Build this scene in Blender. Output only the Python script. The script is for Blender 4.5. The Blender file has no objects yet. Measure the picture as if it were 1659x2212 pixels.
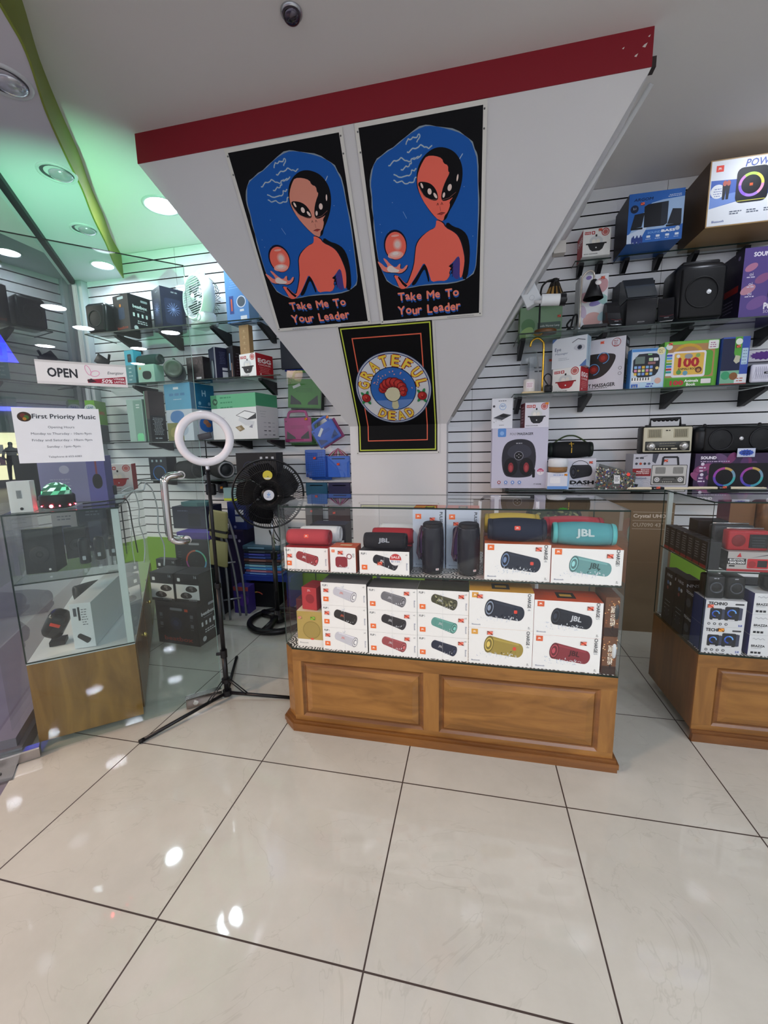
import bpy, bmesh, math, random
from mathutils import Matrix, Vector
random.seed(7)
SC = bpy.context.scene
COL = SC.collection
pi = math.pi

# ------------------------------------------------------------------ colour helpers
def lin(h):
    r = []
    for i in (0, 2, 4):
        c = int(h[i:i+2], 16)/255
        r.append(c/12.92 if c <= .04045 else ((c+.055)/1.055)**2.4)
    return (*r, 1)

# ------------------------------------------------------------------ camera
cd = bpy.data.cameras.new('camera'); cam = bpy.data.objects.new('camera', cd); COL.objects.link(cam)
cd.sensor_fit = 'HORIZONTAL'; cd.sensor_width = 36; cd.lens = 892.6/1659*36
cd.clip_start = .02; cd.clip_end = 100
R = Matrix(((.97795609, -.01384237, .20835132), (.20784792, .16023556, -.96494757), (-.02002813, .98698174, .15958045)))
cam.matrix_world = Matrix.Translation((.25125, -.80625, 1.30475)) @ R.to_4x4()
SC.camera = cam
# ------------------------------------------------------------------ world, exposure
SC.view_settings.view_transform = 'Standard'; SC.view_settings.look = 'None'
SC.view_settings.gamma = 1; SC.view_settings.use_curve_mapping = False
SC.view_settings.exposure = 2.32
SC.cycles.max_bounces = 14; SC.cycles.diffuse_bounces = 9; SC.cycles.glossy_bounces = 5; SC.cycles.transparent_max_bounces = 24
SC.cycles.use_denoising = True
SC.cycles.caustics_reflective = False; SC.cycles.caustics_refractive = False
w = bpy.data.worlds.new('world'); SC.world = w; w.use_nodes = True
w.node_tree.nodes['Background'].inputs[0].default_value = (.72, .75, .82, 1)
w.node_tree.nodes['Background'].inputs[1].default_value = .25

LAMP_E = 34.0       # strength of the ceiling lamp discs
def area(name, loc, size, energy, colour=(1, 1, 1), rot=(0, 0, 0), spread=pi):
    l = bpy.data.lights.new(name, 'AREA'); l.shape = 'RECTANGLE'; l.size, l.size_y = size; l.energy = energy; l.color = colour; l.spread = spread
    o = bpy.data.objects.new(name, l); o.location = loc; o.rotation_euler = rot; COL.objects.link(o); return o
def spot(name, loc, target, energy, colour, angle, blend=.7, radius=.03):
    l = bpy.data.lights.new(name, 'SPOT'); l.energy = energy; l.color = colour; l.spot_size = angle; l.spot_blend = blend; l.shadow_soft_size = radius
    o = bpy.data.objects.new(name, l); o.location = loc
    o.rotation_euler = (Vector(target)-Vector(loc)).to_track_quat('-Z', 'Y').to_euler(); COL.objects.link(o); return o
# the green glow thrown up on the ceiling by the party lamp on the left showcase
spot('party_lamp_glow', (-1.60, .72, 1.22), (-2.42, 1.95, 2.96), 32, (.30, 1, .55), math.radians(60), .9, .03)
# warm light of the mall at the shop entrance
spot('mall_glow', (-3.4, -2.4, 2.9), (-1.3, .0, 0), 110, (1, .62, .42), math.radians(75), .9, .3)

area('mall_soffit_fill', (-8.5, -2.0, 4.5), (5, 5), 150, (1, .86, .80))  # unseen fill light, added so bounce off the mall floor brightens the soffit
# ------------------------------------------------------------------ materials
_m = {}
def mat(h, rough=.5, metal=0, emit=0, spec=.32, noise=.0):
    """procedural material of one colour, with a slight noise in roughness"""
    key = (h, rough, metal, emit, spec, noise)
    if key in _m: return _m[key]
    m = bpy.data.materials.new('m_'+h); m.use_nodes = True; nt = m.node_tree; b = nt.nodes['Principled BSDF']
    c = lin(h)
    b.inputs['Base Color'].default_value = c; b.inputs['Roughness'].default_value = rough
    b.inputs['Metallic'].default_value = metal; b.inputs['Specular IOR Level'].default_value = spec
    if emit:
        b.inputs['Emission Color'].default_value = c; b.inputs['Emission Strength'].default_value = emit
    if noise:
        t = nt.nodes.new('ShaderNodeTexCoord'); n = nt.nodes.new('ShaderNodeTexNoise'); n.inputs['Scale'].default_value = 3; n.inputs['Detail'].default_value = 6
        r = nt.nodes.new('ShaderNodeValToRGB')
        d = 1-noise
        r.color_ramp.elements[0].color = (c[0]*d, c[1]*d, c[2]*d, 1); r.color_ramp.elements[0].position = .35
        r.color_ramp.elements[1].color = c; r.color_ramp.elements[1].position = .65
        nt.links.new(t.outputs['Object'], n.inputs['Vector']); nt.links.new(n.outputs['Fac'], r.inputs['Fac']); nt.links.new(r.outputs['Color'], b.inputs['Base Color'])
    _m[key] = m
    return m
def glass(name, tint, fac=1.0, base=.0):
    m = bpy.data.materials.new(name); m.use_nodes = True; nt = m.node_tree; nt.nodes.clear()
    o = nt.nodes.new('ShaderNodeOutputMaterial'); t = nt.nodes.new('ShaderNodeBsdfTransparent'); g = nt.nodes.new('ShaderNodeBsdfGlossy')
    x = nt.nodes.new('ShaderNodeMixShader'); f = nt.nodes.new('ShaderNodeFresnel'); f.inputs[0].default_value = 1.5
    mm = nt.nodes.new('ShaderNodeMath'); mm.operation = 'MULTIPLY_ADD'; mm.inputs[1].default_value = fac; mm.inputs[2].default_value = base; mm.use_clamp = True
    t.inputs[0].default_value = lin(tint); g.inputs['Roughness'].default_value = 0.0; g.inputs[0].default_value = (1, 1, 1, 1)
    ge = nt.nodes.new('ShaderNodeNewGeometry'); io = nt.nodes.new('ShaderNodeMapRange'); io.inputs[3].default_value = 1.5; io.inputs[4].default_value = 1/1.5
    nt.links.new(ge.outputs['Backfacing'], io.inputs[0]); nt.links.new(io.outputs[0], f.inputs[0])     # same pane seen from either side
    nt.links.new(f.outputs[0], mm.inputs[0]); nt.links.new(mm.outputs[0], x.inputs[0]); nt.links.new(t.outputs[0], x.inputs[1]); nt.links.new(g.outputs[0], x.inputs[2])
    nt.links.new(x.outputs[0], o.inputs[0]); return m
GL = glass('clear_glass', 'fafcfb', 1.0)
GLS = glass('shelf_glass', 'eaf2ef', 1.0)
GLD = glass('door_glass', 'f0f6f4', .7)
PLAS = glass('clear_plastic', 'f8fafb', .9, .01)
EDGE = mat('1a2c26', .3)          # the green cut edge of glass
def wood_mat(name, a, b_, scale, rot=False):
    m = bpy.data.materials.new(name); m.use_nodes = True; nt = m.node_tree; b = nt.nodes['Principled BSDF']
    t = nt.nodes.new('ShaderNodeTexCoord'); mp = nt.nodes.new('ShaderNodeMapping'); mp.inputs['Scale'].default_value = scale
    n = nt.nodes.new('ShaderNodeTexNoise'); n.inputs['Scale'].default_value = 2.2; n.inputs['Detail'].default_value = 8; n.inputs['Distortion'].default_value = 1.2
    r = nt.nodes.new('ShaderNodeValToRGB'); r.color_ramp.elements[0].color = lin(a); r.color_ramp.elements[0].position = .3
    r.color_ramp.elements[1].color = lin(b_); r.color_ramp.elements[1].position = .68
    nt.links.new(t.outputs['Object'], mp.inputs[0]); nt.links.new(mp.outputs[0], n.inputs['Vector']); nt.links.new(n.outputs['Fac'], r.inputs[0])
    # knots
    v = nt.nodes.new('ShaderNodeTexVoronoi'); v.inputs['Scale'].default_value = 2.3
    k = nt.nodes.new('ShaderNodeMath'); k.operation = 'LESS_THAN'; k.inputs[1].default_value = .035
    mx = nt.nodes.new('ShaderNodeMixRGB'); mx.inputs[2].default_value = lin('4a2a12')
    nt.links.new(t.outputs['Object'], v.inputs['Vector']); nt.links.new(v.outputs['Distance'], k.inputs[0]); nt.links.new(k.outputs[0], mx.inputs[0])
    nt.links.new(r.outputs[0], mx.inputs[1]); nt.links.new(mx.outputs[0], b.inputs['Base Color'])
    b.inputs['Roughness'].default_value = .32
    return m
WOOD = wood_mat('varnished_wood', '6f4a20', '976b35', (1.2, 8, 8))
WOODV = wood_mat('varnished_wood_upright', '6f4a20', '976b35', (8, 8, 1.2))
WOODD = wood_mat('varnished_wood_dark', '5c3818', '7d5226', (1.2, 8, 8))
OAK = wood_mat('light_wood_board', '7a5426', 'a07438', (6, 6, 1.0))
OAKS = wood_mat('light_wood_side', '60401e', '80562b', (6, 6, 1.0))

def tile_mat():
    m = bpy.data.materials.new('floor_tiles'); m.use_nodes = True; nt = m.node_tree; b = nt.nodes['Principled BSDF']
    t = nt.nodes.new('ShaderNodeTexCoord'); br = nt.nodes.new('ShaderNodeTexBrick')
    br.offset = 0; br.squash = 1; br.inputs['Scale'].default_value = 1; br.inputs['Mortar Size'].default_value = .0024; br.inputs['Mortar Smooth'].default_value = 0
    br.inputs['Brick Width'].default_value = .6; br.inputs['Row Height'].default_value = .6
    n = nt.nodes.new('ShaderNodeTexNoise'); n.inputs['Scale'].default_value = 2.2; n.inputs['Detail'].default_value = 9; n.inputs['Roughness'].default_value = .65
    r = nt.nodes.new('ShaderNodeValToRGB'); r.color_ramp.elements[0].color = lin('b1b0a6'); r.color_ramp.elements[0].position = .3
    r.color_ramp.elements[1].color = lin('bebdb3'); r.color_ramp.elements[1].position = .62
    n2 = nt.nodes.new('ShaderNodeTexNoise'); n2.inputs['Scale'].default_value = 1.7; n2.inputs['Detail'].default_value = 5; n2.inputs['Distortion'].default_value = 2.5
    v = nt.nodes.new('ShaderNodeMath'); v.operation = 'SUBTRACT'; v.inputs[1].default_value = .5
    va = nt.nodes.new('ShaderNodeMath'); va.operation = 'ABSOLUTE'
    vl = nt.nodes.new('ShaderNodeMapRange'); vl.inputs[1].default_value = 0; vl.inputs[2].default_value = .005; vl.inputs[3].default_value = .22; vl.inputs[4].default_value = 0
    mx = nt.nodes.new('ShaderNodeMixRGB'); mx.inputs[2].default_value = lin('8f8b80')
    mo = nt.nodes.new('ShaderNodeMixRGB'); mo.inputs[2].default_value = lin('3a2f2a')
    L = nt.links.new
    L(t.outputs['Object'], br.inputs['Vector']); L(t.outputs['Object'], n.inputs['Vector']); L(t.outputs['Object'], n2.inputs['Vector'])
    L(n.outputs['Fac'], r.inputs[0]); L(n2.outputs['Fac'], v.inputs[0]); L(v.outputs[0], va.inputs[0]); L(va.outputs[0], vl.inputs[0])
    L(vl.outputs[0], mx.inputs[0]); L(r.outputs[0], mx.inputs[1]); L(mx.outputs[0], mo.inputs[1]); L(br.outputs['Fac'], mo.inputs[0])
    L(mo.outputs[0], b.inputs['Base Color'])
    rr = nt.nodes.new('ShaderNodeMapRange'); rr.inputs[3].default_value = .045; rr.inputs[4].default_value = .6
    L(br.outputs['Fac'], rr.inputs[0]); L(rr.outputs[0], b.inputs['Roughness'])
    b.inputs['Specular IOR Level'].default_value = .5
    return m

# ------------------------------------------------------------------ mesh builder
class G:
    def __init__(s): s.v = []; s.f = []; s.mi = []; s.sm = []; s.ms = []; s.M = None
    def add(s, vs, fs, m, smooth=False):
        if isinstance(m, str): m = mat(m)
        if m not in s.ms: s.ms.append(m)
        k = s.ms.index(m); o = len(s.v)
        for p in vs: s.v.append(tuple(s.M @ Vector(p)) if s.M else tuple(p))
        for f in fs: s.f.append([i+o for i in f]); s.mi.append(k); s.sm.append(smooth)
        return s
    def box(s, x0, x1, y0, y1, z0, z1, m, mt=None, ms=None, mf=None):
        v = [(x, y, z) for z in (z0, z1) for y in (y0, y1) for x in (x0, x1)]
        fs = [(0, 2, 3, 1), (4, 5, 7, 6), (0, 1, 5, 4), (2, 6, 7, 3), (0, 4, 6, 2), (1, 3, 7, 5)]
        mm = [m, mt or m, mf or m, m, ms or m, ms or m]; o = len(s.v); s.add(v, [], m)
        for f, k in zip(fs, mm):
            s.add([], [], k); k = mat(k) if isinstance(k, str) else k
            s.f.append([i+o for i in f]); s.mi.append(s.ms.index(k)); s.sm.append(False)
        return s
    def rb(s, x0, x1, y0, y1, z0, z1, r, m, n=16, k=8):
        """box with rounded edges"""
        c = Vector(((x0+x1)/2, (y0+y1)/2, (z0+z1)/2)); h = Vector((abs(x1-x0)/2, abs(y1-y0)/2, abs(z1-z0)/2)); r = min(r, *h)
        vs = []; fs = []
        for i in range(k):
            a = -pi/2+pi*(i+.5)/k
            for j in range(n):
                b = 2*pi*(j+.5)/n
                d = (math.cos(a)*math.cos(b), math.cos(a)*math.sin(b), math.sin(a))
                vs.append(tuple(c[q]+math.copysign(h[q]-r, d[q])+r*d[q] for q in range(3)))
        for i in range(k-1):
            for j in range(n): fs.append((i*n+j, i*n+(j+1) % n, (i+1)*n+(j+1) % n, (i+1)*n+j))
        fs.append(tuple(reversed(range(n)))); fs.append(tuple(range((k-1)*n, k*n)))
        return s.add(vs, fs, m, True)
    def frame(s, p0, p1):
        d = Vector(p1)-Vector(p0); z = d.normalized(); x = z.orthogonal().normalized(); return x, z.cross(x)
    def cyl(s, p0, p1, r0, m, r1=None, n=20, cap=True):
        r1 = r0 if r1 is None else r1; x, y = s.frame(p0, p1); vs = []
        for p, r in ((p0, r0), (p1, r1)):
            for i in range(n):
                a = 2*pi*i/n; vs.append(tuple(Vector(p)+x*(r*math.cos(a))+y*(r*math.sin(a))))
        s.add(vs, [(i, (i+1) % n, n+(i+1) % n, n+i) for i in range(n)], m, True)
        if cap: s.add(vs, [tuple(reversed(range(n))), tuple(range(n, 2*n))], m)
        return s
    def lathe(s, prof, m, p0=(0, 0, 0), ax=(0, 0, 1), n=28, sx=1, sy=1, cap=True):
        p0 = Vector(p0); z = Vector(ax).normalized()
        x = Vector((1, 0, 0)) if abs(z.x) < .9 else Vector((0, 1, 0)); x = (x-z*x.dot(z)).normalized(); y = z.cross(x)
        vs = []; k = len(prof)
        for r, h in prof:
            for i in range(n):
                a = 2*pi*i/n; vs.append(tuple(p0+z*h+x*(r*sx*math.cos(a))+y*(r*sy*math.sin(a))))
        fs = [(j*n+i, j*n+(i+1) % n, (j+1)*n+(i+1) % n, (j+1)*n+i) for j in range(k-1) for i in range(n)]
        if cap: fs += [tuple(reversed(range(n))), tuple(range((k-1)*n, k*n))]
        return s.add(vs, fs, m, True)
    def tube(s, pts, r, m, n=8, closed=False, rs=None):
        pts = [Vector(p) for p in pts]; k = len(pts); vs = []; up = None
        for i, p in enumerate(pts):
            a = pts[(i-1) % k] if closed or i > 0 else p; b = pts[(i+1) % k] if closed or i < k-1 else p
            t = (b-a).normalized()
            if up is None: up = t.orthogonal().normalized()
            up = (up-t*up.dot(t)); up = up.normalized() if up.length > 1e-6 else t.orthogonal().normalized()
            y = t.cross(up); rr = rs[i] if rs else r
            for j in range(n): q = 2*pi*j/n; vs.append(tuple(p+up*(rr*math.cos(q))+y*(rr*math.sin(q))))
        e = k if closed else k-1
        fs = [(i*n+j, i*n+(j+1) % n, ((i+1) % k)*n+(j+1) % n, ((i+1) % k)*n+j) for i in range(e) for j in range(n)]
        if not closed: fs += [tuple(reversed(range(n))), tuple(range((k-1)*n, k*n))]
        return s.add(vs, fs, m, True)
    def torus(s, c, ax, Rr, r, m, n=40, k=10, sy=1):
        x, y = s.frame((0, 0, 0), ax); c = Vector(c)
        return s.tube([c+x*(Rr*math.cos(2*pi*i/n))+y*(Rr*sy*math.sin(2*pi*i/n)) for i in range(n)], r, m, k, True)
    def ell(s, c, rx, ry, rz, m, n=20, k=12):
        prof = [(max(1e-4, math.sin(pi*i/k)), -math.cos(pi*i/k)) for i in range(k+1)]; vs = []
        for r, h in prof:
            for i in range(n): a = 2*pi*i/n; vs.append((c[0]+rx*r*math.cos(a), c[1]+ry*r*math.sin(a), c[2]+rz*h))
        return s.add(vs, [(j*n+i, j*n+(i+1) % n, (j+1)*n+(i+1) % n, (j+1)*n+i) for j in range(k) for i in range(n)], m, True)
    def prism(s, poly, z0, z1, m, mt=None, f=None, smooth=False):
        """polygon (x, y) extruded from z0 to z1; f maps (a, b, c) to space"""
        f = f or (lambda a, b, c: (a, b, c)); n = len(poly)
        lo = [f(a, b, z0) for a, b in poly]; hi = [f(a, b, z1) for a, b in poly]
        s.add(lo, [tuple(reversed(range(n)))], m); s.add(hi, [tuple(range(n))], mt or m)
        return s.add(lo+hi, [(i, (i+1) % n, n+(i+1) % n, n+i) for i in range(n)], m, smooth)
    def mesh(s, name):
        me = bpy.data.meshes.new(name); me.from_pydata(s.v, [], s.f)
        for m in s.ms: me.materials.append(m)
        me.polygons.foreach_set('material_index', s.mi); me.polygons.foreach_set('use_smooth', s.sm); me.update(); return me
    def obj(s, name, parent=None, loc=(0, 0, 0), rot=(0, 0, 0), bev=0):
        o = bpy.data.objects.new(name, s.mesh(name)); COL.objects.link(o); o.location = loc; o.rotation_euler = rot; o.parent = parent
        if bev:
            b = o.modifiers.new('bevel', 'BEVEL'); b.width = bev; b.segments = 2; b.limit_method = 'ANGLE'; b.angle_limit = 1.0
        return o
fXZ = lambda a, b, c: (a, -c, b)            # polygon upright, facing -y
def tag(o, label, cat, group=None, kind=None):
    o['label'] = label; o['category'] = cat
    if group: o['group'] = group
    if kind: o['kind'] = kind
    return o
def thing(name, label, cat, loc=(0, 0, 0), rot=(0, 0, 0), group=None):
    o = bpy.data.objects.new(name, None); COL.objects.link(o); o.location = loc; o.rotation_euler = rot; o.empty_display_size = .05
    return tag(o, label, cat, group)
def struct(g, name, **k):
    o = g.obj(name, **k); o['kind'] = 'structure'; return o
def dup(root, loc, rot=None, label=None, group=None):
    r = root.copy(); COL.objects.link(r); r.location = loc
    if rot is not None: r.rotation_euler = rot
    if label: r['label'] = label
    if group: r['group'] = group
    for ch in list(root.children):
        c = ch.copy(); COL.objects.link(c); c.parent = r
        for q in list(ch.children):
            d = q.copy(); COL.objects.link(d); d.parent = c
    return r

# ------------------------------------------------------------------ lettering
_t = {}
def textgeo(s, bold):
    if (s, bold) in _t: return _t[(s, bold)]
    cu = bpy.data.curves.new('t', 'FONT'); cu.body = s; cu.size = 1; cu.resolution_u = 2; cu.offset = bold
    o = bpy.data.objects.new('t', cu); me = bpy.data.meshes.new_from_object(o)
    vs = [(v.co.x, v.co.y) for v in me.vertices]; fs = [tuple(p.vertices) for p in me.polygons]
    bpy.data.objects.remove(o); bpy.data.curves.remove(cu); bpy.data.meshes.remove(me)
    if not vs: vs = [(0, 0)]
    x0 = min(v[0] for v in vs); x1 = max(v[0] for v in vs); y0 = min(v[1] for v in vs); y1 = max(v[1] for v in vs)
    _t[(s, bold)] = ([((x-x0), (y-y0)) for x, y in vs], fs, x1-x0, y1-y0); return _t[(s, bold)]
def chaikin(p, k=2):
    for _ in range(k):
        q = []
        for i in range(len(p)):
            a, b = p[i], p[(i+1) % len(p)]
            q += [(a[0]*.75+b[0]*.25, a[1]*.75+b[1]*.25), (a[0]*.25+b[0]*.75, a[1]*.25+b[1]*.75)]
        p = q
    return p
class Pr:
    """printing on a flat face: thin layers of ink, each a hair above the one before"""
    def __init__(s, g, o, u, v, lift=.0004):
        s.g = g; s.o = Vector(o); s.u = Vector(u); s.v = Vector(v); s.n = s.u.cross(s.v); s.k = .0003; s.st = lift*.1
    def P(s, x, y): return s.o+s.u*x+s.v*y+s.n*s.k
    def poly(s, pts, c, sm=0):
        if sm: pts = chaikin(pts, sm)
        s.k += s.st; s.g.add([s.P(*p) for p in pts], [tuple(range(len(pts)))], c); return s
    def rect(s, x0, y0, x1, y1, c): return s.poly([(x0, y0), (x1, y0), (x1, y1), (x0, y1)], c)
    def rr(s, x0, y0, x1, y1, r, c):
        p = []
        for cx, cy, a0 in ((x1-r, y0+r, -90), (x1-r, y1-r, 0), (x0+r, y1-r, 90), (x0+r, y0+r, 180)):
            for i in range(5): a = math.radians(a0+22.5*i); p.append((cx+r*math.cos(a), cy+r*math.sin(a)))
        return s.poly(p, c)
    def disc(s, x, y, rx, c, ry=None, rot=0, n=28):
        ry = ry or rx; ca, sa = math.cos(rot), math.sin(rot)
        return s.poly([(x+rx*math.cos(t)*ca-ry*math.sin(t)*sa, y+rx*math.cos(t)*sa+ry*math.sin(t)*ca) for t in [2*pi*i/n for i in range(n)]], c)
    def ring(s, x, y, r, t, cols, n=40):
        s.k += s.st; m = len(cols)
        for i in range(n):
            a, b = 2*pi*i/n, 2*pi*(i+1)/n
            q = [s.P(x+q_*math.cos(z), y+q_*math.sin(z)) for q_, z in ((r-t, a), (r, a), (r, b), (r-t, b))]
            s.g.add(q, [(0, 1, 2, 3)], cols[i*m//n])
        return s
    def line(s, pts, wd, c):
        s.k += s.st
        for (a, b), (d, e) in zip(pts, pts[1:]):
            L = math.hypot(d-a, e-b) or 1; nx, ny = -(e-b)/L*wd/2, (d-a)/L*wd/2
            s.g.add([s.P(a-nx, b-ny), s.P(d-nx, e-ny), s.P(d+nx, e+ny), s.P(a+nx, b+ny)], [(0, 1, 2, 3)], c)
        return s
    def text(s, t, x, y, h, c, wd=None, rot=0, al='c', bold=.0, shear=0, grad=None):
        vs, fs, W, H = textgeo(t, 0); k = h/H if H else 1; kx = k if wd is None else wd/W
        ca, sa = math.cos(rot), math.sin(rot); ox = {'c': -W*kx/2, 'l': 0, 'r': -W*kx}[al]
        for da, db in (((0, 0),) if bold < .015 else ((-bold, 0), (bold, 0), (0, bold), (0, -bold))):      # heavy type: struck several times, slightly shifted
            s.k += s.st; out = []
            for a, b in vs:
                px, py = (a+da)*kx+ox+shear*b*k, (b+db)*k-h/2; out.append(s.P(x+px*ca-py*sa, y+px*sa+py*ca))
            s.g.add(out, fs, c)
        return s
    def lines(s, x, y, wd, n, gap, h, c, al='c'):
        """greeked small print"""
        s.k += s.st
        for i in range(n):
            w2 = wd*(.7+.3*random.random()); x0 = {'c': x-w2/2, 'l': x, 'r': x-w2}[al]; y0 = y-i*gap; k = x0
            while k < x0+w2-h:
                e = min(x0+w2, k+h*(1.2+2.2*random.random()))
                s.g.add([s.P(k, y0), s.P(e, y0), s.P(e, y0+h), s.P(k, y0+h)], [(0, 1, 2, 3)], c); k = e+h*.7
        return s

def sticker(o, x, y, z, c='ff7e66', rot=(0, 0, 0), w=.024, h=.017, name='price_sticker'):
    g = G(); n = []
    for a, b in ((-1, -1), (1, -1), (1, 1), (-1, 1)):
        n += [(a*w/2*.8, b*h/2), (a*w/2, b*h/2*.8)] if a*b > 0 else [(a*w/2, b*h/2*.8), (a*w/2*.8, b*h/2)]
    g.prism(n, 0, .0006, mat(c, .5), f=fXZ)
    p = Pr(g, (0, -.0006, 0), (1, 0, 0), (0, 0, 1), .0002); p.lines(0, -h*.10, w*.6, 1, .01, h*.2, 'd8452e' if c != 'ffa028' else 'c87a18')
    return g.obj(name, o, (x, y, z), rot)

ORG = 'f0702c'
def carton(name, label, x, y, z, w, d, h, rot=0, c='f3f3f1', top=None, side=None, front=None, rside=None, lside=None, ptop=None, st=(), group=None, cat='box', corner=False, tilt=0):
    """a printed carton: front-bottom centre at (x, y, z); with corner=True (x, y) is its front right corner"""
    g = G(); g.box(-w/2, w/2, 0, d, 0, h, mat(c, .42), mat(top or c, .42), mat(side or c, .42), mat(c, .42))
    # seams and tuck flap
    pt = Pr(g, (-w/2, 0, h), (1, 0, 0), (0, 1, 0)); pt.line([(0, d*.5), (w, d*.5)], .0012, '8a8a86' if (top or c) > '999999' else '2a2a2a')
    if front: front(Pr(g, (-w/2, 0, 0), (1, 0, 0), (0, 0, 1)), w, h)
    if rside: rside(Pr(g, (w/2, 0, 0), (0, 1, 0), (0, 0, 1)), d, h)
    if lside: lside(Pr(g, (-w/2, d, 0), (0, -1, 0), (0, 0, 1)), d, h)
    if ptop: ptop(pt, w, d)
    t = math.radians(rot)
    if corner: x, y = x-math.cos(t)*w/2, y-math.sin(t)*w/2
    o = g.obj(name, None, (x, y, z), (math.radians(tilt), 0, t), .0012); tag(o, label, cat, group)
    for s_ in st:
        sticker(o, (s_[0]-.5)*w, -.0028, s_[1]*h, s_[2] if len(s_) > 2 else 'ff7e66', w=s_[3] if len(s_) > 3 else .024, h=(s_[3] if len(s_) > 3 else .024)*.7)
    return o
# ================================================================== THE SHELL
WHITE = mat('e6e6e8', .6, noise=.04); CEIL = mat('dddad8', .85)
SLAT = mat('f1f3f6', .42); GROOVE = mat('121316', .8)
OUT = [(-3.2, 2.49), (-1.62, .37), (2.26, -5.0)]           # the line of the shop front
g = G(); g.add([(x, y, 0) for x, y in [(2.2, -5), (5, -5), (5, 2.6), (-3.28, 2.6), (-1.62, .40)]], [(0, 1, 2, 3, 4)], tile_mat()); struct(g, 'floor')
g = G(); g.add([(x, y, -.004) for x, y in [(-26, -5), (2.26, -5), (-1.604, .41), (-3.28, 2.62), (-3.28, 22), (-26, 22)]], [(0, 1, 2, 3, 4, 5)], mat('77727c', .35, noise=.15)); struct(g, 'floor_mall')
# slatted back wall: boards with dark grooves between them
g = G(); g.box(-3.3, 5, 2.525, 2.6, 0, 2.96, GROOVE)
for x0, x1 in ((-3.1, -2.2), (-2.198, -.98), (-.978, .239), (.241, 1.46), (1.462, 2.68), (2.682, 3.9), (3.902, 5)):
    z = 1.551-19*.0784+.0784*0
    k = -20
    while True:
        a = max(0, 1.551+k*.0784+.0042); b = min(2.96, 1.551+(k+1)*.0784-.0042); k += 1
        if a >= 2.95: break
        if b > a: g.box(x0, x1, 2.49, 2.526, a, b, GROOVE, mf=SLAT)
struct(g, 'wall_back')
g = G(); g.box(-3.1, -.67, 2.474, 2.4895, 0, .49, mat('7fae34', .5)); g.box(.064, 1.9, 2.474, 2.4895, 0, .49, mat('7fae34', .5)); g.box(-.674, .068, 2.272, 2.28, 0, .49, mat('8cbf3a', .5)); struct(g, 'baseboard_back')
g = G(); g.box(5, 5.1, -5, 2.6, 0, 2.96, mat('c0bdbb', .7, noise=.1)); struct(g, 'wall_right')
g = G(); g.box(2.2, 5.1, -5.1, -5, 0, 2.96, mat('c0bdbb', .7, noise=.1)); struct(g, 'wall_front')
# ceiling, the lower soffit along the shop front and its green curved fascia
g = G(); g.box(-3.3, 5.1, -5.1, 2.6, 2.96, 3.02, CEIL); struct(g, 'ceiling')
CUR = [(-2.712, 2.489), (-2.55, 2.23), (-2.34, 1.95), (-2.13, 1.65), (-1.93, 1.39), (-1.77, 1.16), (-1.58, .90), (-1.385, .67), (-1.29, .51), (-1.05, .1), (-.80, -.4), (-.4, -1.2), (.6, -3), (1.9, -5)]
def spl(p, n=6):
    o = []
    for i in range(len(p)-1):
        a, b, c, d = p[max(i-1, 0)], p[i], p[i+1], p[min(i+2, len(p)-1)]
        for j in range(n):
            t = j/n; o.append(tuple(.5*((2*b[q])+(-a[q]+c[q])*t+(2*a[q]-5*b[q]+4*c[q]-d[q])*t*t+(-a[q]+3*b[q]-3*c[q]+d[q])*t**3) for q in range(len(b))))
    return o+[p[-1]]
cur = spl(CUR)
g = G(); n = len(cur)
OUTP = [(2.2, -5.1), (-1.72, .36), (-3.3, 2.489)]
lo = [(x, y, 2.775) for x, y in cur]+[(x, y, 2.775) for x, y in OUTP]; g.add(lo, [tuple(range(len(lo)))], mat('cdcad2', .8)); struct(g, 'ceiling_soffit')
g = G(); g.add([(x, y, 2.772) for x, y in cur]+[(x, y, 2.962) for x, y in cur]+[(x-.014, y+.004, 2.772) for x, y in cur],
      [(i, i+1, n+i+1, n+i) for i in range(n-1)]+[(i, i+1, 2*n+i+1, 2*n+i) for i in range(n-1)], mat('808e36', .6), True); struct(g, 'trim_1')
# flared column: vertical shaft, sloping white face, red band under the ceiling
s_ = .675
def fy(z): return 2.28-s_*(z-1.45)
zt = 2.818
g = G(); fm = mat('dad9db', .5, noise=.02)
g.box(-.668, .062, 2.28, 2.49, 0, 1.45, fm)
a = [(-.668, 2.28, 1.45), (.062, 2.28, 1.45), (.948, fy(zt), zt), (-1.525, fy(zt), zt)]; b = [(x, 2.489, z) for x, _, z in a]
g.add(a+b, [(0, 1, 2, 3), (0, 3, 7, 4), (1, 5, 6, 2)], fm)
struct(g, 'column')
yb = fy(zt)
g = G(); g.box(-1.525, .948, yb-.004, 2.489, zt, 2.96, mat('8a1c2a', .5), mf=mat('8a1c2a', .5), ms=fm)
g.box(.93, .975, yb+.03, yb+.07, zt+.02, zt+.06, '3a3230')
p = Pr(g, (-1.525, yb-.004, zt), (1, 0, 0), (0, 0, 1))
for x, y, r in ((2.44, .08, .008), (2.41, .05, .006), (2.36, .085, .004), (2.455, .11, .004)): p.poly([(x-r, y-r*.5), (x+r*.4, y-r), (x+r*1.4, y+r), (x-r*.1, y+r*.4)], 'd8cfca')
struct(g, 'beam')
# cable trunking along the right edge of the flare
g = G(); e0, e1 = Vector((.105, 2.26, 1.50)), Vector((.972, yb+.06, zt-.02))
d_ = (e1-e0).normalized()
g.tube([e0, e1], .014, mat('c4c6c8', .4), 4); g.box(.66, .72, 1.74, 1.79, 2.30, 2.36, 'bdb9b4'); struct(g, 'trim_2')
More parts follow.
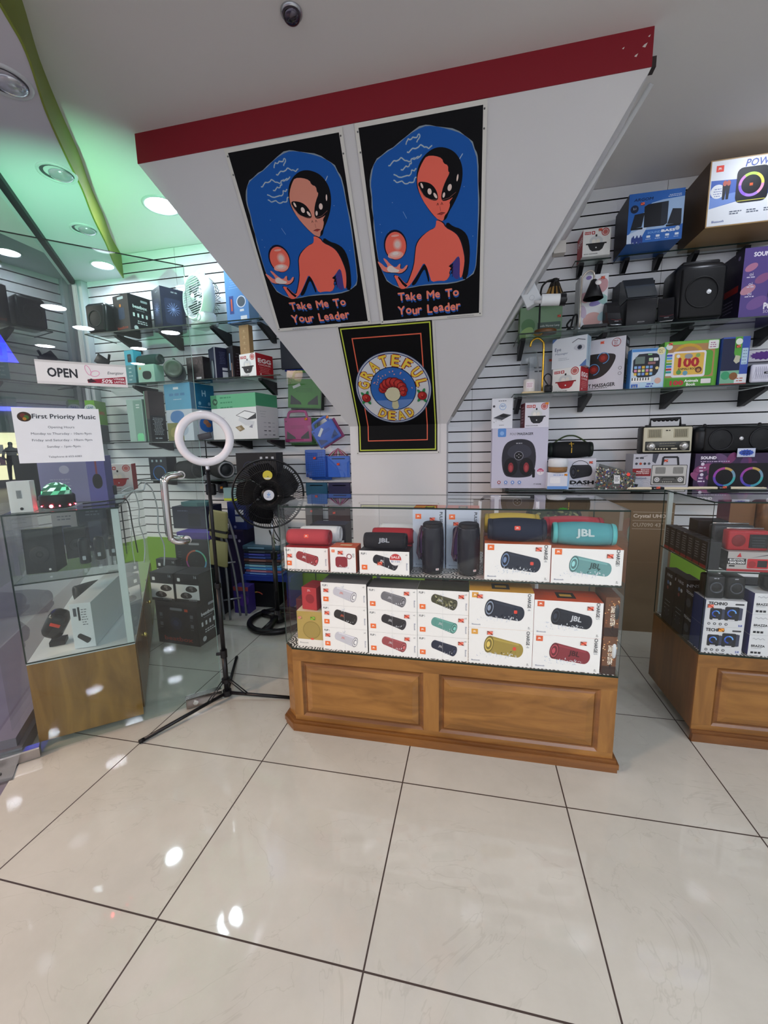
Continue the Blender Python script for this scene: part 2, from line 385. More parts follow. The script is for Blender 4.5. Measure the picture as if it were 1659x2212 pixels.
# ---- shop-front glass on the left: pane, head rail, wall channel, kerb
gd = Vector((-1.58, 2.12, 0)).normalized(); gn = Vector((gd.y, -gd.x, 0))      # along the glass, and its side towards the shop
def gp(t, off, z): q = Vector((-1.67, .40, 0))+gd*t+gn*off; return (q.x, q.y, z)
def bar(g, t0, t1, o0, o1, z0, z1, m):
    v = [gp(t, o, z) for z in (z0, z1) for o in (o0, o1) for t in (t0, t1)]
    g.add(v, [(0, 2, 3, 1), (4, 5, 7, 6), (0, 1, 5, 4), (2, 6, 7, 3), (0, 4, 6, 2), (1, 3, 7, 5)], m)
LG = 2.585
g = G(); g.add([gp(.06, 0, .1), gp(LG, 0, .1), gp(LG, 0, 2.775), gp(.06, 0, 2.775)], [(0, 1, 2, 3)], GLD); struct(g, 'window_1')
g = G(); bar(g, 0, LG, -.02, .02, 2.745, 2.775, '23262b'); bar(g, LG-.03, LG, -.02, .012, .1, 2.75, '1d2025'); struct(g, 'trim_3')
g = G(); g.box(-3.2, -3.1, 2.43, 2.489, .1, 2.77, mat('c0c4ca', .35)); g.box(-3.16, -3.14, 2.42, 2.431, .1, 2.77, mat('a4a8ae', .35)); struct(g, 'trim_4')
g = G(); bar(g, -.02, LG, -.09, .05, 0, .06, mat('6c6570', .4)); bar(g, 0, LG, -.05, .03, .06, .1, mat('7d7682', .4)); struct(g, 'baseboard_left')
# ---- open glass door
A = Vector((-1.668, .358, 0)); E_ = Vector((.637, .615, 0)); DL = E_.length; de = E_.normalized(); dn = Vector((de.y, -de.x, 0))
ang = math.atan2(de.y, de.x)
door = bpy.data.objects.new('door_1', None); COL.objects.link(door); door.location = A; door.rotation_euler = (0, 0, ang); door['kind'] = 'structure'
g = G(); g.box(0, DL, -.004, .004, .012, 2.118, GLD)
g.box(DL-.0005, DL+.0008, -.004, .004, .012, 2.118, mat('8fb0a8', .1)); g.box(0, DL, -.004, .004, 2.117, 2.119, EDGE); g.obj('glass_pane', door)
STEEL = mat('c3c0bd', .22, 1.0); STEELD = mat('a09a95', .3, 1.0)
g = G(); g.box(-.02, .135, -.016, .016, .004, .05, STEELD); g.box(-.02, .135, -.018, .018, .045, .052, STEEL); g.obj('hinge_fitting', door)
g = G(); g.box(DL-.172, DL-.002, -.016, .016, .006, .056, STEELD); g.box(DL-.172, DL-.002, -.018, .018, .053, .059, STEEL); g.cyl((DL-.13, -.016, .03), (DL-.13, -.022, .03), .012, STEEL); g.obj('lock_fitting', door)
g = G(); t0 = .79
for sd in (-1, 1):
    pts = [(t0, sd*.004, 1.185), (t0, sd*.035, 1.187), (t0-.02, sd*.055, 1.187), (t0-.05, sd*.058, 1.183), (t0-.068, sd*.058, 1.165), (t0-.073, sd*.058, 1.14), (t0-.073, sd*.058, .92), (t0-.068, sd*.058, .895), (t0-.05, sd*.058, .878), (t0-.02, sd*.055, .873), (t0, sd*.035, .872), (t0, sd*.004, .872)]
    g.tube(spl(pts, 4), .0125, STEEL, 14)
    for z in (1.185, .872): g.cyl((t0, sd*.004, z), (t0, sd*.009, z), .02, STEEL)
g.obj('pull_handle', door)
g = G(); g.box(-.11, .16, -.10, .10, -.003, .004, STEELD); g.cyl((-.05, -.05, .004), (-.05, -.05, .007), .008, '444444'); g.cyl((.0, -.06, .004), (.0, -.06, .007), .008, '444444')
o = g.obj('floor_spring_plate', None, A+Vector((-.03, -.03, 0)), (0, 0, ang+pi/2)); o['kind'] = 'structure'
# signs on the door, facing the shop
def ondoor(t, z, off=.0045): q = A+de*t-Vector((-dn.x, -dn.y, 0))*off; return (q.x, q.y, z)
g = G(); w, h = .306, .092; g.box(-w/2, w/2, -.004, 0, 0, h, 'f1f0ee'); p = Pr(g, (-w/2, -.004, 0), (1, 0, 0), (0, 0, 1), .0003)
p.rect(0, h-.008, w, h, 'd4d3d0').rect(0, 0, w, .010, 'e2e1df')
p.text('OPEN', .036, .046, .034, '22242a', .096, al='l', bold=.03)
p.poly([(.165, .012), (.30, .012), (.30, .044), (.19, .028), (.165, .026)], 'a3203a').poly([(.163, .022), (.178, .03), (.196, .018), (.17, .012)], '3a1a26')
p.text('Energizer', .236, .054, .014, '30313c', .058, al='l', shear=.25, bold=.01, rot=.05).text('50%', .213, .022, .015, 'f6f0f0', .038, al='l', shear=.2, bold=.03)
p.text('LONGER', .258, .033, .008, 'f6f0f0', .038, al='l', bold=.02).text('LASTING', .258, .020, .008, 'f6f0f0', .040, al='l', bold=.02)
for (x, y, rx, ry, r_) in ((.17, .062, .008, .02, .3), (.193, .05, .016, .011, .4)): p.line([(x+rx*math.cos(t)*math.cos(r_)-ry*math.sin(t)*math.sin(r_), y+rx*math.cos(t)*math.sin(r_)+ry*math.sin(t)*math.cos(r_)) for t in [2*pi*i/24 for i in range(25)]], .0022, 'e79ac0')
tag(g.obj('open_sign', None, ondoor(.465, 1.574), (0, 0, ang)), 'long white OPEN sign with red battery advert hanging on the glass door', 'sign')
g = G(); w, h = .282, .218; g.box(-w/2, w/2, -.0012, 0, 0, h, 'e9edf0'); p = Pr(g, (-w/2, -.0012, 0), (1, 0, 0), (0, 0, 1), .0003)
p.disc(.036, h-.036, .022, '3c2a1c', .019).disc(.032, h-.032, .009, '6b2f22').disc(.042, h-.038, .008, '3f6a2a').disc(.036, h-.044, .006, 'b07a28')
p.text('First Priority Music', .060, h-.036, .023, '3a3e44', .208, al='l', bold=.02)
for i, s in enumerate(('Opening Hours', 'Monday to Thursday - 10am-9pm', 'Friday and Saturday - 10am-9pm', 'Sunday - 1pm-9pm')): p.text(s, .148, h-.077-i*.026, .0115, '5a5e64', (.086, .198, .198, .11)[i])
p.text('Telephone # 653-6083', .148, .022, .0095, '5a5e64', .11)
tag(g.obj('opening_hours_notice', None, ondoor(.36, 1.262), (0, 0, ang)), 'white paper notice with shop opening hours taped to the glass door', 'notice')

# ================================================================== CEILING LAMPS
def lamp(name, x, y, z, r, on, label, group, e=None):
    t = thing(name, label, 'ceiling light', (x, y, z), (0, 0, 0), group)
    g = G(); g.lathe([(r*1.18, 0), (r*1.16, -.006), (r*1.0, -.008), (r*.96, -.002)], mat('c9ccd0', .3), cap=False); g.obj('trim_ring', t)
    g = G()
    if on: g.lathe([(r*.96, -.003), (r*.5, -.0045), (.001, -.005)], mat('eaf1ff', .5, emit=e or LAMP_E), cap=False); g.obj('diffuser', t)
    else:
        g.lathe([(r*.96, -.002), (r*.9, -.001), (r*.75, -.0008)], mat('4e4e54', .3), cap=False); g.obj('reflector', t)
        g = G(); g.ell((r*.05, .02, -.001), r*.72, r*.72, r*.30, mat('c2c4cc', .15, .5), 24, 12); g.obj('lamp_eyeball', t)
    return t
lamp('ceiling_light', -1.86, 1.95, 2.96, .105, True, 'bright round recessed ceiling light beside the left edge of the flared column', 'main ceiling lights', 19)
lamp('ceiling_light', -2.667, 2.235, 2.775, .075, True, 'lit round recessed light at the far end of the lower soffit', 'soffit lights', 24)
lamp('ceiling_light', -2.318, 1.754, 2.775, .072, False, 'unlit recessed eyeball light third along the soffit, in the green glow', 'soffit lights')
lamp('ceiling_light', -1.94, 1.249, 2.775, .078, False, 'unlit recessed eyeball light midway along the soffit beside the green fascia', 'soffit lights')
lamp('ceiling_light', -1.6, .75, 2.775, .078, False, 'unlit recessed eyeball light nearest the camera, cut by the frame edge', 'soffit lights')
lamp('ceiling_light', 1.85, 1.85, 2.96, .10, True, 'lit recessed ceiling light just past the frame edge above the right wall shelves', 'main ceiling lights', 7)
for x, y in ((.29, -.8), (-.75, -1.24), (1.22, -.77), (.22, -2.0), (2.4, -.9), (3.4, .8)):
    lamp('ceiling_light', x, y, 2.96, .10, True, 'lit round recessed ceiling light in the main ceiling, seen only as a reflection', 'main ceiling lights', 4)
for x, y in ((1.27, -2.6), (.4, -3.3), (2.02, -3.05), (1.5, -4.1), (2.57, -2.13), (3.2, -3.3), (3.6, -1.2), (4.3, -2.3), (2.6, -4.5), (4.2, -4.3)):  # a few follow reflections; the rest are added to brighten upright faces
    lamp('ceiling_light', x, y, 2.96, .125, True, 'lit round recessed ceiling light far behind the camera, in a group extended with fill lamps', 'main ceiling lights')
t = thing('camera_dome', 'small dark chrome security dome on the ceiling above the red band', 'security camera', (-.456, .965, 2.96))
g = G(); g.lathe([(.042, 0), (.042, -.006), (.036, -.010)], mat('b9bcc2', .25, .8), cap=False); g.obj('mounting_ring', t)
g = G(); g.lathe([(.036*math.cos(a), -.008-.03*math.sin(a)) for a in [i*pi/2/8 for i in range(8)]]+[(.001, -.038)], mat('55505a', .08, .9), cap=False); g.obj('dome', t)

# ================================================================== THE MALL OUTSIDE (seen dimly through the glass)
SH = Vector((-15.9, 11.45, 0)); so = .909
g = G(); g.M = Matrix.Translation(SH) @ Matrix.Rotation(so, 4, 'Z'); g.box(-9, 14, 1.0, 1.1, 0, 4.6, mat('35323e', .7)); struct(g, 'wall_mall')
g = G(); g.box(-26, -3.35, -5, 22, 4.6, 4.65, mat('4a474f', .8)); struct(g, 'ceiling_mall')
t = thing('shop_front_opposite', 'bright cream shop front across the mall, seen small through the left glass', 'shop', SH, (0, 0, so))
g = G(); g.box(-1.2, 7, .85, .95, .3, 2.05, mat('f3e3bb', .6, emit=.30)); g.obj('glowing_back_wall', t)  # wall glows by emission, standing in for the shop's own lighting
g = G(); g.box(-1.9, 7, -.1, .1, 2.05, 3.2, mat('5a4a62', .5)); [g.box(-1.6+i*.5, -1.3+i*.5, -.14, -.1, 2.1, 2.6, random.choice(['8a4a6a', '3a3444', 'a05a6a', '4a4a5a'])) for i in range(16)]; g.obj('fascia', t)
g = G(); g.box(-1.9, 7, -.16, -.10, 2.78, 2.92, mat('4a4cff', .5, emit=.8)); g.obj('light_strip', t)
for k in range(2):
    g = G(); g.box(-1.15, 6.9, .25, .8, .85+k*.42, .88+k*.42, 'd8d0c0')
    for i in range(38):
        x = -1.1+i*.2; hh = .1+.2*random.random(); g.box(x, x+.15, .3, .55, .88+k*.42, .88+k*.42+hh, random.choice(['d7a6b0', 'e8e4dc', 'c0603c', 'b9c4d4', 'd8b84a', '9a5a80', 'efe8e0']))
    g.obj('stocked_shelf', t)
g = G(); g.M = Matrix.Translation((-6.17, 4.2, 0)) @ Matrix.Rotation(.8, 4, 'Z'); g.prism([(-2.5, 2.58), (0, 2.58), (-.22, 3.1), (-.6, 3.6), (-2.5, 3.6)], 0, .12, mat('3434f0', .5, emit=.35), f=fXZ); o = g.obj('mall_light_panel'); tag(o, 'blue glowing light panel high in the mall, seen through the left glass', 'light')
# a shopper over there
me = bpy.data.meshes.new('person'); V = [(0, 0, .95), (0, 0, 1.2), (0, .01, 1.42), (0, 0, 1.50), (0, -.02, 1.58), (.11, 0, .92), (.12, -.03, .5), (.12, 0, .06), (.13, -.12, .03), (-.11, 0, .92), (-.12, .03, .5), (-.12, .05, .06), (-.13, -.08, .03), (.2, 0, 1.38), (.26, -.02, 1.12), (.2, -.2, 1.02), (.17, -.27, 1.02), (-.2, 0, 1.38), (-.26, .02, 1.12), (-.2, -.18, 1.04), (-.17, -.25, 1.04), (0, -.02, 1.70)]
Ee = [(0, 1), (1, 2), (2, 3), (3, 4), (0, 5), (5, 6), (6, 7), (7, 8), (0, 9), (9, 10), (10, 11), (11, 12), (2, 13), (13, 14), (14, 15), (15, 16), (2, 17), (17, 18), (18, 19), (19, 20), (4, 21)]
rr_ = [.15, .15, .15, .05, .085, .1, .07, .05, .04, .1, .07, .05, .04, .06, .045, .035, .035, .06, .045, .035, .035, .08]
me.from_pydata(V, Ee, []); o = bpy.data.objects.new('person', me); COL.objects.link(o); o.location = SH+Vector((.1, -.5, 0)); o.rotation_euler = (0, 0, 1.4)
o.modifiers.new('s', 'SKIN')
for i, q in enumerate(me.skin_vertices[0].data): q.radius = (rr_[i], rr_[i]*.8)
me.skin_vertices[0].data[0].use_root = True
o.modifiers.new('u', 'SUBSURF').levels = 1; o.modifiers['u'].render_levels = 1
me.materials.append(mat('22242e', .8)); tag(o, 'person in dark clothes standing before the lit shop across the mall', 'person')
# ================================================================== PRINTS FOR THE SPEAKER CARTONS
def shade(h, k):
    return ''.join('%02x' % max(0, min(255, int(int(h[i:i+2], 16)*k+(255*(k-1)*.25 if k > 1 else 0)))) for i in (0, 2, 4))
def spkimg(p, cx, cy, L, Rr, ang, c, end=1, ring=None):
    """picture of a cylindrical speaker: barrel, far end rounded, near end with its round membrane"""
    ca, sa = math.cos(ang), math.sin(ang); T = lambda x, y: (cx+x*ca-y*sa, cy+x*sa+y*ca)
    e = end; out = []
    for i in range(13):
        a = pi/2+pi*i/12; out.append(T(e*(-L/2+Rr*.55*math.cos(a)), .82*Rr*math.sin(a)))
    for i in range(13):
        a = -pi/2+pi*i/12; out.append(T(e*(L/2+Rr*.5*math.cos(a)), Rr*math.sin(a)))
    p.poly(out if e > 0 else out[::-1], c)
    p.poly([T(e*x, y) for x, y in ((-L/2, .55*Rr), (L/2*.8, .62*Rr), (L/2*.8, .82*Rr), (-L/2, .76*Rr))][::e], shade(c, 1.10))
    p.disc(*T(e*L/2, 0), Rr*.5, shade(c, .75), Rr*.98, ang)
    p.disc(*T(e*L/2, 0), Rr*.40, ring or shade(c, 1.25), Rr*.78, ang).disc(*T(e*L/2, 0), Rr*.32, shade(c, .8), Rr*.62, ang).disc(*T(e*(L/2+.002), 0), Rr*.18, ring or shade(c, 1.3), Rr*.34, ang)
def splash(p, cx, cy, L, n, c='c9d0da', sp=.012):
    r = random.Random(int(cx*9e3)+n); k0 = p.k
    for i in range(n):
        x = cx+(r.random()-.5)*L; y = cy+(r.random()-.5)*sp; a = r.random()*2.6+.2; q = .003+.007*r.random()
        p.poly([(x, y), (x+q*math.cos(a), y+q*math.sin(a)), (x+q*.55*math.cos(a+.7), y+q*.55*math.sin(a+.7))], c if i % 3 else 'e4e8ee'); p.k = k0+p.st*(1+i % 4)
def jbl(p, x, y, s, c=ORG): p.rect(x, y, x+s*1.15, y+s, c).text('JBL', x+s*.575, y+s*.5, s*.38, 'fdf3ec', bold=.03)
def flip(c, logo='ffffff', sq=ORG, orn=None):
    def f(p, w, h):
        p.text('FLIP', .008, h-.013, .008, '2c3038', .018, al='l', bold=.02).text('5', .028, h-.013, .008, '9aa0a8', al='l').text('x2', w-.012, h-.013, .006, '2c3038')
        spkimg(p, w*.53, h*.53, w*.40, h*.235, -.30, c)
        if orn: orn(p, w, h)
        p.text('JBL', w*.46, h*.56, .012, logo, rot=-.3)
        p.line([(w*.5, h*.99), (w*.5, .002)], .0006, 'c4c6ca')
        splash(p, w*.5, h*.80, w*.10, 7); splash(p, w*.62, h*.28, w*.16, 7)
        jbl(p, .010, h*.17, .021, sq)
        p.text('Bluetooth', w-.010, h*.36, .006, '50608a', .03, rot=-pi/2)
    return f
def camo(p, w, h):
    r = random.Random(3)
    for i in range(26):
        x = w*(.36+.32*r.random()); y = h*.53-(x-w*.53)*.3+(r.random()-.5)*h*.26; p.disc(x, y, .004+.006*r.random(), r.choice(['8d8a62', '23261c', '5c5f3e', 'a7a37e']), .003, r.random()*3, 9)
def charge(c, n, sq=ORG, logo='e04a3a', big=False, ring=None):
    def f(p, w, h):
        splash(p, w*.46, h*.27, w*.62, 60, 'c4cedc', .03)
        spkimg(p, w*.55, h*.50, w*.46, h*.24, -.16, c, -1, ring)
        splash(p, w*.52, h*.27, w*.5, 40, 'e0e6ee', .018)
        if big: p.text('JBL', w*.62, h*.50, .026, shade(c, .5) if c != '1c212d' else 'c8ccd2', bold=.03, rot=-.16)
        else: p.rr(w*.70, h*.44, w*.75, h*.53, .003, logo)
        jbl(p, .011, h*.82, .022, sq)
        p.text('CHARGE', w-.018, h*.80, .012, '23272f', .058, rot=-pi/2, bold=.02).text(n, w-.018, h*.56, .012, 'a4a9b0', rot=-pi/2)
        p.text('Bluetooth', .012, .014, .006, '50608a', .034, al='l').text('x2', w-.016, .012, .007, '30343c', rot=-pi/2)
    return f
def pulse(p, w, h):
    jbl(p, .012, h-.044, .022); p.text('PULSE', w-.016, h-.035, .012, '23272f', .045, rot=-pi/2, bold=.02).text('4', w-.016, h-.066, .012, 'a4a9b0', rot=-pi/2)
    p.rr(w*.2, h*.12, w*.72, h*.72, .02, '3c2f4a').rr(w*.24, h*.16, w*.5, h*.68, .02, '7a4a8a'); p.text('Bluetooth', .012, .014, .006, '50608a', .034, al='l')
def handle_top(p, w, d): p.rect(w*.36, d*.25, w*.64, d*.75, '1d1c1c').rect(w*.41, d*.4, w*.59, d*.6, 'e0b54a')

# ================================================================== PORTABLE SPEAKERS
class PrC(Pr):
    def __init__(s, g, R, z, a0): s.g = g; s.Rr = R; s.z = z; s.a0 = a0; s.k = .0006; s.st = .0001; s.o = Vector((0, 0, 0))
    def P(s, x, y):
        a = s.a0+y/s.Rr; r = s.Rr+s.k; return Vector((x, -r*math.cos(a), s.z+r*math.sin(a)))
def portable(label, x, y, z, L, Rr, c, cap, logo, kind='flip', rot=0, lc='c9ccd2', group='portable speakers', orn=None):
    t = thing('portable_speaker', label, 'speaker', (x, y, z), (0, 0, math.radians(rot)), group)
    k = kind == 'charge'
    g = G(); prof = []
    for i in range(13):
        u = -1+i/6; q = (1-.13*u*u if k else 1-.05*abs(u)**4); prof.append((Rr*q, u*L/2*(.86 if k else .93)))
    g.lathe(prof, mat(c, .8, noise=.12), (0, 0, Rr), (1, 0, 0), 36)
    if orn: orn(g, Rr, L)
    g.obj('fabric_body', t)
    for s in (-1, 1):
        g = G(); r1 = Rr*(.90 if k else .96)
        g.lathe([(r1, L*.43 if k else L*.465), (r1*1.0, L*.47), (r1*.93, L*.5), (r1*.80, L*.5), (r1*.72, L*.462), (r1*.45, L*.462), (r1*.36, L*.475), (.001, L*.478)], mat(cap, .45), (0, 0, Rr), (s, 0, 0), 32, cap=False); g.obj('end_cap', t)
    g = G()
    if logo == 'big': PrC(g, Rr+.0024, Rr, .18).text('JBL', 0, 0, Rr*(.74 if k else .62), mat(lc, .4), Rr*1.3, bold=.04)
    elif logo == 'badge': PrC(g, Rr+.0006, Rr, .30).rr(-.011, -.008, .011, .008, .003, 'e0523f').text('JBL', 0, 0, .007, 'f6eee8', bold=.02)
    elif logo == 'cross': PrC(g, Rr+.003, Rr, .2).rect(-.003, .008, .003, .05, 'c8a23c').rect(-.016, .028, .016, .033, 'c8a23c').rect(-.003, -.034, .003, .002, 'c8a23c')
    if g.v: g.obj('logo', t)
    return t
def camo_orn(g, Rr, L):
    p = PrC(g, Rr*1.0, Rr, .4); r = random.Random(5)
    for i in range(60): p.disc((r.random()-.5)*L*.8, (r.random()-.5)*Rr*2.4, .006+.008*r.random(), r.choice(['4f5a3a', '1c2018', '7d8058', '2e3524']), .005, r.random()*3, 9)

# ================================================================== GLASS SHOWCASES
def liner_mat():
    m = bpy.data.materials.new('patterned_liner'); m.use_nodes = True; nt = m.node_tree; b = nt.nodes['Principled BSDF']
    t = nt.nodes.new('ShaderNodeTexCoord'); v = nt.nodes.new('ShaderNodeTexVoronoi'); v.inputs['Scale'].default_value = 15; v.inputs['Randomness'].default_value = .35; v.voronoi_dimensions = '2D'
    a = nt.nodes.new('ShaderNodeMath'); a.operation = 'MULTIPLY'; a.inputs[1].default_value = 5.2
    f = nt.nodes.new('ShaderNodeMath'); f.operation = 'FRACT'; c = nt.nodes.new('ShaderNodeMath'); c.operation = 'GREATER_THAN'; c.inputs[1].default_value = .52
    mx = nt.nodes.new('ShaderNodeMixRGB'); mx.inputs[1].default_value = lin('ebe9e4'); mx.inputs[2].default_value = lin('17171b')
    L = nt.links.new; L(t.outputs['Object'], v.inputs['Vector']); L(v.outputs['Distance'], a.inputs[0]); L(a.outputs[0], f.inputs[0]); L(f.outputs[0], c.inputs[0]); L(c.outputs[0], mx.inputs[0]); L(mx.outputs[0], b.inputs['Base Color'])
    b.inputs['Roughness'].default_value = .35
    return m
LINER = liner_mat()
def rpanel(x0, x1, z0, z1, y, m, md):
    g = G(); R_ = [(0, 0), (.010, .007), (.016, .007), (.022, .002), (.048, -.004)]; n = len(R_)
    vs = [(x, y+dy, z) for q, dy in R_ for x, z in ((x0+q, z0+q), (x1-q, z0+q), (x1-q, z1-q), (x0+q, z1-q))]
    for i in range(n-1): g.add([vs[k] for k in range(i*4, i*4+8)], [(j, (j+1) % 4, 4+(j+1) % 4, 4+j) for j in range(4)], md if i < 3 else m)
    g.add(vs[-4:], [(0, 1, 2, 3)], m)
    return g
def showcase(label, x0, x1, y0, y1, cham, panels, side_wood, left_open=False):
    t = thing('display_case', label, 'showcase', (x0, y0, 0), group='wood and glass display cases')
    W_ = x1-x0; D = y1-y0; zb, zs, zt_ = .405, .766, 1.055; c = cham
    foot = [(c, 0), (W_, 0), (W_, D), (0, D), (0, c)] if c else [(0, 0), (W_, 0), (W_, D), (0, D)]
    fo = lambda o: [((x-o if x < W_/2 else x+ (o if not c or True else 0)), (y-o if y < D/2 else y)) for x, y in foot]
    g = G()
    # carcass with rails and stiles round the panels
    if c:
        g.prism([(c, .006), (W_, .006), (W_, D), (0, D), (0, c)], .05, zb-.008, WOOD)
    else:
        g.box(0, W_, .006, D, .05, zb-.008, WOOD, ms=side_wood)
    fr = G(); xs = [0]+[q for p_ in panels for q in p_]+[W_]
    g.obj('base_cabinet', t)
    g = G(); z0, z1 = .075, .345
    g.box(c, W_, -.002, .006, z1, zb-.006, WOOD); g.box(c, W_, -.002, .006, .05, z0, WOOD)
    e = c
    for a, b in panels: g.box(e, a, -.002, .006, z0, z1, WOODV); e = b
    g.box(e, W_, -.002, .006, z0, z1, WOODV); g.obj('face_frame', t, bev=.0008)
    for a, b in panels: rpanel(a, b, z0, z1, -.002, WOOD, WOODD).obj('raised_panel', t)
    g = G()
    for o, a, b in ((.016, 0, .018), (.020, .018, .04), (.012, .04, .052)): g.prism([(x, y-o if y < D/2 else y) for x, y in [(0, 0), (W_, 0), (W_, .02), (0, .02)]] if not c else [(x-o if x < W_*.5 and y > c*.4 else x+(o if x > W_*.5 else -o*.4), y-o if y < D/2 else y) for x, y in foot], a, b, WOODD)
    g.obj('plinth_moulding', t)
    # glass
    th = .004
    g = G(); g.prism(foot, zb-.008, zb, GLS); g.add([(x, y, zb-.008) for x, y in foot]+[(x, y, zb) for x, y in foot], [(0, 1, len(foot)+1, len(foot))], EDGE); g.obj('glass_bottom', t)
    g = G(); ins = [(x*.985+.008, y*.985+.004) for x, y in foot]; g.add([(x, y, zb+.001) for x, y in ins], [tuple(range(len(ins)))], LINER); g.obj('patterned_liner', t)
    def pane(n_, a, b, nm, edge0=True, edge1=True):
        g = G(); a, b = Vector((*a, 0)), Vector((*b, 0)); d = (b-a).normalized(); nn = Vector((d.y, -d.x, 0))
        g.add([a+Vector((0, 0, zb)), b+Vector((0, 0, zb)), b+Vector((0, 0, zt_)), a+Vector((0, 0, zt_))], [(0, 1, 2, 3)], GL)
        for q, on in ((a, edge0), (b, edge1)):
            if on: g.add([q-d*0+nn*.001+Vector((0, 0, zb)), q-nn*th+Vector((0, 0, zb)), q-nn*th+Vector((0, 0, zt_)), q+nn*.001+Vector((0, 0, zt_))], [(0, 1, 2, 3)], EDGE)
        return g.obj(nm, t)
    pane(0, (c, 0), (W_, 0), 'front_glass'); pane(0, (W_, 0), (W_, D), 'end_glass', False, True); pane(0, (0, D), (0, c), 'end_glass', True, bool(c))
    if c: pane(0, (0, c), (c, 0), 'corner_glass', False, False)
    g = G(); g.add([(x, y, zt_) for x, y in foot], [tuple(range(len(foot)))], GL); n = len(foot)
    g.add([(x, y, zt_-.006) for x, y in foot]+[(x, y, zt_) for x, y in foot], [(i, (i+1) % n, n+(i+1) % n, n+i) for i in range(n)], EDGE); g.obj('top_glass', t)
    sf = [(x*.99+.005, max(y, .006)) for x, y in foot]
    g = G(); g.add([(x, y, zs) for x, y in sf], [tuple(range(n))], GLS); g.add([(x, y, zs-.006) for x, y in sf]+[(x, y, zs) for x, y in sf], [(i, (i+1) % n, n+(i+1) % n, n+i) for i in range(n)], EDGE); g.obj('glass_shelf', t)
    return t, sf
t, sf = showcase('wooden display case with portable speakers and speaker cartons, in the middle of the shop', -.592, .812, .818, 1.268, .052, [(.094, .649), (.716, 1.346)], WOOD)
g = G(); g.add([(x, y, .7665) for x, y in sf], [tuple(range(len(sf)))], LINER); g.obj('shelf_liner', t)
for i in range(2):
    g = G(); g.box(.35+i*.60, .37+i*.60, .44, .449, .41, 1.05, 'd7d9da'); g.obj('back_upright', t)
ZB, ZS = .4065, .7675
Rg = 'speaker cartons in the central showcase'
S = 'red-orange'
# upper shelf
carton('speaker_carton', 'white carton with red speaker picture at the left end of the upper shelf', -.463, .850, ZS, .205, .10, .099, front=flip('963a3e'), top='a82a30', side='f0f0ee', st=((.13, .62),), group=Rg)
carton('speaker_carton', 'small square carton with red clip speaker picture and orange sides, between two wider cartons', -.287, .832, ZS, .115, .09, .110, side='d0541f', top='d0541f', group=Rg, st=((.42, .80),),
       front=lambda p, w, h: (jbl(p, .008, h-.022, .012), p.rr(.024, .022, .078, .07, .012, '8f3038'), p.ring(.086, .072, .012, .0035, ['8f3038']), splash(p, .055, .02, .07, 14), p.text('JBL', .045, .03, .006, 'd8d8d8'), p.text('GO', w-.01, h*.7, .008, '2c3038', rot=-pi/2)),
       ptop=lambda p, w, d: p.rect(w*.3, d*.4, w*.75, d*.62, 'e6c59a'))
def flip_sale(p, w, h):
    flip('26262c')(p, w, h); p.disc(w*.73, h*.66, .026, 'f2f2f2').disc(w*.73, h*.66, .0245, 'c43a3a'); p.poly([(w*.73+.0245*math.cos(a), h*.66+.0245*math.sin(a)) for a in [pi+.1+i*(pi-.2)/12 for i in range(13)]], 'f0f0f0')
    p.text('SALE', w*.73, h*.66+.010, .010, 'fbeeee', .036, bold=.02).text('$1150', w*.73, h*.66-.009, .009, '2b4f9a', .036)
carton('speaker_carton', 'white carton with black speaker picture and round red SALE tag, black speaker lying on it', -.107, .834, ZS, .214, .10, .100, front=flip_sale, top='1b1b1d', side='1f1f22', st=((.42, .47),), group=Rg)
for i, x in enumerate((.068, .213)):
    carton('speaker_carton', ('tall pale blue carton with orange top, left of the two behind the upright black speakers', 'tall pale blue carton with orange top, right of the two behind the upright black speakers')[i], x, .955, ZS, .139, .12, .262, c='c3cfe0', top='e0622a', side='8fa9cc', front=pulse, ptop=handle_top, st=((.62, .83) if i == 0 else (.30, .76),), group=Rg)
carton('speaker_carton', 'white and orange carton with navy speaker picture on the upper shelf, navy speaker on it', .426, .832, ZS, .247, .12, .147, top='d8642a', side='d8642a', front=charge('1c2436', '4', ring='6f86ad'), st=((.82, .88),), group=Rg)
carton('speaker_carton', 'white and orange carton with teal speaker picture at the right end of the upper shelf', .677, .828, ZS, .250, .12, .137, top='d8642a', side='d8642a', front=charge('6a9c9c', '5', big=True), st=((.82, .82),), group=Rg)
portable('red portable speaker lying on the leftmost carton of the upper shelf', -.465, .905, ZS+.100, .197, .036, 'b8424a', '9c2f38', 'badge')
portable('white portable speaker behind the red one on the leftmost carton', -.44, .99, ZS+.094, .19, .038, 'dfe3e5', 'd2d6d8', None, rot=4)
carton('speaker_carton', 'plain charcoal carton standing behind the white speaker at the left end', -.43, 1.05, ZS, .18, .10, .165, c='2b2b2f', st=((.62, .88, 'ff5a6a'),), group=Rg)
carton('speaker_carton', 'low plain white carton under the white speaker at the left end', -.44, .955, ZS, .19, .085, .092, c='d9d9d7', group=Rg)
portable('black portable speaker with a big silver logo on the SALE carton', -.107, .875, ZS+.101, .182, .035, '1d1d22', '17171a', 'big', lc='9da2ab')
portable('red portable speaker between the black one and the white one on the upper shelf', -.090, .965, ZS+.104, .184, .035, 'a5262f', '8d1f28', 'big', lc='b4656a')
portable('white portable speaker rearmost in its row of three on the upper shelf', -.075, 1.05, ZS+.106, .186, .036, 'dfe4e4', 'd0d5d6', 'big', lc='b9bfc2')
carton('speaker_carton', 'red carton hidden under the red and white speakers on the upper shelf', -.090, .938, ZS, .170, .16, .103, c='a82a30', front=flip('963a3e'), group=Rg)
portable('navy portable speaker with a small red badge on the upper shelf', .425, .885, ZS+.148, .220, .047, '1d2739', '1a2230', 'badge', 'charge')
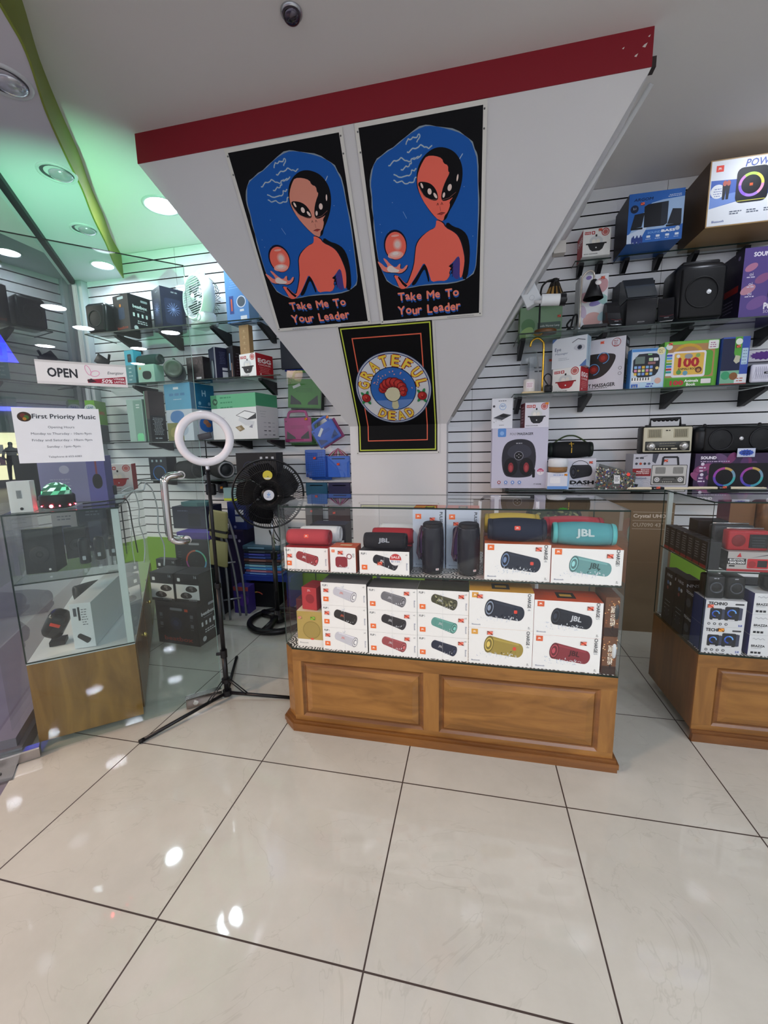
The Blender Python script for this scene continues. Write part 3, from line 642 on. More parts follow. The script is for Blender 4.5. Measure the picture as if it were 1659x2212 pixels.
portable('mustard yellow portable speaker behind the navy one', .415, .995, ZS+.150, .222, .047, 'c2a838', 'ad942c', None, 'charge')
portable('teal portable speaker with a big logo at the right end of the upper shelf', .673, .885, ZS+.138, .222, .046, '4f9ea6', '57b3b5', 'big', 'charge', rot=-4, lc='b9cfd0')
portable('red portable speaker behind the teal one on the upper shelf', .655, .985, ZS+.142, .224, .047, 'b23a46', '9d2e3a', 'big', 'charge', lc='c58d92')
portable('camouflage portable speaker at the back beside the red one, green price burst on it', .60, 1.10, ZS+.150, .220, .047, '3a4330', '20241c', None, 'charge', orn=camo_orn)
carton('speaker_carton', 'orange carton under the yellow speaker at the back of the upper shelf', .415, .955, ZS, .225, .12, .149, c='cf6628', group=Rg)
carton('speaker_carton', 'orange carton under the red and camouflage speakers at the back of the upper shelf', .655, .95, ZS, .235, .22, .141, c='c85f26', group=Rg)
g = G(); g.prism([((.022 if i % 2 else .028)*math.cos(2*pi*i/24), (.014 if i % 2 else .018)*math.sin(2*pi*i/24)) for i in range(24)], 0, .001, '52b43a', f=fXZ); Pr(g, (0, -.001, 0), (1, 0, 0), (0, 0, 1), .0002).lines(0, .002, .03, 2, .008, .004, '1c4a16')
tag(g.obj('price_burst', None, (.64, 1.098, ZS+.237)), 'green starburst price card on top of the camouflage speaker', 'price card')
for i, x in enumerate((.092, .239)):
    t = thing('upright_speaker', ('upright black glass speaker, left of the pair in the central showcase', 'upright black glass speaker, right of the pair in the central showcase')[i], 'speaker', (x, .890, ZS), (0, 0, .1*i), 'portable speakers')
    g = G(); g.lathe([(.036, .006), (.044, .012), (.0465, .06), (.0465, .15), (.044, .196), (.042, .2)], mat('23242a', .12), n=36); g.obj('glass_body', t)
    g = G(); g.lathe([(.042, .1995), (.041, .212), (.036, .217), (.030, .214), (.001, .213)], mat('131316', .6), n=36, cap=False); g.lathe([(.030, 0), (.036, .002), (.037, .008)], mat('131316', .6), n=36); g.obj('end_cap', t)
    g = G(); p = PrC(g, .0455, 0, 0); p.a0 = 0; p.P = lambda a, b, p=p: Vector(((.046+p.k)*math.sin(a/.046), -(.046+p.k)*math.cos(a/.046), b)); p.rr(.016, .022, .030, .031, .002, 'd8d4d4').text('JBL', .023, .0265, .006, 'd8402c'); g.obj('logo', t)
    g = G(); g.tube([(-.046, .004, .2), (-.060, .006, .15), (-.066, .006, .08), (-.058, .006, .055), (-.052, .006, .08)], .005, mat('4a3644', .5), 8); g.obj('carry_strap', t)
# lower level
for k, (c, lbl) in enumerate((('c9c9d2', 'lowest'), ('201e1f', 'middle'), ('c9c9d2', 'topmost'))):
    carton('speaker_carton', ('white carton with pale grey speaker picture, lowest of the left stack of three', 'white carton with black speaker picture, middle of the left stack of three', 'white carton with pale grey speaker picture, topmost of the left stack of three')[k], -.291, .834, ZB+k*.104, .206, .12, .1035, front=flip(c, 'e0603a'), side='25262b', top='77777c', st=((.12, .66),), group=Rg)
for k, c in enumerate(('9c4a4e', '26242a', '6f6f75')):
    carton('speaker_carton', ('white carton with red speaker picture, lowest of the second stack from the left', 'white carton with black speaker picture, middle of the second stack from the left', 'white carton with grey speaker picture, topmost of the second stack from the left')[k], -.075, .828, ZB+k*.1015, .212, .12, .101, front=flip(c, 'cfcfd4'), top='5e5e62', st=((.80, .80),), group=Rg)
for k, c in enumerate(('20263c', '5f9a90', '43422f')):
    carton('speaker_carton', ('white carton with navy speaker picture, lowest of the third stack from the left', 'white carton with green speaker picture, middle of the third stack from the left', 'white carton with camouflage speaker picture, topmost of the third stack from the left')[k], .138, .830, ZB+k*.1015, .211, .12, .101, front=flip(c, 'cfcfd4', orn=camo if k == 2 else None), top='3b3d30', st=((.86, .78),), group=Rg)
for k, c in enumerate(('a08c42', '232a3a')):
    carton('speaker_carton', ('carton with mustard speaker picture, lower one of the yellow-topped pair', 'yellow-topped carton with dark blue speaker picture, upper of its pair')[k], .370, .826, ZB+k*.1565, .250, .13, .156, front=charge(c, '4', 'e0a23c', ring='8a97ad' if k else None), top='e2a93a', side='e2a93a', ptop=handle_top, st=(((.34, .88) if k == 0 else (.17, .86)),), group=Rg)
for k, c in enumerate(('86303a', '1c212d')):
    carton('speaker_carton', ('carton with dark red speaker picture, lower one of the orange-topped pair', 'orange-topped carton with black speaker picture, upper of its pair')[k], .621, .826, ZB+k*.1445, .249, .13, .144, front=charge(c, '5', 'dd5f32', big=True), top='d9562a', side='d9562a', ptop=handle_top, st=(((.75, .84) if k == 0 else (.82, .84)),), group=Rg)
def dare(p, w, h):
    for i in range(20): p.disc(w*random.random(), h*(.3+.65*random.random()), .0025, random.choice(['e8b070', 'f0d0a0', 'b06a3a']), n=8)
    p.rect(0, 0, w, h*.22, '33201a').text('DARE TO LISTEN', w*.55, h*.52, .016, 'f3ead8', h*.5, rot=-pi/2, bold=.03).poly([(w*.5, h*.22), (w*.62, h*.3), (w*.66, h*.22), (w*.6, h*.12)], '20140f')
for k in range(2):
    t = carton('headphone_pack', ('brown headphone pack DARE TO LISTEN, lower one at the right end of the showcase', 'brown headphone pack DARE TO LISTEN, upper one at the right end of the showcase')[k], .778, .828, ZB+k*.158, .050, .14, .155, c='6b4630', front=dare, rside=lambda p, w, h: p.rect(0, 0, w, h, 'c8cdd0'), group='headphone packs', cat='headphones')
    g = G(); g.torus((.016, .055, .085), (1, 0, 0), .048, .008, mat('cfd6da' if k == 0 else '3a3f42', .3), 28, 8, 1.3); g.obj('headphone', t)
carton('speaker_carton', 'gold carton with round clip speaker picture at the left end of the lower level', -.456, .842, ZB, .125, .10, .168, c='b39a52', side='c9a957', top='e5d9b4', st=((.12, .82, 'ffb09a', .018), (.62, .82, '7fe03c', .022)), group=Rg,
       front=lambda p, w, h: (p.rect(0, 0, w, .035, 'eceae4'), p.disc(w*.55, h*.48, .042, '8f7c3a'), p.disc(w*.55, h*.48, .038, 'a38d48'), p.rr(w*.5, h*.2, w*.62, h*.25, .003, 'e0523f'), p.text('Bluetooth', .03, .018, .006, '60646c', .04)))
carton('speaker_carton', 'red carton standing on the gold one at the left end of the lower level', -.462, .86, ZB+.169, .075, .10, .105, rot=-8, c='b23a3e', top='a5333a', group=Rg, front=lambda p, w, h: (p.disc(w*.55, h*.5, .022, '8f2a30'), p.text('JBL', w*.5, h*.86, .012, 'e6c8c8')))
carton('speaker_carton', 'dark red carton lying behind the left stack on the lower level', -.525, .975, ZB, .11, .12, .17, c='5c2228', group=Rg)
carton('speaker_carton', 'maroon carton with black band at the back, seen above the third stack', .142, 1.02, ZB+.15, .20, .14, .15, c='4a1e24', front=lambda p, w, h: p.rect(w*.4, 0, w*.55, h, '141214'), group=Rg)
carton('speaker_carton', 'plain dark carton at the very back, under the maroon one', .142, 1.02, ZB, .20, .14, .149, c='3a3a3e', group=Rg)
# ================================================================== RIGHT SHOWCASE
t, sf = showcase('wooden display case with small radios and computer speakers, cut by the frame at right', 1.202, 2.30, 1.072, 1.522, 0, [(.075, .53), (.60, 1.05)], OAKS)
Rr_ = 'small radio and speaker cartons in the right showcase'
BK = '1b1c20'
g = G(); g.box(.014, .034, .43, .446, .41, 1.05, 'b9c6c4'); g.obj('back_upright', t)
# upper shelf
for k in range(7):
    carton('radio_carton', 'slim black carton %s in the row at the left end glass' % ('nearest the front glass', 'second from the front', 'third from the front', 'in the middle', 'third from the back', 'second from the back', 'at the far end')[k], 1.232, 1.10+k*.056, ZS, .05, .05, .115, c=BK, top='2b2b30', lside=lambda p, w, h: (p.lines(w*.5, h*.85, w*.7, 7, .011, .003, '8a8d92'), p.rect(0, 0, w, .014, '8a2a2a')), group='slim black cartons in a row')
def band(p, w, h):
    p.rect(0, 0, w, h, 'a9a5a2').rect(0, 0, w, .010, '9c1f2a').poly([(w*.5, h*.7), (w*.95, h*.86), (w*.95, h*.92)], '55555a')
    p.rect(0, h*.36, w*.42, h*.66, '17171a').text('BLUETOOTH', w*.21, h*.59, .007, 'f2f2f2', .05, bold=.02).text('9 BAND RADIO', w*.21, h*.46, .009, 'f2f2f2', .058, bold=.03)
    p.rr(w*.45, .014, w*.93, h*.66, .004, 'b4222c').rect(w*.68, .02, w*.9, h*.58, '16181c').disc(w*.56, h*.38, .014, '8f1a22'); p.lines(w*.12, h*.24, w*.2, 1, .01, .006, '1a1a1c'); p.poly([(w*.2, h*.74), (w*.27, h*.96), (w*.31, h*.74)], 'b4222c')
carton('radio_carton', 'carton reading 9 BAND RADIO with a red radio picture, red radio on it', 1.352, 1.083, ZS, .155, .08, .082, c='a9a5a2', side='2a2a2e', front=band, group=Rr_, cat='box')
def radio(label, x, y, z, w, d, h, c, rot=0):
    t = thing('pocket_radio', label, 'radio', (x, y, z), (0, 0, math.radians(rot)), 'small radios')
    g = G(); g.rb(-w/2, w/2, 0, d, 0, h, .008, mat(c, .3)); g.obj('body', t)
    g = G(); g.box(w*.02, w*.46, -.002, .002, h*.15, h*.82, '14161a'); p = Pr(g, (w*.02, -.002, h*.15), (1, 0, 0), (0, 0, 1), .0003); p.lines(w*.22, h*.5, w*.36, 4, .011, .002, '4a5058'); g.obj('tuning_dial', t)
    g = G(); g.lathe([(h*.30, 0), (h*.28, .002), (.001, .0022)], mat(shade(c, .7), .5), (-w*.24, .0, h*.5), (0, -1, 0), 24, cap=False); g.obj('speaker_grille', t)
    g = G(); g.tube([(-w*.45, d*.7, h+.004), (w*.45, d*.7, h+.004)], .003, mat('c8ccd0', .2, .9), 8); g.obj('antenna', t)
    g = G(); g.tube([(w*.5, d*.4, h*.8), (w*.58, -.006, h*.5), (w*.61, -.012, h*.2), (w*.56, -.008, .004)], .002, mat('15151a', .6), 6); g.obj('wrist_strap', t)
    return t
radio('red pocket radio standing on the 9 BAND RADIO carton', 1.35, 1.10, ZS+.083, .145, .045, .083, 'a01e28')
radio('black pocket radio with chrome top behind the red one', 1.345, 1.19, ZS+.085, .15, .045, .085, '2a2b30', 0)
carton('radio_carton', 'black carton reading 9 BAND R standing behind the silver radio', 1.32, 1.30, ZS, .12, .08, .17, c=BK, group=Rr_, front=lambda p, w, h: (p.rect(0, h*.3, w, h*.38, '8a2a2a'), p.text('9 BAND R', w*.5, h*.52, .013, 'e8e8e8', .07, bold=.02), p.disc(w*.5, h*.2, .018, '5a3a36')))
carton('radio_carton', 'dark carton under the black pocket radio', 1.345, 1.18, ZS, .15, .09, .084, c='4a4a50', group=Rr_)
def radiob(p, w, h):
    p.rect(0, h*.75, w, h, 'c9cacc').rect(.006, h*.62, w, h*.78, '17181c').text('RADIO', .012, h*.70, .016, 'f2f2f2', .075, al='l', bold=.05)
    for k in range(4): p.disc(.014, h*(.48-.12*k), .006, '55585e'); p.disc(.014, h*(.48-.12*k), .003, 'e8e8e8'); p.lines(.028, h*(.47-.12*k), .05, 1, .01, .004, '8a8d92', al='l')
    p.disc(w*.7, h*.35, .034, 'b9bbbf').disc(w*.7, h*.35, .026, '8a8d92')
carton('radio_carton', 'silver grey carton reading RADIO at the frame edge', 1.50, 1.085, ZS, .155, .10, .147, c='a9abb0', front=radiob, lside=lambda p, w, h: p.text('RADIO', w*.5, h*.8, .014, '3a3c42', .06, bold=.02), st=((.42, .58),), group=Rr_)
t = thing('vintage_radio', 'brown wooden vintage style radio at the back of the right showcase', 'radio', (1.62, 1.29, ZS), (0, 0, 0), 'small radios')
g = G(); g.rb(-.12, .14, 0, .10, .10, .26, .02, WOODD); g.box(-.12, .14, .01, .09, 0, .10, mat('4a2c1c', .5)); g.obj('body', t)
g = G()
for k in range(7): g.tube([(-.075+k*.018, -.002, .225), (-.085+k*.018, -.004, .19), (-.068+k*.018, -.002, .145)], .0035, mat('e6ddc4', .3), 8)
g.obj('speaker_grille', t)
g = G(); g.lathe([(.017, 0), (.016, .012), (.001, .013)], mat('c9c2b4', .2, .8), (.075, 0, .135), (0, -1, 0), 20, cap=False); g.obj('tuning_knob', t)
carton('radio_carton', 'plain brown carton left of the vintage radio at the back', 1.445, 1.33, ZS, .10, .10, .25, c='7a5434', side='5a2a3a', group=Rr_)
# lower level
def nns(p, w, h): p.text('NNS', w*.5, h*.90, .014, 'b9bcc2', .05, bold=.02).disc(w*.4, h*.76, .010, '5a7aa8').disc(w*.4, h*.66, .009, '8a4a4a').disc(w*.62, h*.76, .009, 'c8ccd2'); p.lines(w*.5, h*.4, w*.6, 4, .02, .004, '8a8d92'); p.disc(w*.5, h*.2, .022, '34363c')
carton('speaker_carton', 'tall black carton with coloured dots, farther one at the left glass of the right showcase', 1.232, 1.34, ZB, .05, .11, .265, c=BK, lside=nns, front=nns, group=Rr_)
carton('speaker_carton', 'tall black carton with coloured dots, nearer one at the left glass of the right showcase', 1.235, 1.235, ZB, .055, .10, .268, c=BK, lside=nns, front=nns, group=Rr_)
def techs(p, w, h): p.text('TECHNO', w*.55, h*.85, .012, 'c9ccd2', .062, bold=.03, rot=-.05).rr(w*.2, h*.25, w*.75, h*.65, .006, '2c3036').disc(w*.48, h*.45, .02, '4a5058')
for k in range(4):
    a, b = divmod(k, 2)
    carton('speaker_carton', ('dark side-on carton with white lettering, lower one behind the blue-ringed speaker cartons', 'dark side-on carton with white lettering, upper one behind the blue-ringed speaker cartons')[b], 1.245, 1.185+.0*b if a else 1.185, ZB+b*.118, .07, .045, .117, c=BK, lside=techs, group='dark side-on cartons') if a == 0 else None
def techno(p, w, h):
    p.text('TECHNO', .010, h-.014, .013, '1c1d22', .068, al='l', bold=.05).rr(w*.72, h-.018, w*.94, h-.011, .003, '3a3c42')
    for x, s in ((w*.27, .85), (w*.66, 1)):
        p.rr(x-.026*s, h*.26, x+.026*s, h*.26+.06*s, .006, '1d1f26').poly([(x+.026*s, h*.28), (x+.038*s, h*.30), (x+.038*s, h*.26+.055*s), (x+.026*s, h*.26+.058*s)], '3a3f55')
        p.ring(x, h*.26+.032*s, .017*s, .005*s, ['6aa8f0', '3a6ad8', '2a4ab0', '22263a']).disc(x, h*.26+.032*s, .008*s, '15161c').rect(x-.012*s, h*.27, x+.012*s, h*.30, 'e8e8ee')
    for k in range(4): p.disc(.018+k*.021, .013, .0055, '2c2e34'); p.disc(.018+k*.021, .013, .003, 'cfd2d6')
    p.text('2.0', w-.016, .010, .008, '2a4ab0', bold=.03)
for k in range(2):
    carton('speaker_carton', ('grey-white carton with two blue-ringed speakers and orange price tag, lower of the pair', 'grey-white carton with two blue-ringed speakers and red price tag, upper of the pair')[k], 1.290, 1.085, ZB+k*.1165, .148, .10, .116, c='d3d5d8', side='24386e', front=techno, st=(((.44, .90, 'ffa028') if k == 0 else (.12, .78)),), group=Rr_)
def cube_spk(label, x, y, z, w, h, c='0d0e10', rc='0e0e10'):
    t = thing('computer_speaker', label, 'speaker', (x, y, z), group='small computer speakers')
    g = G(); g.rb(-w/2, w/2, 0, w, 0, h, .010, mat(c, .35)); g.obj('cabinet', t)
    g = G(); g.torus((0, -.001, h*.5), (0, 1, 0), w*.32, .004, mat('4a4d54', .2, .6), 32, 8); g.lathe([(w*.30, 0), (w*.12, .004), (.001, .006)], mat(rc, .25), (0, -.001, h*.5), (0, -1, 0), 28, cap=False)
    g.obj('driver', t)
    g = G(); Pr(g, (-w/2, -.0006, 0), (1, 0, 0), (0, 0, 1), .0002).lines(w/2, h*.88, w*.35, 1, .01, .004, '9a9da4'); g.obj('logo', t)
cube_spk('small black computer speaker with round driver, left of the pair on the blue-ringed cartons', 1.255, 1.10, ZB+.2335, .068, .098)
cube_spk('small black computer speaker with round driver, right of the pair on the blue-ringed cartons', 1.328, 1.10, ZB+.2335, .068, .098)
def unno(p, w, h):
    p.line([(.012+.004*i, h-.016+.003*math.sin(i*1.6)) for i in range(12)], .0016, '8a8d94').text('BRAZZA', .010, h*.48, .009, '1c1d22', .048, al='l', bold=.04); p.lines(.010, h*.36, .04, 1, .01, .002, '8a8d94', al='l')
    for k in range(3): p.rect(.010+k*.013, h*.10, .020+k*.013, h*.20, '22242a')
    for x in (w*.60, w*.82): p.poly(chaikin([(x-.03, h*.25), (x-.018, h*.78), (x+.012, h*.85), (x+.03, h*.70), (x+.026, h*.22)], 2), '1e1e26').disc(x-.008, h*.5, .012, '3a2c3a').disc(x-.008, h*.38, .010, '4a3038')
for k in range(3):
    carton('speaker_carton', ('white carton with tilted black speakers and red price tag, lowest of three at right', 'white carton with tilted black speakers and lime price tag, middle of three at right', 'white carton with tilted black speakers and no price tag, topmost of three at right')[k], 1.467, 1.085, ZB+k*.0905, .160, .10, .09, c='d9dbde', side='2a2c7a', front=unno, st=((), (), ())[k] if k == 2 else (((.62, .82) if k == 0 else (.50, .85, 'b6f03c')),), group=Rr_)
t = thing('computer_speaker', 'rounded black speaker with chrome cones lying on the three white cartons at the frame edge', 'speaker', (1.475, 1.10, ZB+.272), group='small computer speakers')
g = G(); g.rb(-.05, .05, 0, .06, 0, .082, .024, mat('15161a', .2)); g.obj('cabinet', t)
g = G(); g.lathe([(.024, .0), (.018, .004), (.006, .006), (.001, .007)], mat('5a4a50', .15, .7), (0, -.001, .034), (0, -1, 0), 24, sx=1, cap=False); g.lathe([(.024, .0), (.018, .002), (.001, .001)], mat('2a2026', .2), (0, -.001, .068), (0, -1, 0), 24, sx=1, sy=.5, cap=False); g.obj('driver', t)
carton('speaker_carton', 'dark blue carton standing behind the three white cartons at the frame edge', 1.50, 1.20, ZB, .17, .12, .27, c='22243a', group=Rr_)

# ================================================================== RIGHT WALL SHELVES
BLK = mat('141417', .4)
def wshelf(label, x0, x1, z, y0, xs, group='glass wall shelves', dep=.10):
    t = thing('wall_shelf', label, 'shelf', (x0, y0, z), group=group)
    g = G(); g.add([(0, 0, -.004), (x1-x0, 0, -.004), (x1-x0, 2.487-y0, -.004), (0, 2.487-y0, -.004)], [(0, 1, 2, 3)], GLS)
    g.box(0, x1-x0, -.001, .001, -.008, 0, EDGE); g.box(-.001, .001, 0, 2.487-y0, -.008, 0, EDGE); g.obj('glass_plate', t)
    for x in xs:
        g = G(); yw = 2.489-y0; q = [(max(.02, yw-.26), -.009), (yw, -.009), (yw, -.009-dep), (yw-.03, -.009-dep), (max(.02, yw-.26), -.026)]
        g.prism(q, -.014, .014, BLK, f=lambda a, b, c: (c, a, b)); g.obj('bracket', t, (x-x0, 0, 0))
    return t
wshelf('short glass shelf under the egg cooker carton, high on the right wall', .90, 1.12, 2.49, 2.38, (.946, 1.063), dep=.07)
wshelf('high glass shelf under the blue speaker carton and the big party speaker carton', 1.16, 2.3, 2.49, 2.37, (1.22, 1.416, 1.62, 1.9), dep=.07)
wshelf('glass shelf with the lamps and black speakers on the right wall', .53, 2.4, 2.0, 2.14, (.57, 1.07, 1.56, 2.05))
wshelf('glass shelf with massagers and toys on the right wall', .51, 2.4, 1.622, 2.13, (.56, 1.0, 1.53, 2.0))
wshelf('lowest glass shelf with the foot massager and radios on the right wall', .47, 2.4, .988, 2.10, (.49, .93, 1.39, 1.9), dep=.05)
z = 2.492; Rw = 'cartons on the right wall shelves'
def egg(c, tx='EGG COOKER'):
    def f(p, w, h):
        p.rect(w*.06, h*.80, w*.28, h*.90, 'b8242c').text('RAPID', w*.17, h*.85, h*.05, 'f6e8e8', w*.18, bold=.03).rr(w*.31, h*.79, w*.43, h*.91, .004, 'b8242c').disc(w*.37, h*.85, w*.035, 'f2e2e2', n=12)
        p.ring(w*.80, h*.84, w*.14, w*.03, ['b8242c', 'c85a58']).disc(w*.80, h*.84, w*.09, 'cf7a74').lines(w*.80, h*.86, w*.1, 3, h*.025, h*.01, 'b8242c')
        p.disc(w*.48, h*.54, w*.24, 'd9dcdd', h*.19).disc(w*.40, h*.52, w*.07, 'f0ede6', h*.10).disc(w*.55, h*.52, w*.07, 'eae6dd', h*.10).rect(w*.45, h*.70, w*.51, h*.78, '1f2023')
        p.poly([(w*.18, h*.44), (w*.80, h*.44), (w*.72, h*.24), (w*.62, h*.17), (w*.36, h*.17), (w*.27, h*.24)], c).rect(w*.12, h*.42, w*.86, h*.47, shade(c, .8)).disc(w*.49, h*.30, w*.025, 'e6e6e6')
        p.text(tx, w*.06, h*.08, h*.035, '2a2c30', w*.5, al='l', bold=.02)
    return f
def eggside(p, w, h): p.text('EGG', w*.5, h*.70, h*.17, 'f8ecec', w*.72, bold=.05).text('COOKER', w*.5, h*.53, h*.07, 'f3d0d0', w*.72, bold=.03).lines(w*.5, h*.4, w*.7, 4, h*.07, h*.03, 'dd8080').disc(w*.25, h*.12, h*.04, 'f4e0e0')
RED = 'b3262f'
carton('appliance_carton', 'white and red egg cooker carton alone on the short high shelf', 1.014, 2.335, z, .166, .15, .162, side=RED, top='e8e8e6', front=egg('26272b'), lside=eggside, st=((.62, .93),), group=Rw)
def sbass(p, w, h):
    p.rect(0, 0, w, h, '2b66b8').poly([(0, h*.12), (w*.2, h*.5), (w*.42, h*.78), (w*.62, h*.82), (w, h*.84), (w, h*.30), (w*.62, h*.25), (w*.3, h*.25)], '9dbbe0').poly([(0, 0), (0, h*.18), (w*.28, h*.30), (w*.36, h*.30), (w*.22, 0)], 'c9d8ee')
    p.text('ARGOM', w*.26, h*.87, h*.055, '14284e', w*.34, bold=.03, shear=.2); p.lines(w*.94, h*.89, w*.3, 2, h*.03, h*.012, 'c9d8ee', al='r')
    p.disc(w*.11, h*.69, w*.075, '16233f').text('2.1', w*.11, h*.70, h*.04, 'e8eef8')
    p.poly([(w*.30, h*.30), (w*.29, h*.72), (w*.36, h*.76), (w*.72, h*.78), (w*.72, h*.34), (w*.66, h*.30)], '14171f').poly([(w*.60, h*.31), (w*.60, h*.77), (w*.72, h*.78), (w*.72, h*.34)], '252b38')
    p.poly([(w*.06, h*.30), (w*.12, h*.58), (w*.30, h*.60), (w*.26, h*.32)], '191d26').poly([(w*.72, h*.32), (w*.80, h*.62), (w*.96, h*.60), (w*.97, h*.30)], '191d26').rr(w*.06, h*.27, w*.28, h*.31, .004, '0f1116').rr(w*.7, h*.27, w*.96, h*.31, .004, '0f1116')
    for k in range(9): p.disc(w*(.10+.022*k), h*(.06+.03*math.sin(k*2)), w*.018, '2a3f86', h*.07, n=10)
    p.text('SOUND', w*.38, h*.185, h*.04, '7fb2ee', w*.24, al='l', bold=.02).text('BASS', w*.63, h*.195, h*.045, 'eef4fc', w*.24, al='l', bold=.05).disc(w*.91, h*.22, w*.04, 'b9c6da')
    for k in range(4): p.rr(w*(.36+.17*k), h*.085, w*(.43+.17*k), h*.13, .002, 'd9e4f4').lines(w*(.395+.17*k), h*.05, w*.1, 1, .01, h*.012, 'c9d8ee')
carton('speaker_carton', 'blue carton with a black speaker set picture, on the high shelf', 1.305, 2.215, z, .300, .25, .275, c='2b66b8', side='1a1d2c', top='2456a0', front=sbass, st=((.25, .78),), group=Rw)
def party(p, w, h):
    p.rect(.006, .006, w-.006, h-.006, 'e9edf2').poly([(.01, h*.28), (.01, h*.70), (w*.30, h*.68), (w*.9, h*.70), (w*.9, h*.40), (w*.5, h*.42)], '4a6cc0').poly([(.01, h*.28), (.01, h*.45), (w*.3, h*.5), (w*.45, h*.42)], '7a9ade')
    jbl(p, .03, h*.82, .032, 'ee4a3a'); p.text('POWERFUL SOUND', w*.33, h*.90, .036, '5a68a8', .42, al='l', bold=.02, shear=.2)
    p.disc(w*.09, h*.53, .036, 'eef2f6').lines(w*.09, h*.56, .045, 4, .012, .004, '6a78b0')
    for x in (.135, .17): p.poly([(w*x, h*.40), (w*x+.012, h*.40), (w*x+.018, h*.62), (w*x-.002, h*.62)], '23252e').disc(w*x+.009, h*.64, .010, 'c46a5a', .014)
    p.rr(w*.26, h*.32, w*.56, h*.84, .03, '1d1f27').ring(w*.40, h*.58, .062, .014, ['e8e060', 'c0e060', 'd890d8', '9a6ae8', 'b48af0', 'e8a0c0']).disc(w*.40, h*.58, .046, '15161b').rect(w*.385, h*.56, w*.415, h*.60, 'e0602c'); p.rect(w*.28, h*.345, w*.54, h*.355, 'e8e060')
    for k in range(3): p.lines(w*(.22+.16*k), h*.20, w*.12, 2, .011, .005, '5a6478', al='l')
    p.text('Bluetooth', .03, h*.08, .012, '3a5aa8', .06, al='l')
carton('speaker_carton', 'big brown carton with white printed front reading POWERFUL, on the high shelf', 1.80, 2.135, 2.50, .520, .335, .345, c='a98a5e', side='59432f', top='a98a5e', front=party, group=Rw)
# --- shelf with lamps and speakers
z = 2.003
t = carton('lamp_carton', 'green carton reading Candle Warmer Lamp, behind the black candle lamp', .69, 2.33, z, .27, .12, .205, c='7fa07e', side='8fb07c', group=Rw, st=((.93, .66),), front=lambda p, w, h: (p.rr(w*.42, h*.26, w*.97, h*.50, .004, '50645c'), p.text('Candle Warmer Lamp', w*.695, h*.38, .017, 'e4ece6', w*.5), p.disc(w*.2, h*.42, .045, '5f8a5e'), p.disc(w*.16, h*.2, .05, '9cc07a', .03, .6)))
t = thing('candle_warmer_lamp', 'black candle warmer lamp with pleated gold shade on a round wooden base', 'lamp', (.705, 2.22, z), group='lamps on the wall shelves')
g = G(); g.lathe([(.066, 0), (.070, .006), (.070, .022), (.066, .027), (.001, .027)], WOODD, sy=.75); g.obj('base', t)
g = G(); g.tube(spl([(-.035, .03, .02), (-.035, .03, .2), (-.03, .03, .29), (-.005, .025, .325), (.03, .02, .335), (.075, .02, .335)], 5), .006, mat('17171a', .4)); g.obj('stem', t)
g = G(); n = 48; pr = [(.026, .0), (.036, -.03), (.066, -.105)]
vs = [(.05+(r*(1+(.07 if (i % 4) < 2 else -.05)))*math.cos(2*pi*i/n), .02+(r*(1+(.07 if (i % 4) < 2 else -.05)))*math.sin(2*pi*i/n), .315+h) for r, h in pr for i in range(n)]
for j in range(2):
    for i in range(n): g.add([vs[j*n+i], vs[j*n+(i+1) % n], vs[(j+1)*n+(i+1) % n], vs[(j+1)*n+i]], [(0, 1, 2, 3)], mat('26221c', .4) if (i % 4) >= 2 or j == 0 else mat('b08a4e', .3, .7))
g.lathe([(.028, 0), (.018, .03), (.006, .034)], mat('17171a', .4), (.05, .02, .31)); g.obj('lamp_shade', t)
g = G(); g.tube(spl([(.835, 2.2, z+.012), (.85, 2.17, z+.02), (.87, 2.2, z+.09), (.895, 2.22, z+.10), (.885, 2.2, z+.02), (.86, 2.21, z+.012), (.84, 2.24, z+.05), (.865, 2.24, z+.085)], 5), .006, mat('17171a', .4)); g.rb(.872, .905, 2.18, 2.22, z+.002, z+.05, .008, PLAS); tag(g.obj('coiled_cord'), 'black coiled power cord in clear plastic beside the candle lamp', 'cord')
def pat(p, w, h):
    for x, y, rx, ry, c, a in ((.3, .95, .10, .06, '8a7ab8', .2), (.75, .8, .28, .2, 'c99aa0', 1.1), (.2, .6, .18, .16, 'd8b0b4', .4), (.6, .5, .25, .09, '8f86c0', .3), (.85, .55, .16, .2, '9cc4c0', .9), (.5, .2, .34, .22, 'd3a8a4', .2), (.85, .25, .2, .12, 'a8c8d0', .8), (.15, .35, .12, .2, 'c6b6cc', .2)):
        p.poly([(min(max(w*x+w*rx*math.cos(q)*math.cos(a)-h*ry*.6*math.sin(q)*math.sin(a), .002), w-.002), min(max(h*y+w*rx*math.cos(q)*math.sin(a)+h*ry*.6*math.sin(q)*math.cos(a), .002), h-.002)) for q in [2*pi*i/24 for i in range(24)]], c)
carton('lamp_carton', 'tall carton with pastel blob pattern behind the black cone lamp', .985, 2.215, z, .165, .13, .335, c='dfe2e6', side='c9cacc', front=pat, st=((.80, .93),), group=Rw)
t = thing('table_lamp', 'small table lamp with a black cone shade and clear bent arm', 'lamp', (.965, 2.14, z), group='lamps on the wall shelves')
g = G(); g.box(-.055, .085, -.02, .045, 0, .016, BLK); g.obj('base', t)
g = G(); g.tube(spl([(-.066, .02, .012), (-.066, .02, .27), (-.06, .02, .31), (-.03, .012, .335), (-.005, .005, .325), (0, 0, .28)], 5), .006, mat('d0c8bc', .15, .6)); g.obj('arm', t)
g = G(); g.lathe([(.012, .28), (.018, .275), (.058, .17), (.056, .168)], mat('17171a', .4), (0, 0, 0), cap=False); g.obj('lamp_shade', t)
g = G(); g.lathe([(.017, 0), (.017, .001), (.001, .0012)], 'eceae8', (.012, -.05, .245), (0, -1, .4), 20, cap=False); g.obj('hang_tag', t)
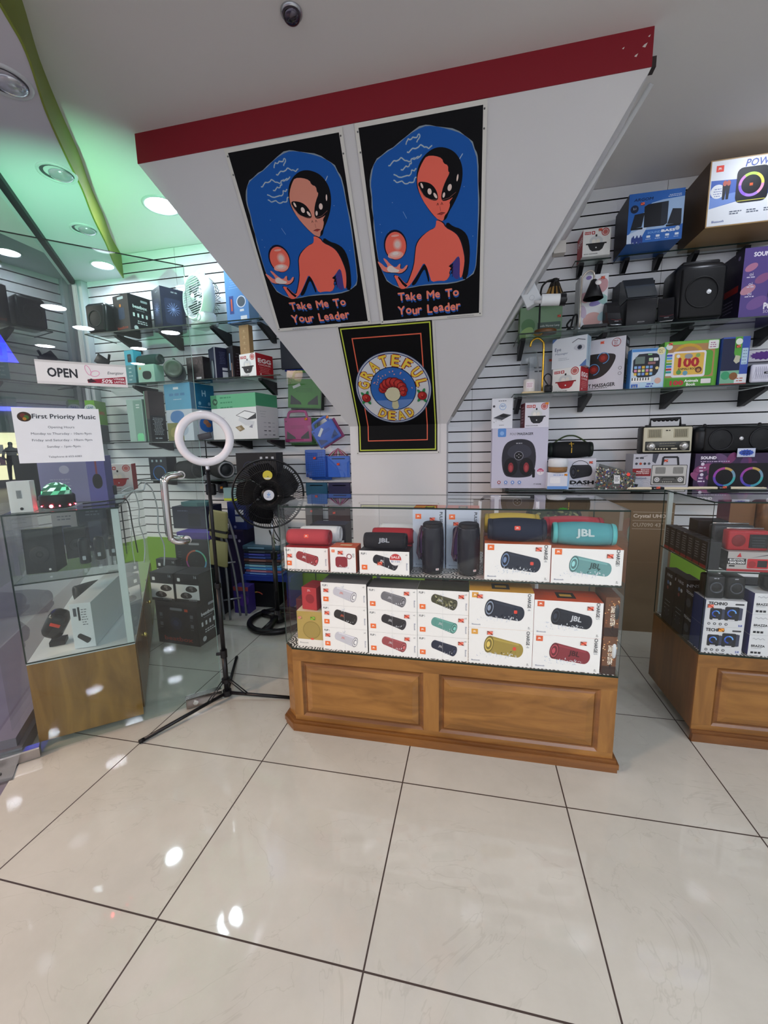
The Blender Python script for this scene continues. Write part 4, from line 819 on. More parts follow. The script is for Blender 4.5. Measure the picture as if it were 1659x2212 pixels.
carton('speaker_carton', 'dark angular speaker carton behind the subwoofer', 1.27, 2.33, z, .21, .12, .31, rot=4, c='24262c', group=Rw)
t = thing('subwoofer', 'black boxy subwoofer with a glossy top panel between its two satellites', 'speaker', (1.25, 2.165, z), group='speakers on the wall shelves')
g = G(); g.rb(-.085, .085, 0, .15, .0, .155, .006, mat('191a1e', .4)); g.prism([(.0, .155), (.15, .155), (.15, .30), (.10, .30)], -.086, .086, mat('2f3236', .3), f=lambda a, b, c: (c, a, b)); g.obj('cabinet', t)
g = G(); v = [(-.08, .006, .165), (.085, .006, .165), (.085, .068, .25), (-.08, .068, .25)]; g.add([(a, b-.004, c+.002) for a, b, c in v], [(0, 1, 2, 3)], mat('6d747a', .1, .6)); g.obj('control_panel', t)
g = G(); Pr(g, (-.085, -.001, 0), (1, 0, 0), (0, 0, 1)).text('ARGOM', .085, .02, .007, 'b9bcc0', .04); g.obj('logo', t)
for i, (x, r_) in enumerate(((1.10, 12), (1.376, -14))):
    t = thing('satellite_speaker', ('black curved satellite speaker left of the subwoofer', 'black curved satellite speaker right of the subwoofer')[i], 'speaker', (x, 2.13, z), (0, 0, math.radians(r_)), 'speakers on the wall shelves')
    g = G(); g.prism(chaikin([(-.005, .012), (.0, .012), (.028, .06), (.045, .15), (.085, .15), (.085, .012)], 1), -.04, .04, mat('1c1d21', .16), f=lambda a, b, c: (c, a, b)); g.obj('cabinet', t)
    g = G(); g.tube([(-.036, .0, .010), (-.03, -.006, .0035), (.03, -.006, .0035), (.036, .0, .010)], .003, mat('a0a4a8', .2, .9)); g.obj('foot', t)
    g = G(); p = Pr(g, (-.04, -.006, 0), (1, 0, 0), (0, 0, 1)); p.text('ARGOM', .04, .024, .005, 'b9bcc0', .025); p.line([(.005, .036), (.04, .030), (.075, .036)], .001, '9a2a30'); g.obj('logo', t)
t = thing('party_speaker', 'big black rounded party speaker with a small chrome badge on the lamp shelf', 'speaker', (1.567, 2.165, z), group='speakers on the wall shelves')
g = G(); g.rb(-.14, .14, 0, .22, 0, .335, .05, mat('1a1b1f', .3)); g.rb(-.10, .10, .03, .12, .325, .35, .012, mat('1a1b1f', .3)); g.obj('cabinet', t)
g = G(); g.rb(-.112, .118, -.006, .02, .02, .30, .03, mat('101114', .55)); g.torus((0, -.007, .16), (0, 1, 0), .085, .004, mat('17181b', .5), 40); g.obj('grille', t)
g = G(); g.lathe([(.014, 0), (.012, .004), (.008, .002), (.001, .003)], mat('c9ccd0', .2, .8), (.035, -.007, .16), (0, -1, 0), 20, cap=False); g.obj('badge', t)
def pode(p, w, h):
    p.rect(0, 0, w, h, '5b4a8e')
    for x, y, r_, c in ((.12, .72, .10, 'b87a9a'), (.3, .55, .12, '8f5a8a'), (.1, .4, .12, 'c08a9c'), (.25, .2, .16, '7a5a9a'), (.7, .85, .2, '6a4f9a')): p.disc(w*x, h*y, w*r_, c, h*r_*.5, .5)
    p.text('SOUND', w*.14, h*.90, .022, 'efeaf6', .10, al='l', bold=.05); p.rr(w*.40, h*.22, w*1.0-.004, h*.82, .03, '15141a').ring(w*.72, h*.48, .085, .022, ['d84aa0', 'b04ad0', '7a5ae8', '5a6af0', '6a9af0', 'e05a9a']).disc(w*.72, h*.48, .062, '0e0e12')
    for k in range(3): p.text('♪' if 0 else 'oi', w*.13, h*(.62-.14*k), .018, 'efeaf6').lines(w*.13, h*(.57-.14*k), w*.14, 1, .01, .006, 'd8d0e8')
    p.text('PODER', w*.36, h*.145, .034, 'f4f0fa', .105, al='l', bold=.05).text('SOFISTICADO', w*.36, h*.065, .016, 'e0d8f0', .13, al='l')
carton('speaker_carton', 'tall purple carton with one big glowing ring picture, at the frame edge', 1.935, 2.155, z, .34, .30, .375, c='5b4a8e', side='241c38', front=pode, lside=lambda p, w, h: (p.rect(w*.35, h*.40, w*.9, h*.50, 'a02a2a'), p.lines(w*.6, h*.3, w*.4, 4, .02, .006, '8a80a0'), p.disc(w*.85, h*.9, .012, '8a80b0')), group=Rw)
# --- shelf with massagers and toys
z = 1.6235
t = thing('candle_lamp', 'gold arched candle lamp with clear glass shade over a white candle', 'lamp', (.645, 2.24, z), group='lamps on the wall shelves')
g = G(); g.box(-.075, .075, -.05, .05, 0, .016, mat('d8c49a', .4)); g.obj('base', t)
g = G(); g.tube(spl([(.06, .02, .014), (.06, .02, .30), (.05, .02, .345), (.015, .01, .365), (-.02, .0, .345), (-.028, 0, .31)], 5), .007, mat('d4a83e', .2, .9), 10); g.obj('arch_stem', t)
g = G(); g.lathe([(.03, .285), (.045, .28), (.052, .24), (.062, .165), (.06, .165), (.05, .24), (.04, .275), (.03, .28)], PLAS, (-.03, 0, 0), cap=False); g.obj('glass_shade', t)
g = G(); g.lathe([(.036, .017), (.037, .02), (.037, .095), (.034, .098), (.001, .09)], mat('ece8e4', .4), (-.028, -.005, 0)); p = Pr(g, (-.055, -.043, .03), (1, 0, 0), (0, 0, 1)); p.rect(.004, .008, .05, .05, 'f0e4e8').lines(.027, .036, .036, 3, .009, .004, 'c08aa0'); g.obj('candle', t)
carton('lamp_carton', 'plain off-white carton standing behind the gold candle lamp', .715, 2.36, z, .17, .10, .27, c='b9bcc0', front=lambda p, w, h: p.lines(w*.35, h*.7, w*.35, 2, .025, .010, '55585e'), st=((.82, .88),), group=Rw)
g = G(); g.rb(.705, .755, 2.15, 2.19, z, z+.05, .012, mat('151518', .4)); g.tube(spl([(.73, 2.15, z+.04), (.70, 2.16, z+.09), (.72, 2.17, z+.12), (.745, 2.16, z+.1), (.74, 2.15, z+.02)], 5), .004, mat('151518', .4)); tag(g.obj('power_adapter'), 'black power adapter with looped cord at the foot of the gold candle lamp', 'adapter')
carton('appliance_carton', 'egg cooker carton with red cooker picture, under the eye massager carton', .920, 2.16, z, .180, .150, .158, rot=-32, corner=True, side=RED, top='e8e8e6', front=egg('b02830'), rside=eggside, group=Rw)
def eye(p, w, h):
    p.poly([(0, h), (0, h*.86), (w*.14, h)], '5a7ab4').poly([(w, 0), (w*.8, 0), (w, h*.22)], '5a7ab4').text('Eye', w*.08, h*.62, .028, '2a3c6a', .04, al='l').text('Massager', w*.10, h*.48, .016, '6a7a9a', .08, al='l')
    p.poly(chaikin([(w*.60, h*.62), (w*.74, h*.74), (w*.92, h*.70), (w*.97, h*.58), (w*.86, h*.50), (w*.72, h*.52)], 2), 'c9cdd6').disc(w*.80, h*.62, .014, '3a4254').disc(w*.80, h*.62, .006, '101218').line([(w*.58, h*.80), (w*.74, h*.90), (w*.95, h*.84)], .004, '4a4f5c').lines(w*.2, h*.32, .07, 2, .01, .003, 'a4acb8', al='l')
carton('massager_carton', 'white carton reading Eye Massager with an eye printed on it', .950, 2.16, z+.159, .215, .09, .19, rot=-28, corner=True, c='dfe5ec', side='b7d0e0', front=eye, rside=lambda p, w, h: p.text('eye massager', w*.5, h*.5, .016, '4a6a9a', h*.6, rot=pi/2), group=Rw)
def footm(p, w, h):
    p.poly(chaikin([(w*.04, h*.30), (w*.08, h*.68), (w*.3, h*.74), (w*.72, h*.72), (w*.86, h*.66), (w*.70, h*.36), (w*.45, h*.24)], 2), '35302f')
    for x, y in ((w*.58, h*.64), (w*.40, h*.44)): p.ring(x, y, .036, .005, ['6a9ad0', '6a9ad0', '35302f', '6a9ad0']).disc(x, y, .026, '8a2a26').disc(x, y, .014, 'b03a30')
    p.text('FOOT MASSAGER', w*.48, h*.13, .022, '2c2c30', w*.72, bold=.03).lines(w*.45, h*.07, w*.6, 1, .01, .005, '8a8d92').ring(w*.82, h*.90, .026, .003, ['a82a30']).lines(w*.82, h*.925, .032, 4, .010, .004, 'a82a30')
    for k in range(2): p.ring(w*.92, h*(.42-.10*k), .010, .002, ['4a4d54'])
def footside(p, w, h):
    p.rect(w*.25, h*.88, w*.8, h*.94, '8a9098').rect(w*.15, h*.60, w*.85, h*.82, 'd8cfc8').rr(w*.2, h*.3, w*.48, h*.5, .006, '14161a').rr(w*.55, h*.3, w*.85, h*.5, .006, 'cfd2d6').rect(w*.1, h*.04, w*.9, h*.14, '4a7ab8').lines(w*.5, h*.26, w*.6, 3, .018, .006, '9a9da4')
carton('massager_carton', 'large white carton reading FOOT MASSAGER with dark side, on the toy shelf', 1.187, 2.20, z, .300, .115, .335, rot=-28, corner=True, c='e4e3ec', side='33343a', front=footm, rside=footside, st=((.55, .93),), group=Rw)
def tabtoy(p, w, h):
    p.rect(.004, .004, w-.004, h-.004, 'c9d6e4').rect(.004, h*.92, w-.004, h-.004, '4a8ad0').poly(chaikin([(w*.06, h*.28), (w*.06, h*.86), (w*.70, h*.88), (w*.84, h*.80), (w*.84, h*.45), (w*.70, h*.28)], 1), '20232c')
    p.rect(w*.12, h*.62, w*.40, h*.80, '6a7a74').rr(w*.52, h*.68, w*.64, h*.76, .003, 'b9d8a0').rr(w*.66, h*.68, w*.80, h*.76, .003, 'e6e6ea').rr(w*.5, h*.6, w*.72, h*.66, .003, '9a6a6a')
    for i in range(5):
        for j in range(3): p.rr(w*(.10+.115*i), h*(.33+.085*j), w*(.185+.115*i), h*(.395+.085*j), .002, ['e0b84a', 'd88ab0', '8ab8e0', 'e6d0a0', '7a9ae0', 'c8e0a0'][(i*2+j) % 6])
    p.disc(w*.77, h*.5, .009, 'e6cf8a').rect(.008, h*.16, w*.62, h*.27, 'f2f2f0')
    for i in range(7): p.rect(w*(.05+.08*i), h*.20, w*(.08+.08*i), h*.27, '1a1a1c')
    p.rect(w*.30, .004, w-.004, h*.15, 'b9d8ea').rect(.008, .006, w*.24, h*.11, '3a6ac0').text('2-5', w*.14, h*.055, .012, 'f4e05a').disc(w*.82, h*.18, .018, 'd8b0a0').lines(w*.6, h*.09, .05, 2, .014, .007, '3a4ab0').disc(w*.86, h*.92, .022, 'efe6b0').lines(w*.86, h*.945, .03, 3, .009, .004, '9a8a5a').lines(w*.55, h*.83, .03, 1, .01, .007, '9ad0a0')
carton('toy_carton', 'light blue toy carton with a black learning tablet behind a window', 1.304, 2.15, z, .190, .07, .238, rot=0, c='7fb0dc', side='4a8ad0', front=tabtoy, group=Rw)
def anim(p, w, h):
    p.rect(0, 0, w, h, '64b03a').poly([(w*.05, h*.22), (w*.08, h*.94), (w*.93, h*.95), (w*.93, h*.22)], 'b98a5a').rect(w*.03, h*.93, w*.96, h*.985, '7cc048')
    p.line([(w*(.45+.24*math.cos(a)), h*(.72+.19*math.sin(a))) for a in [i*pi/14 for i in range(15)]], .018, 'd8a83c'); p.rr(w*.06, h*.26, w*.22, h*.76, .008, 'e6e8e8')
    for i, c in enumerate(('4a5ac8', '58a8d8', 'c8c03c', '50a040', '3a8ad0', 'c83a3a', '2a9a9a', 'eef0f0')): p.rr(w*.055, h*(.68-.06*i), w*.2, h*(.725-.06*i), .003, c)
    p.rr(w*.72, h*.24, w*.90, h*.78, .02, '5aa838'); p.rr(w*.16, h*.22, w*.78, h*.78, .014, 'f0e8ee').rr(w*.20, h*.27, w*.745, h*.74, .008, 'e8bc50')
    p.text('100', w*.47, h*.54, .052, 'b3222c', w*.36, bold=.05).text('ANIMALS BOOK', w*.46, h*.40, .012, '3a2a26', w*.36, bold=.03).disc(w*.30, h*.33, .014, '5a9a50').disc(w*.42, h*.31, .014, '6aa0b8').disc(w*.66, h*.37, .018, '6a3a22').disc(w*.66, h*.36, .010, 'c08a4a').disc(w*.46, h*.67, .022, '9a9aa0', .015)
    p.disc(w*.63, h*.68, .012, '8ab060').disc(w*.27, h*.68, .010, 'e8e8ea').rect(w*.06, .0, w*.92, h*.19, '4f9a30').text('100', w*.16, h*.10, .026, 'c8343c', .07, al='l', bold=.06).text('Animals', w*.42, h*.14, .016, 'f4f8f0', .075, al='l', bold=.04).text('Book', w*.46, h*.06, .016, 'f4f8f0', .05, al='l', bold=.04)
    p.rr(w*.72, h*.07, w*.90, h*.17, .003, 'f0eaea').rr(w*.80, h*.80, w*.985, h*.985, .006, 'e6f0e0').rr(w*.815, h*.815, w*.97, h*.97, .004, 'f4f4f0').lines(w*.89, h*.92, .04, 3, .012, .005, 'a85a8a').disc(w*.09, h*.89, .018, 'e8efe4')
carton('toy_carton', 'green toy carton with a big red 100 and a handled book inside', 1.553, 2.19, z, .298, .09, .275, c='64b03a', side='5aa038', front=anim, st=((.11, .95),), group=Rw)
def pup(p, w, h):
    p.rect(0, h*.30, w*.72, h*.97, '1a2244').rect(w*.70, 0, w, h, '3a55b0').poly([(w*.45, h), (w*.45, h*.66), (w*.56, h*.5), (w*.72, h*.55), (w*.72, h)], '5aa83c').disc(w*.6, h*.90, .018, 'e8f0e0').rr(w*.74, h*.42, w*.96, h*.76, .003, 'b9d4e6').lines(w*.85, h*.70, .026, 5, .018, .004, '6a86a8').poly([(w*.45, h*.50), (w*.52, h*.62), (w*.68, h*.60), (w*.68, h*.48), (w*.56, h*.44)], 'c8c6ae')
    p.rect(0, 0, w*.7, h*.30, '7fb89a').rect(w*.55, h*.03, w, h*.22, 'e6e9ec').lines(w*.75, h*.12, .04, 2, .014, .006, 'c06a5a').rect(0, 0, w, h*.03, 'a03a3a').disc(w*.2, h*.2, .024, '3fa070').disc(w*.5, h*.18, .022, '8a5a34')
t = carton('toy_carton', 'blue and green toy carton with a dark window, right of the green toy carton', 1.778, 2.165, z, .140, .11, .275, c='3a55b0', side='3a55b0', front=pup, st=((.58, .80),), group=Rw)
t = thing('mini_speaker', 'small white speaker with diamond mesh front at the frame edge of the toy shelf', 'speaker', (1.945, 2.14, z), group='speakers on the wall shelves')
g = G(); g.rb(-.09, .11, 0, .07, 0, .112, .025, mat('26272b', .4)); g.obj('cabinet', t)
g = G(); g.rb(-.088, .108, -.004, .02, .004, .108, .022, mat('dcdcec', .5)); p = Pr(g, (-.088, -.004, .004), (1, 0, 0), (0, 0, 1))
for i in range(16): p.line([(.022+.01*i, .02), (.022+.01*i-.012 if i else .02, .088)], .0012, '9a9ab0').line([(.022+.01*i-.012, .02), (.022+.01*i, .088)], .0012, '9a9ab0')
p.rr(.062, .048, .10, .060, .005, '2a2b30').lines(.081, .052, .022, 1, .01, .004, 'c8c8d0'); g.obj('mesh_front', t)
t = carton('speaker_carton', 'dark carton with a purple starburst card behind the small white speaker', 1.955, 2.24, z, .21, .12, .21, c='2f2b3c', group=Rw, front=lambda p, w, h: (p.rr(w*.1, h*.66, w*.95, h*.98, .01, 'd8d6e0'), p.poly([(w*.55+(.075 if i % 2 else .062)*math.cos(2*pi*i/32), h*.82+(.026 if i % 2 else .02)*math.sin(2*pi*i/32)) for i in range(32)], '5a2a8a'), p.rect(w*.1, h*.50, w*.95, h*.62, '8a8d96')))
# --- lowest shelf
z = .9895
def footbig(p, w, h):
    p.rect(0, 0, w, h, 'c9c9de').rr(w*.10, h*.86, w*.25, h*1.0, .008, '5a90d8').disc(w*.175, h*.92, .014, '8ab4ea').text('FOOT', w*.32, h*.905, .016, '50525c', .052, al='l', shear=.15).text('MASSAGER', w*.46, h*.905, .016, '3a3c46', .10, al='l', bold=.03, shear=.15)
    p.poly(chaikin([(w*.22, h*.22), (w*.17, h*.5), (w*.22, h*.74), (w*.38, h*.82), (w*.62, h*.82), (w*.76, h*.74), (w*.81, h*.5), (w*.76, h*.22), (w*.62, h*.18), (w*.36, h*.18)], 2), '2b2b35')
    p.poly(chaikin([(w*.26, h*.55), (w*.32, h*.70), (w*.5, h*.75), (w*.68, h*.70), (w*.74, h*.55), (w*.5, h*.48)], 2), '3a3b48')
    for x in (.35, .63): p.disc(w*x, h*.36, .046, '17171c', .062).disc(w*x, h*.35, .018, '8a3038', .034).disc(w*x, h*.34, .010, 'b04a50', .02)
    p.disc(w*.49, h*.545, .030, '9a9ca8').disc(w*.49, h*.545, .027, '17171c').text('+', w*.49, h*.57, .008, 'e6e6ea').text('o', w*.49, h*.52, .007, 'e6e6ea').text('- -', w*.49, h*.545, .002, 'e6e6ea', .036).lines(w*.49, h*.745, .04, 1, .01, .005, 'b9bcc8').rr(w*.74, h*.18, w*.79, h*.32, .006, '15151a')
    for k, c in enumerate(('a84a4a', '5a86d0', '5a86d0', '5a86d0')): p.disc(w*(.14+.125*k), h*.10, .0115, c).disc(w*(.14+.125*k), h*.10, .006, 'dde2f2', n=12); p.lines(w*(.14+.125*k), h*.055, .022, 1, .01, .004, '8a90b0')
    p.disc(w*.885, h*.28, .024, 'e8e6ee').poly([(w*.885+.022*math.cos(a), h*.28+.022*math.sin(a)) for a in [i*pi/10 for i in range(11)]], 'b8346a').text('SALE', w*.885, h*.30, .009, 'f4e0ea', bold=.02).text('$', w*.885, h*.26, .008, '3a3c46').text('IT HOME', w*.84, h*.07, .010, '4a4c58', .05)
carton('massager_carton', 'big lilac-white carton reading FOOT MASSAGER, at the left end of the lowest shelf', .565, 2.20, z, .366, .19, .412, c='c9c9de', side='b9b9d0', front=footbig, group=Rw)
def hob(p, w, h):
    p.disc(w*.52, h*.72, w*.16, '6aa0d8').disc(w*.52, h*.72, w*.14, 'dfe8f2').text('SALE', w*.52, h*.745, .009, '3a6ab0', bold=.03).text('$', w*.52, h*.69, .007, '3a6ab0'); p.lines(w*.5, h*.9, w*.5, 1, .01, .005, '6a6d76')
    p.poly([(w*.08, h*.36), (w*.55, h*.50), (w*.95, h*.44), (w*.5, h*.28)], '44474f').poly([(w*.08, h*.36), (w*.5, h*.28), (w*.5, h*.24), (w*.08, h*.32)], 'b9bcc4').disc(w*.58, h*.42, w*.2, '1c1d22', h*.05, -.1); p.disc(w*.1, h*.74, .008, '4a4c55'); p.lines(w*.5, h*.1, w*.35, 1, .01, .004, '8a8d96'); splash(p, w*.3, h*.22, w*.5, 10, '6a6d76')
carton('appliance_carton', 'white carton with a portable hob picture on top of the lilac foot massager carton', .445, 2.215, z+.413, .138, .14, .203, c='e2e6ee', front=hob, group=Rw)
carton('appliance_carton', 'white and maroon egg cooker carton on top of the lilac foot massager carton', .672, 2.215, z+.413, .158, .14, .166, rot=6, c='e0dfea', side='6a1f30', front=egg('1f1f25'), lside=lambda p, w, h: p.lines(w*.5, h*.8, w*.6, 6, .02, .008, 'c8a0a8'), st=((.90, .95, 'ffa028', .022),), group=Rw)
t = carton('speaker_carton', 'small pale blue and white carton under the white and wood speaker', .812, 2.14, z, .135, .10, .112, c='dce0ee', front=lambda p, w, h: (p.rect(0, 0, w, h*.18, '6a9ade'), p.rect(w*.93, 0, w, h, '9abce8'), p.rr(w*.12, h*.35, w*.6, h*.72, .006, 'eef0f6'), p.lines(w*.5, h*.82, w*.5, 1, .01, .006, '8aa6d8')), st=((.85, .86, 'ffa028', .02),), group=Rw)
t = thing('mini_speaker', 'small round white speaker with a wooden lower half', 'speaker', (.812, 2.113, z+.1125), group='speakers on the wall shelves')
g = G(); g.lathe([(.055, .034), (.062, .04), (.062, .08), (.055, .09), (.03, .093), (.001, .093)], mat('e6ebf0', .5), (0, .06, 0)); g.obj('white_top', t)
g = G(); g.lathe([(.05, 0), (.058, .006), (.061, .034)], mat('96714a', .5), (0, .06, 0)); g.obj('wooden_base', t)
def dash(p, w, h): spkimg(p, w*.62, h*.56, w*.38, h*.24, .10, '23242b', -1); p.line([(w*(.6+.22*math.cos(a)), h*(.72+.20*math.sin(a))) for a in [i*pi/12 for i in range(13)]], .004, '3a3c44'); p.text('DASH', w*.66, h*.18, .024, '15161b', w*.60, bold=.06).lines(w*.66, h*.07, w*.55, 1, .01, .006, '9a9da8'); p.text('+', w*.55, h*.58, .014, 'a89a5a')
carton('speaker_carton', 'white carton with a boombox picture under the black boombox with a strap handle', .945, 2.245, z, .245, .16, .200, c='d6d8e4', front=dash, st=((.87, .86),), group=Rw)
t = portable('black boombox with gold cross mark and strap handle on the boombox carton', .915, 2.33, z+.2005, .285, .058, '1a1c1e', '1c2620', 'cross', 'charge')
t.name = 'boombox'; t['category'] = 'speaker'
g = G(); g.tube(spl([(-.125, 0, .085), (-.09, 0, .118), (-.04, 0, .148), (.0, 0, .155), (.04, 0, .148), (.09, 0, .118), (.125, 0, .085)], 4), .0055, mat('3a4a28', .5), 8); g.obj('carry_handle', t)
g = G(); v = random.Random(9); W_, H_ = .235, .165
g.prism([(0, 0), (.225, 0), (.235, .105), (.02, .165)], 0, .02, mat('3c3f3a', .25), f=fXZ); p = Pr(g, (0, -.02, 0), (1, 0, 0), (0, 0, 1), .0002)
for i in range(420):
    x, y = v.random()*.225, v.random()*.15
    if y < .158-x*.25: q = .003+.006*v.random(); a = v.random()*3; p.k = .0004+.0003*(i % 5); p.poly([(x+q*math.cos(a+k*2.1), y+q*math.sin(a+k*2.1)) for k in range(3)], v.choice(['7a2f36', '2f6a5a', 'b9b48a', '3a3f8a', '1b1d1b', '8a6a2f', 'd0d2cc', '1b1d1b', '56301f', '101210']))
p.k = .003; p.rect(.105, .035, .14, .09, 'd8dadc').lines(.122, .05, .026, 5, -.007, .003, '2a2b30'); p.disc(.19, .095, .011, 'ff4a3a')
tag(g.obj('sparkly_pouch', None, (1.045, 2.14, z), (math.radians(-9), 0, 0)), 'sparkly multicoloured pouch leaning on the lowest shelf beside the boombox carton', 'pouch')
t = thing('metal_mug', 'brushed metal mug with black handle between the sparkly pouch and the radio carton', 'mug', (1.247, 2.2, z))
g = G(); g.lathe([(.021, 0), (.023, .004), (.024, .085), (.022, .085), (.020, .01), (.001, .008)], mat('a4a6a8', .3, .9), cap=False); g.obj('body', t)
g = G(); g.tube(spl([(-.023, 0, .075), (-.04, 0, .078), (-.046, 0, .05), (-.04, 0, .02), (-.022, 0, .015)], 4), .005, BLK); g.obj('handle', t)
def rad(p, x, y, w, h, c='c9c8c4', dk='1f211c'):
    p.rr(x, y, x+w, y+h, w*.03, dk).rr(x+w*.015, y+h*.025, x+w*.985, y+h*.975, w*.025, c)
    for q in (.25, .75):
        p.rr(x+w*(q-.15), y+h*.55, x+w*(q+.15), y+h*.90, w*.05, shade(c, .85))
        for k in range(7): p.rect(x+w*(q-.13+k*.04), y+h*.57, x+w*(q-.105+k*.04), y+h*.88, shade(c, .6))
    p.rr(x+w*.06, y+h*.08, x+w*.94, y+h*.45, w*.03, shade(c, .45))
    for q in (.17, .83): p.disc(x+w*q, y+h*.27, w*.075, 'd8d8d4').disc(x+w*q, y+h*.27, w*.05, '9a9ca4').disc(x+w*q, y+h*.27, w*.02, 'f2f2f0')
    p.rect(x+w*.3, y+h*.28, x+w*.7, y+h*.38, '2a2a26'); p.line([(x+w*.33, y+h*.31), (x+w*.67, y+h*.31)], w*.008, 'e6e6e0')
    for k in range(5): p.disc(x+w*(.34+.06*k), y+h*.16, w*.015, 'd8d4c8', n=10)
def rbox(p, w, h):
    p.rect(0, 0, w, h, 'c2c3cd').poly([(w*.34, h), (w*.45, h), (w*.40, h*.72), (w*.34, h*.78)], '4a4c58').rect(0, h*.36, w*.33, h*.58, '8a1f26')
    p.line([(w*.03, h*.86), (w*.12, h*.90), (w*.25, h*.95)], .002, '3a3c46').lines(w*.04, h*.86, .06, 1, .01, .010, '3a3c46', al='l')
    for k, s in enumerate(('Stereo', 'Multifunction', 'Bluetooth Speaker')): p.text(s, w*.30, h*(.545-.055*k), .009, 'f4e8e8', (.05, .075, .095)[k], al='r', bold=.03)
    for k in range(4): p.disc(w*(.06+.075*k), h*.72, .008, ('3a3c46', 'b84a2a', '3a3c46', '5a5c66')[k])
    p.text('Bluetooth', w*.05, h*.30, .013, '2a3a6a', .07, al='l').poly([(w*.02, .004), (w*.04, h*.14), (w*.12, h*.12), (w*.10, .004)], '22242c')
    for r_ in (.02, .032, .044): p.line([(w*.25+r_*math.cos(a), h*.10+r_*math.sin(a)) for a in [.2+i*.25 for i in range(10)]], .0012, '9a9ca8')
    p.line([(w*.52, h*.68), (w*.53, h*.90), (w*.78, h*.90), (w*.80, h*.68)], .012, '2a2b30'); rad(p, w*.34, h*.10, w*.62, h*.58)
carton('radio_carton', 'white and red carton with a retro radio picture, retro radio standing on it', 1.445, 2.20, z, .330, .14, .225, c='c2c3cd', side='9a9ba6', front=rbox, st=((.58, .80),), group=Rw)
t = thing('retro_radio', 'cream retro portable radio with two dials and a black carrying handle', 'radio', (1.47, 2.20, z+.2255), (math.radians(-3), 0, 0))
W_, H_ = .292, .175
g = G(); g.rb(-W_/2, W_/2, 0, .09, .004, H_, .010, mat('1c1a16', .4)); g.obj('case', t)
g = G(); g.rb(-W_/2+.006, W_/2-.006, -.004, .02, .01, H_-.006, .008, mat('cdc8b0', .4)); g.obj('front_plate', t)
for s in (-1, 1):
    g = G(); g.rb(s*.075-.042, s*.075+.042, -.006, .0, .10, .158, .02, mat('b4ae94', .5))
    for k in range(7): g.box(s*.075-.034+k*.010, s*.075-.028+k*.010, -.0075, -.005, .105, .153, '7c7864')
    g.obj('speaker_grille', t)
g = G(); g.rb(-.128, .128, -.007, .0, .018, .078, .014, mat('22221c', .3)); p = Pr(g, (-.128, -.007, .018), (1, 0, 0), (0, 0, 1)); p.line([(.08, .030), (.17, .030)], .002, 'b9b49a').lines(.128, .044, .10, 1, .01, .004, '8a8672')
for k in range(5): p.disc(.062+.016*k, .012, .005, 'cfc8b0')
p.rr(.15, .008, .185, .017, .002, 'cfc8b0'); g.obj('dial_panel', t)
for s in (-1, 1):
    g = G(); g.lathe([(.026, 0), (.025, .004), (.020, .006), (.019, .016), (.016, .018), (.001, .018)], mat('b9b8b4', .2, .7), (s*.094, -.007, .046), (0, -1, 0), 28, cap=False); g.lathe([(.009, 0), (.008, .003), (.001, .004)], mat('e8eaee', .15, .5), (s*.094, -.0255, .046), (0, -1, 0), 18, cap=False); g.obj('tuning_knob', t)
g = G(); g.tube([(-.088, .045, H_-.004), (-.086, .045, H_+.048), (.086, .045, H_+.052), (.088, .045, H_-.004)], .008, mat('1b1c20', .5), 8); g.rb(-.115, -.085, .03, .06, H_-.004, H_+.012, .004, BLK); g.rb(.085, .115, .03, .06, H_-.004, H_+.012, .004, BLK)
for k in range(6): g.ell((-.062+k*.025, .045, H_+.042), .013, .009, .010, BLK, 10, 6)
g.obj('carrying_handle', t)
g = G(); Pr(g, (-.03, -.0045, .135), (1, 0, 0), (0, 0, 1)).lines(.03, .008, .03, 1, .01, .007, '2a2820'); g.obj('logo', t)
def sbig(p, w, h):
    p.rect(0, 0, w, h, '3c2c4c')
    r_ = random.Random(4)
    for k in range(26): p.disc(w*r_.random()*.94+w*.03, h*(.1+.8*r_.random()), .03+.02*r_.random(), r_.choice(['7a3a6a', '5a3a6a', '8f4a78', '4a3050', '6a5078']), .022, r_.random()*3)
    p.rr(w*.16, -.0+.002, w*.80, h*.72, .02, '14131a').text('SOUND', w*.06, h*.88, .017, 'efeaf6', .085, al='l', bold=.06).lines(w*.06, h*.76, w*.35, 1, .01, .006, 'c0b0cc', al='l')
    for x in (.33, .62): p.ring(w*x, h*.33, .062, .014, ['7aa0b8', 'c8a860', 'b04a98', '9a4ab0', '6a4ab8', '4a50b8', '4aa0b8', '48b0b0'], 48).disc(w*x, h*.33, .047, '0f0e13')
    for k in range(2): p.lines(w*.085, h*(.58-.3*k), w*.08, 2, .02, .008, 'e0d8ea'); p.disc(w*.085, h*(.70-.3*k), .010, 'e0d8ea')
    p.rr(w*.80, h*.86, w*.97, h*.96, .008, 'c9c6d4').lines(w*.9, h*.5, w*.06, 3, .03, .009, 'e0d8ea')
carton('speaker_carton', 'purple carton with two glowing ring pictures, under the big black boombox', 1.895, 2.20, z, .515, .16, .222, c='3c2c4c', side='221a30', front=sbig, group=Rw)
t = thing('boombox', 'big black twin-driver boombox lying on the purple two-ring carton', 'speaker', (1.895, 2.20, z+.2225), group='speakers on the wall shelves')
g = G(); g.rb(-.275, .275, 0, .15, 0, .172, .05, mat('17181b', .4)); g.ell((-.20, .05, .172), .012, .012, .014, BLK); g.ell((.10, .05, .172), .012, .012, .014, BLK); g.obj('cabinet', t)
g = G(); g.rb(-.22, .22, -.006, .02, .012, .16, .04, mat('101113', .6)); g.obj('grille', t)
for x in (-.13, .09):
    g = G(); g.torus((x, -.007, .086), (0, 1, 0), .064, .005, mat('1b1c20', .4), 40, 8); g.lathe([(.06, .0), (.03, .003), (.001, .005)], mat('131417', .5), (x, -.006, .086), (0, -1, 0), 28, cap=False); g.obj('driver', t)
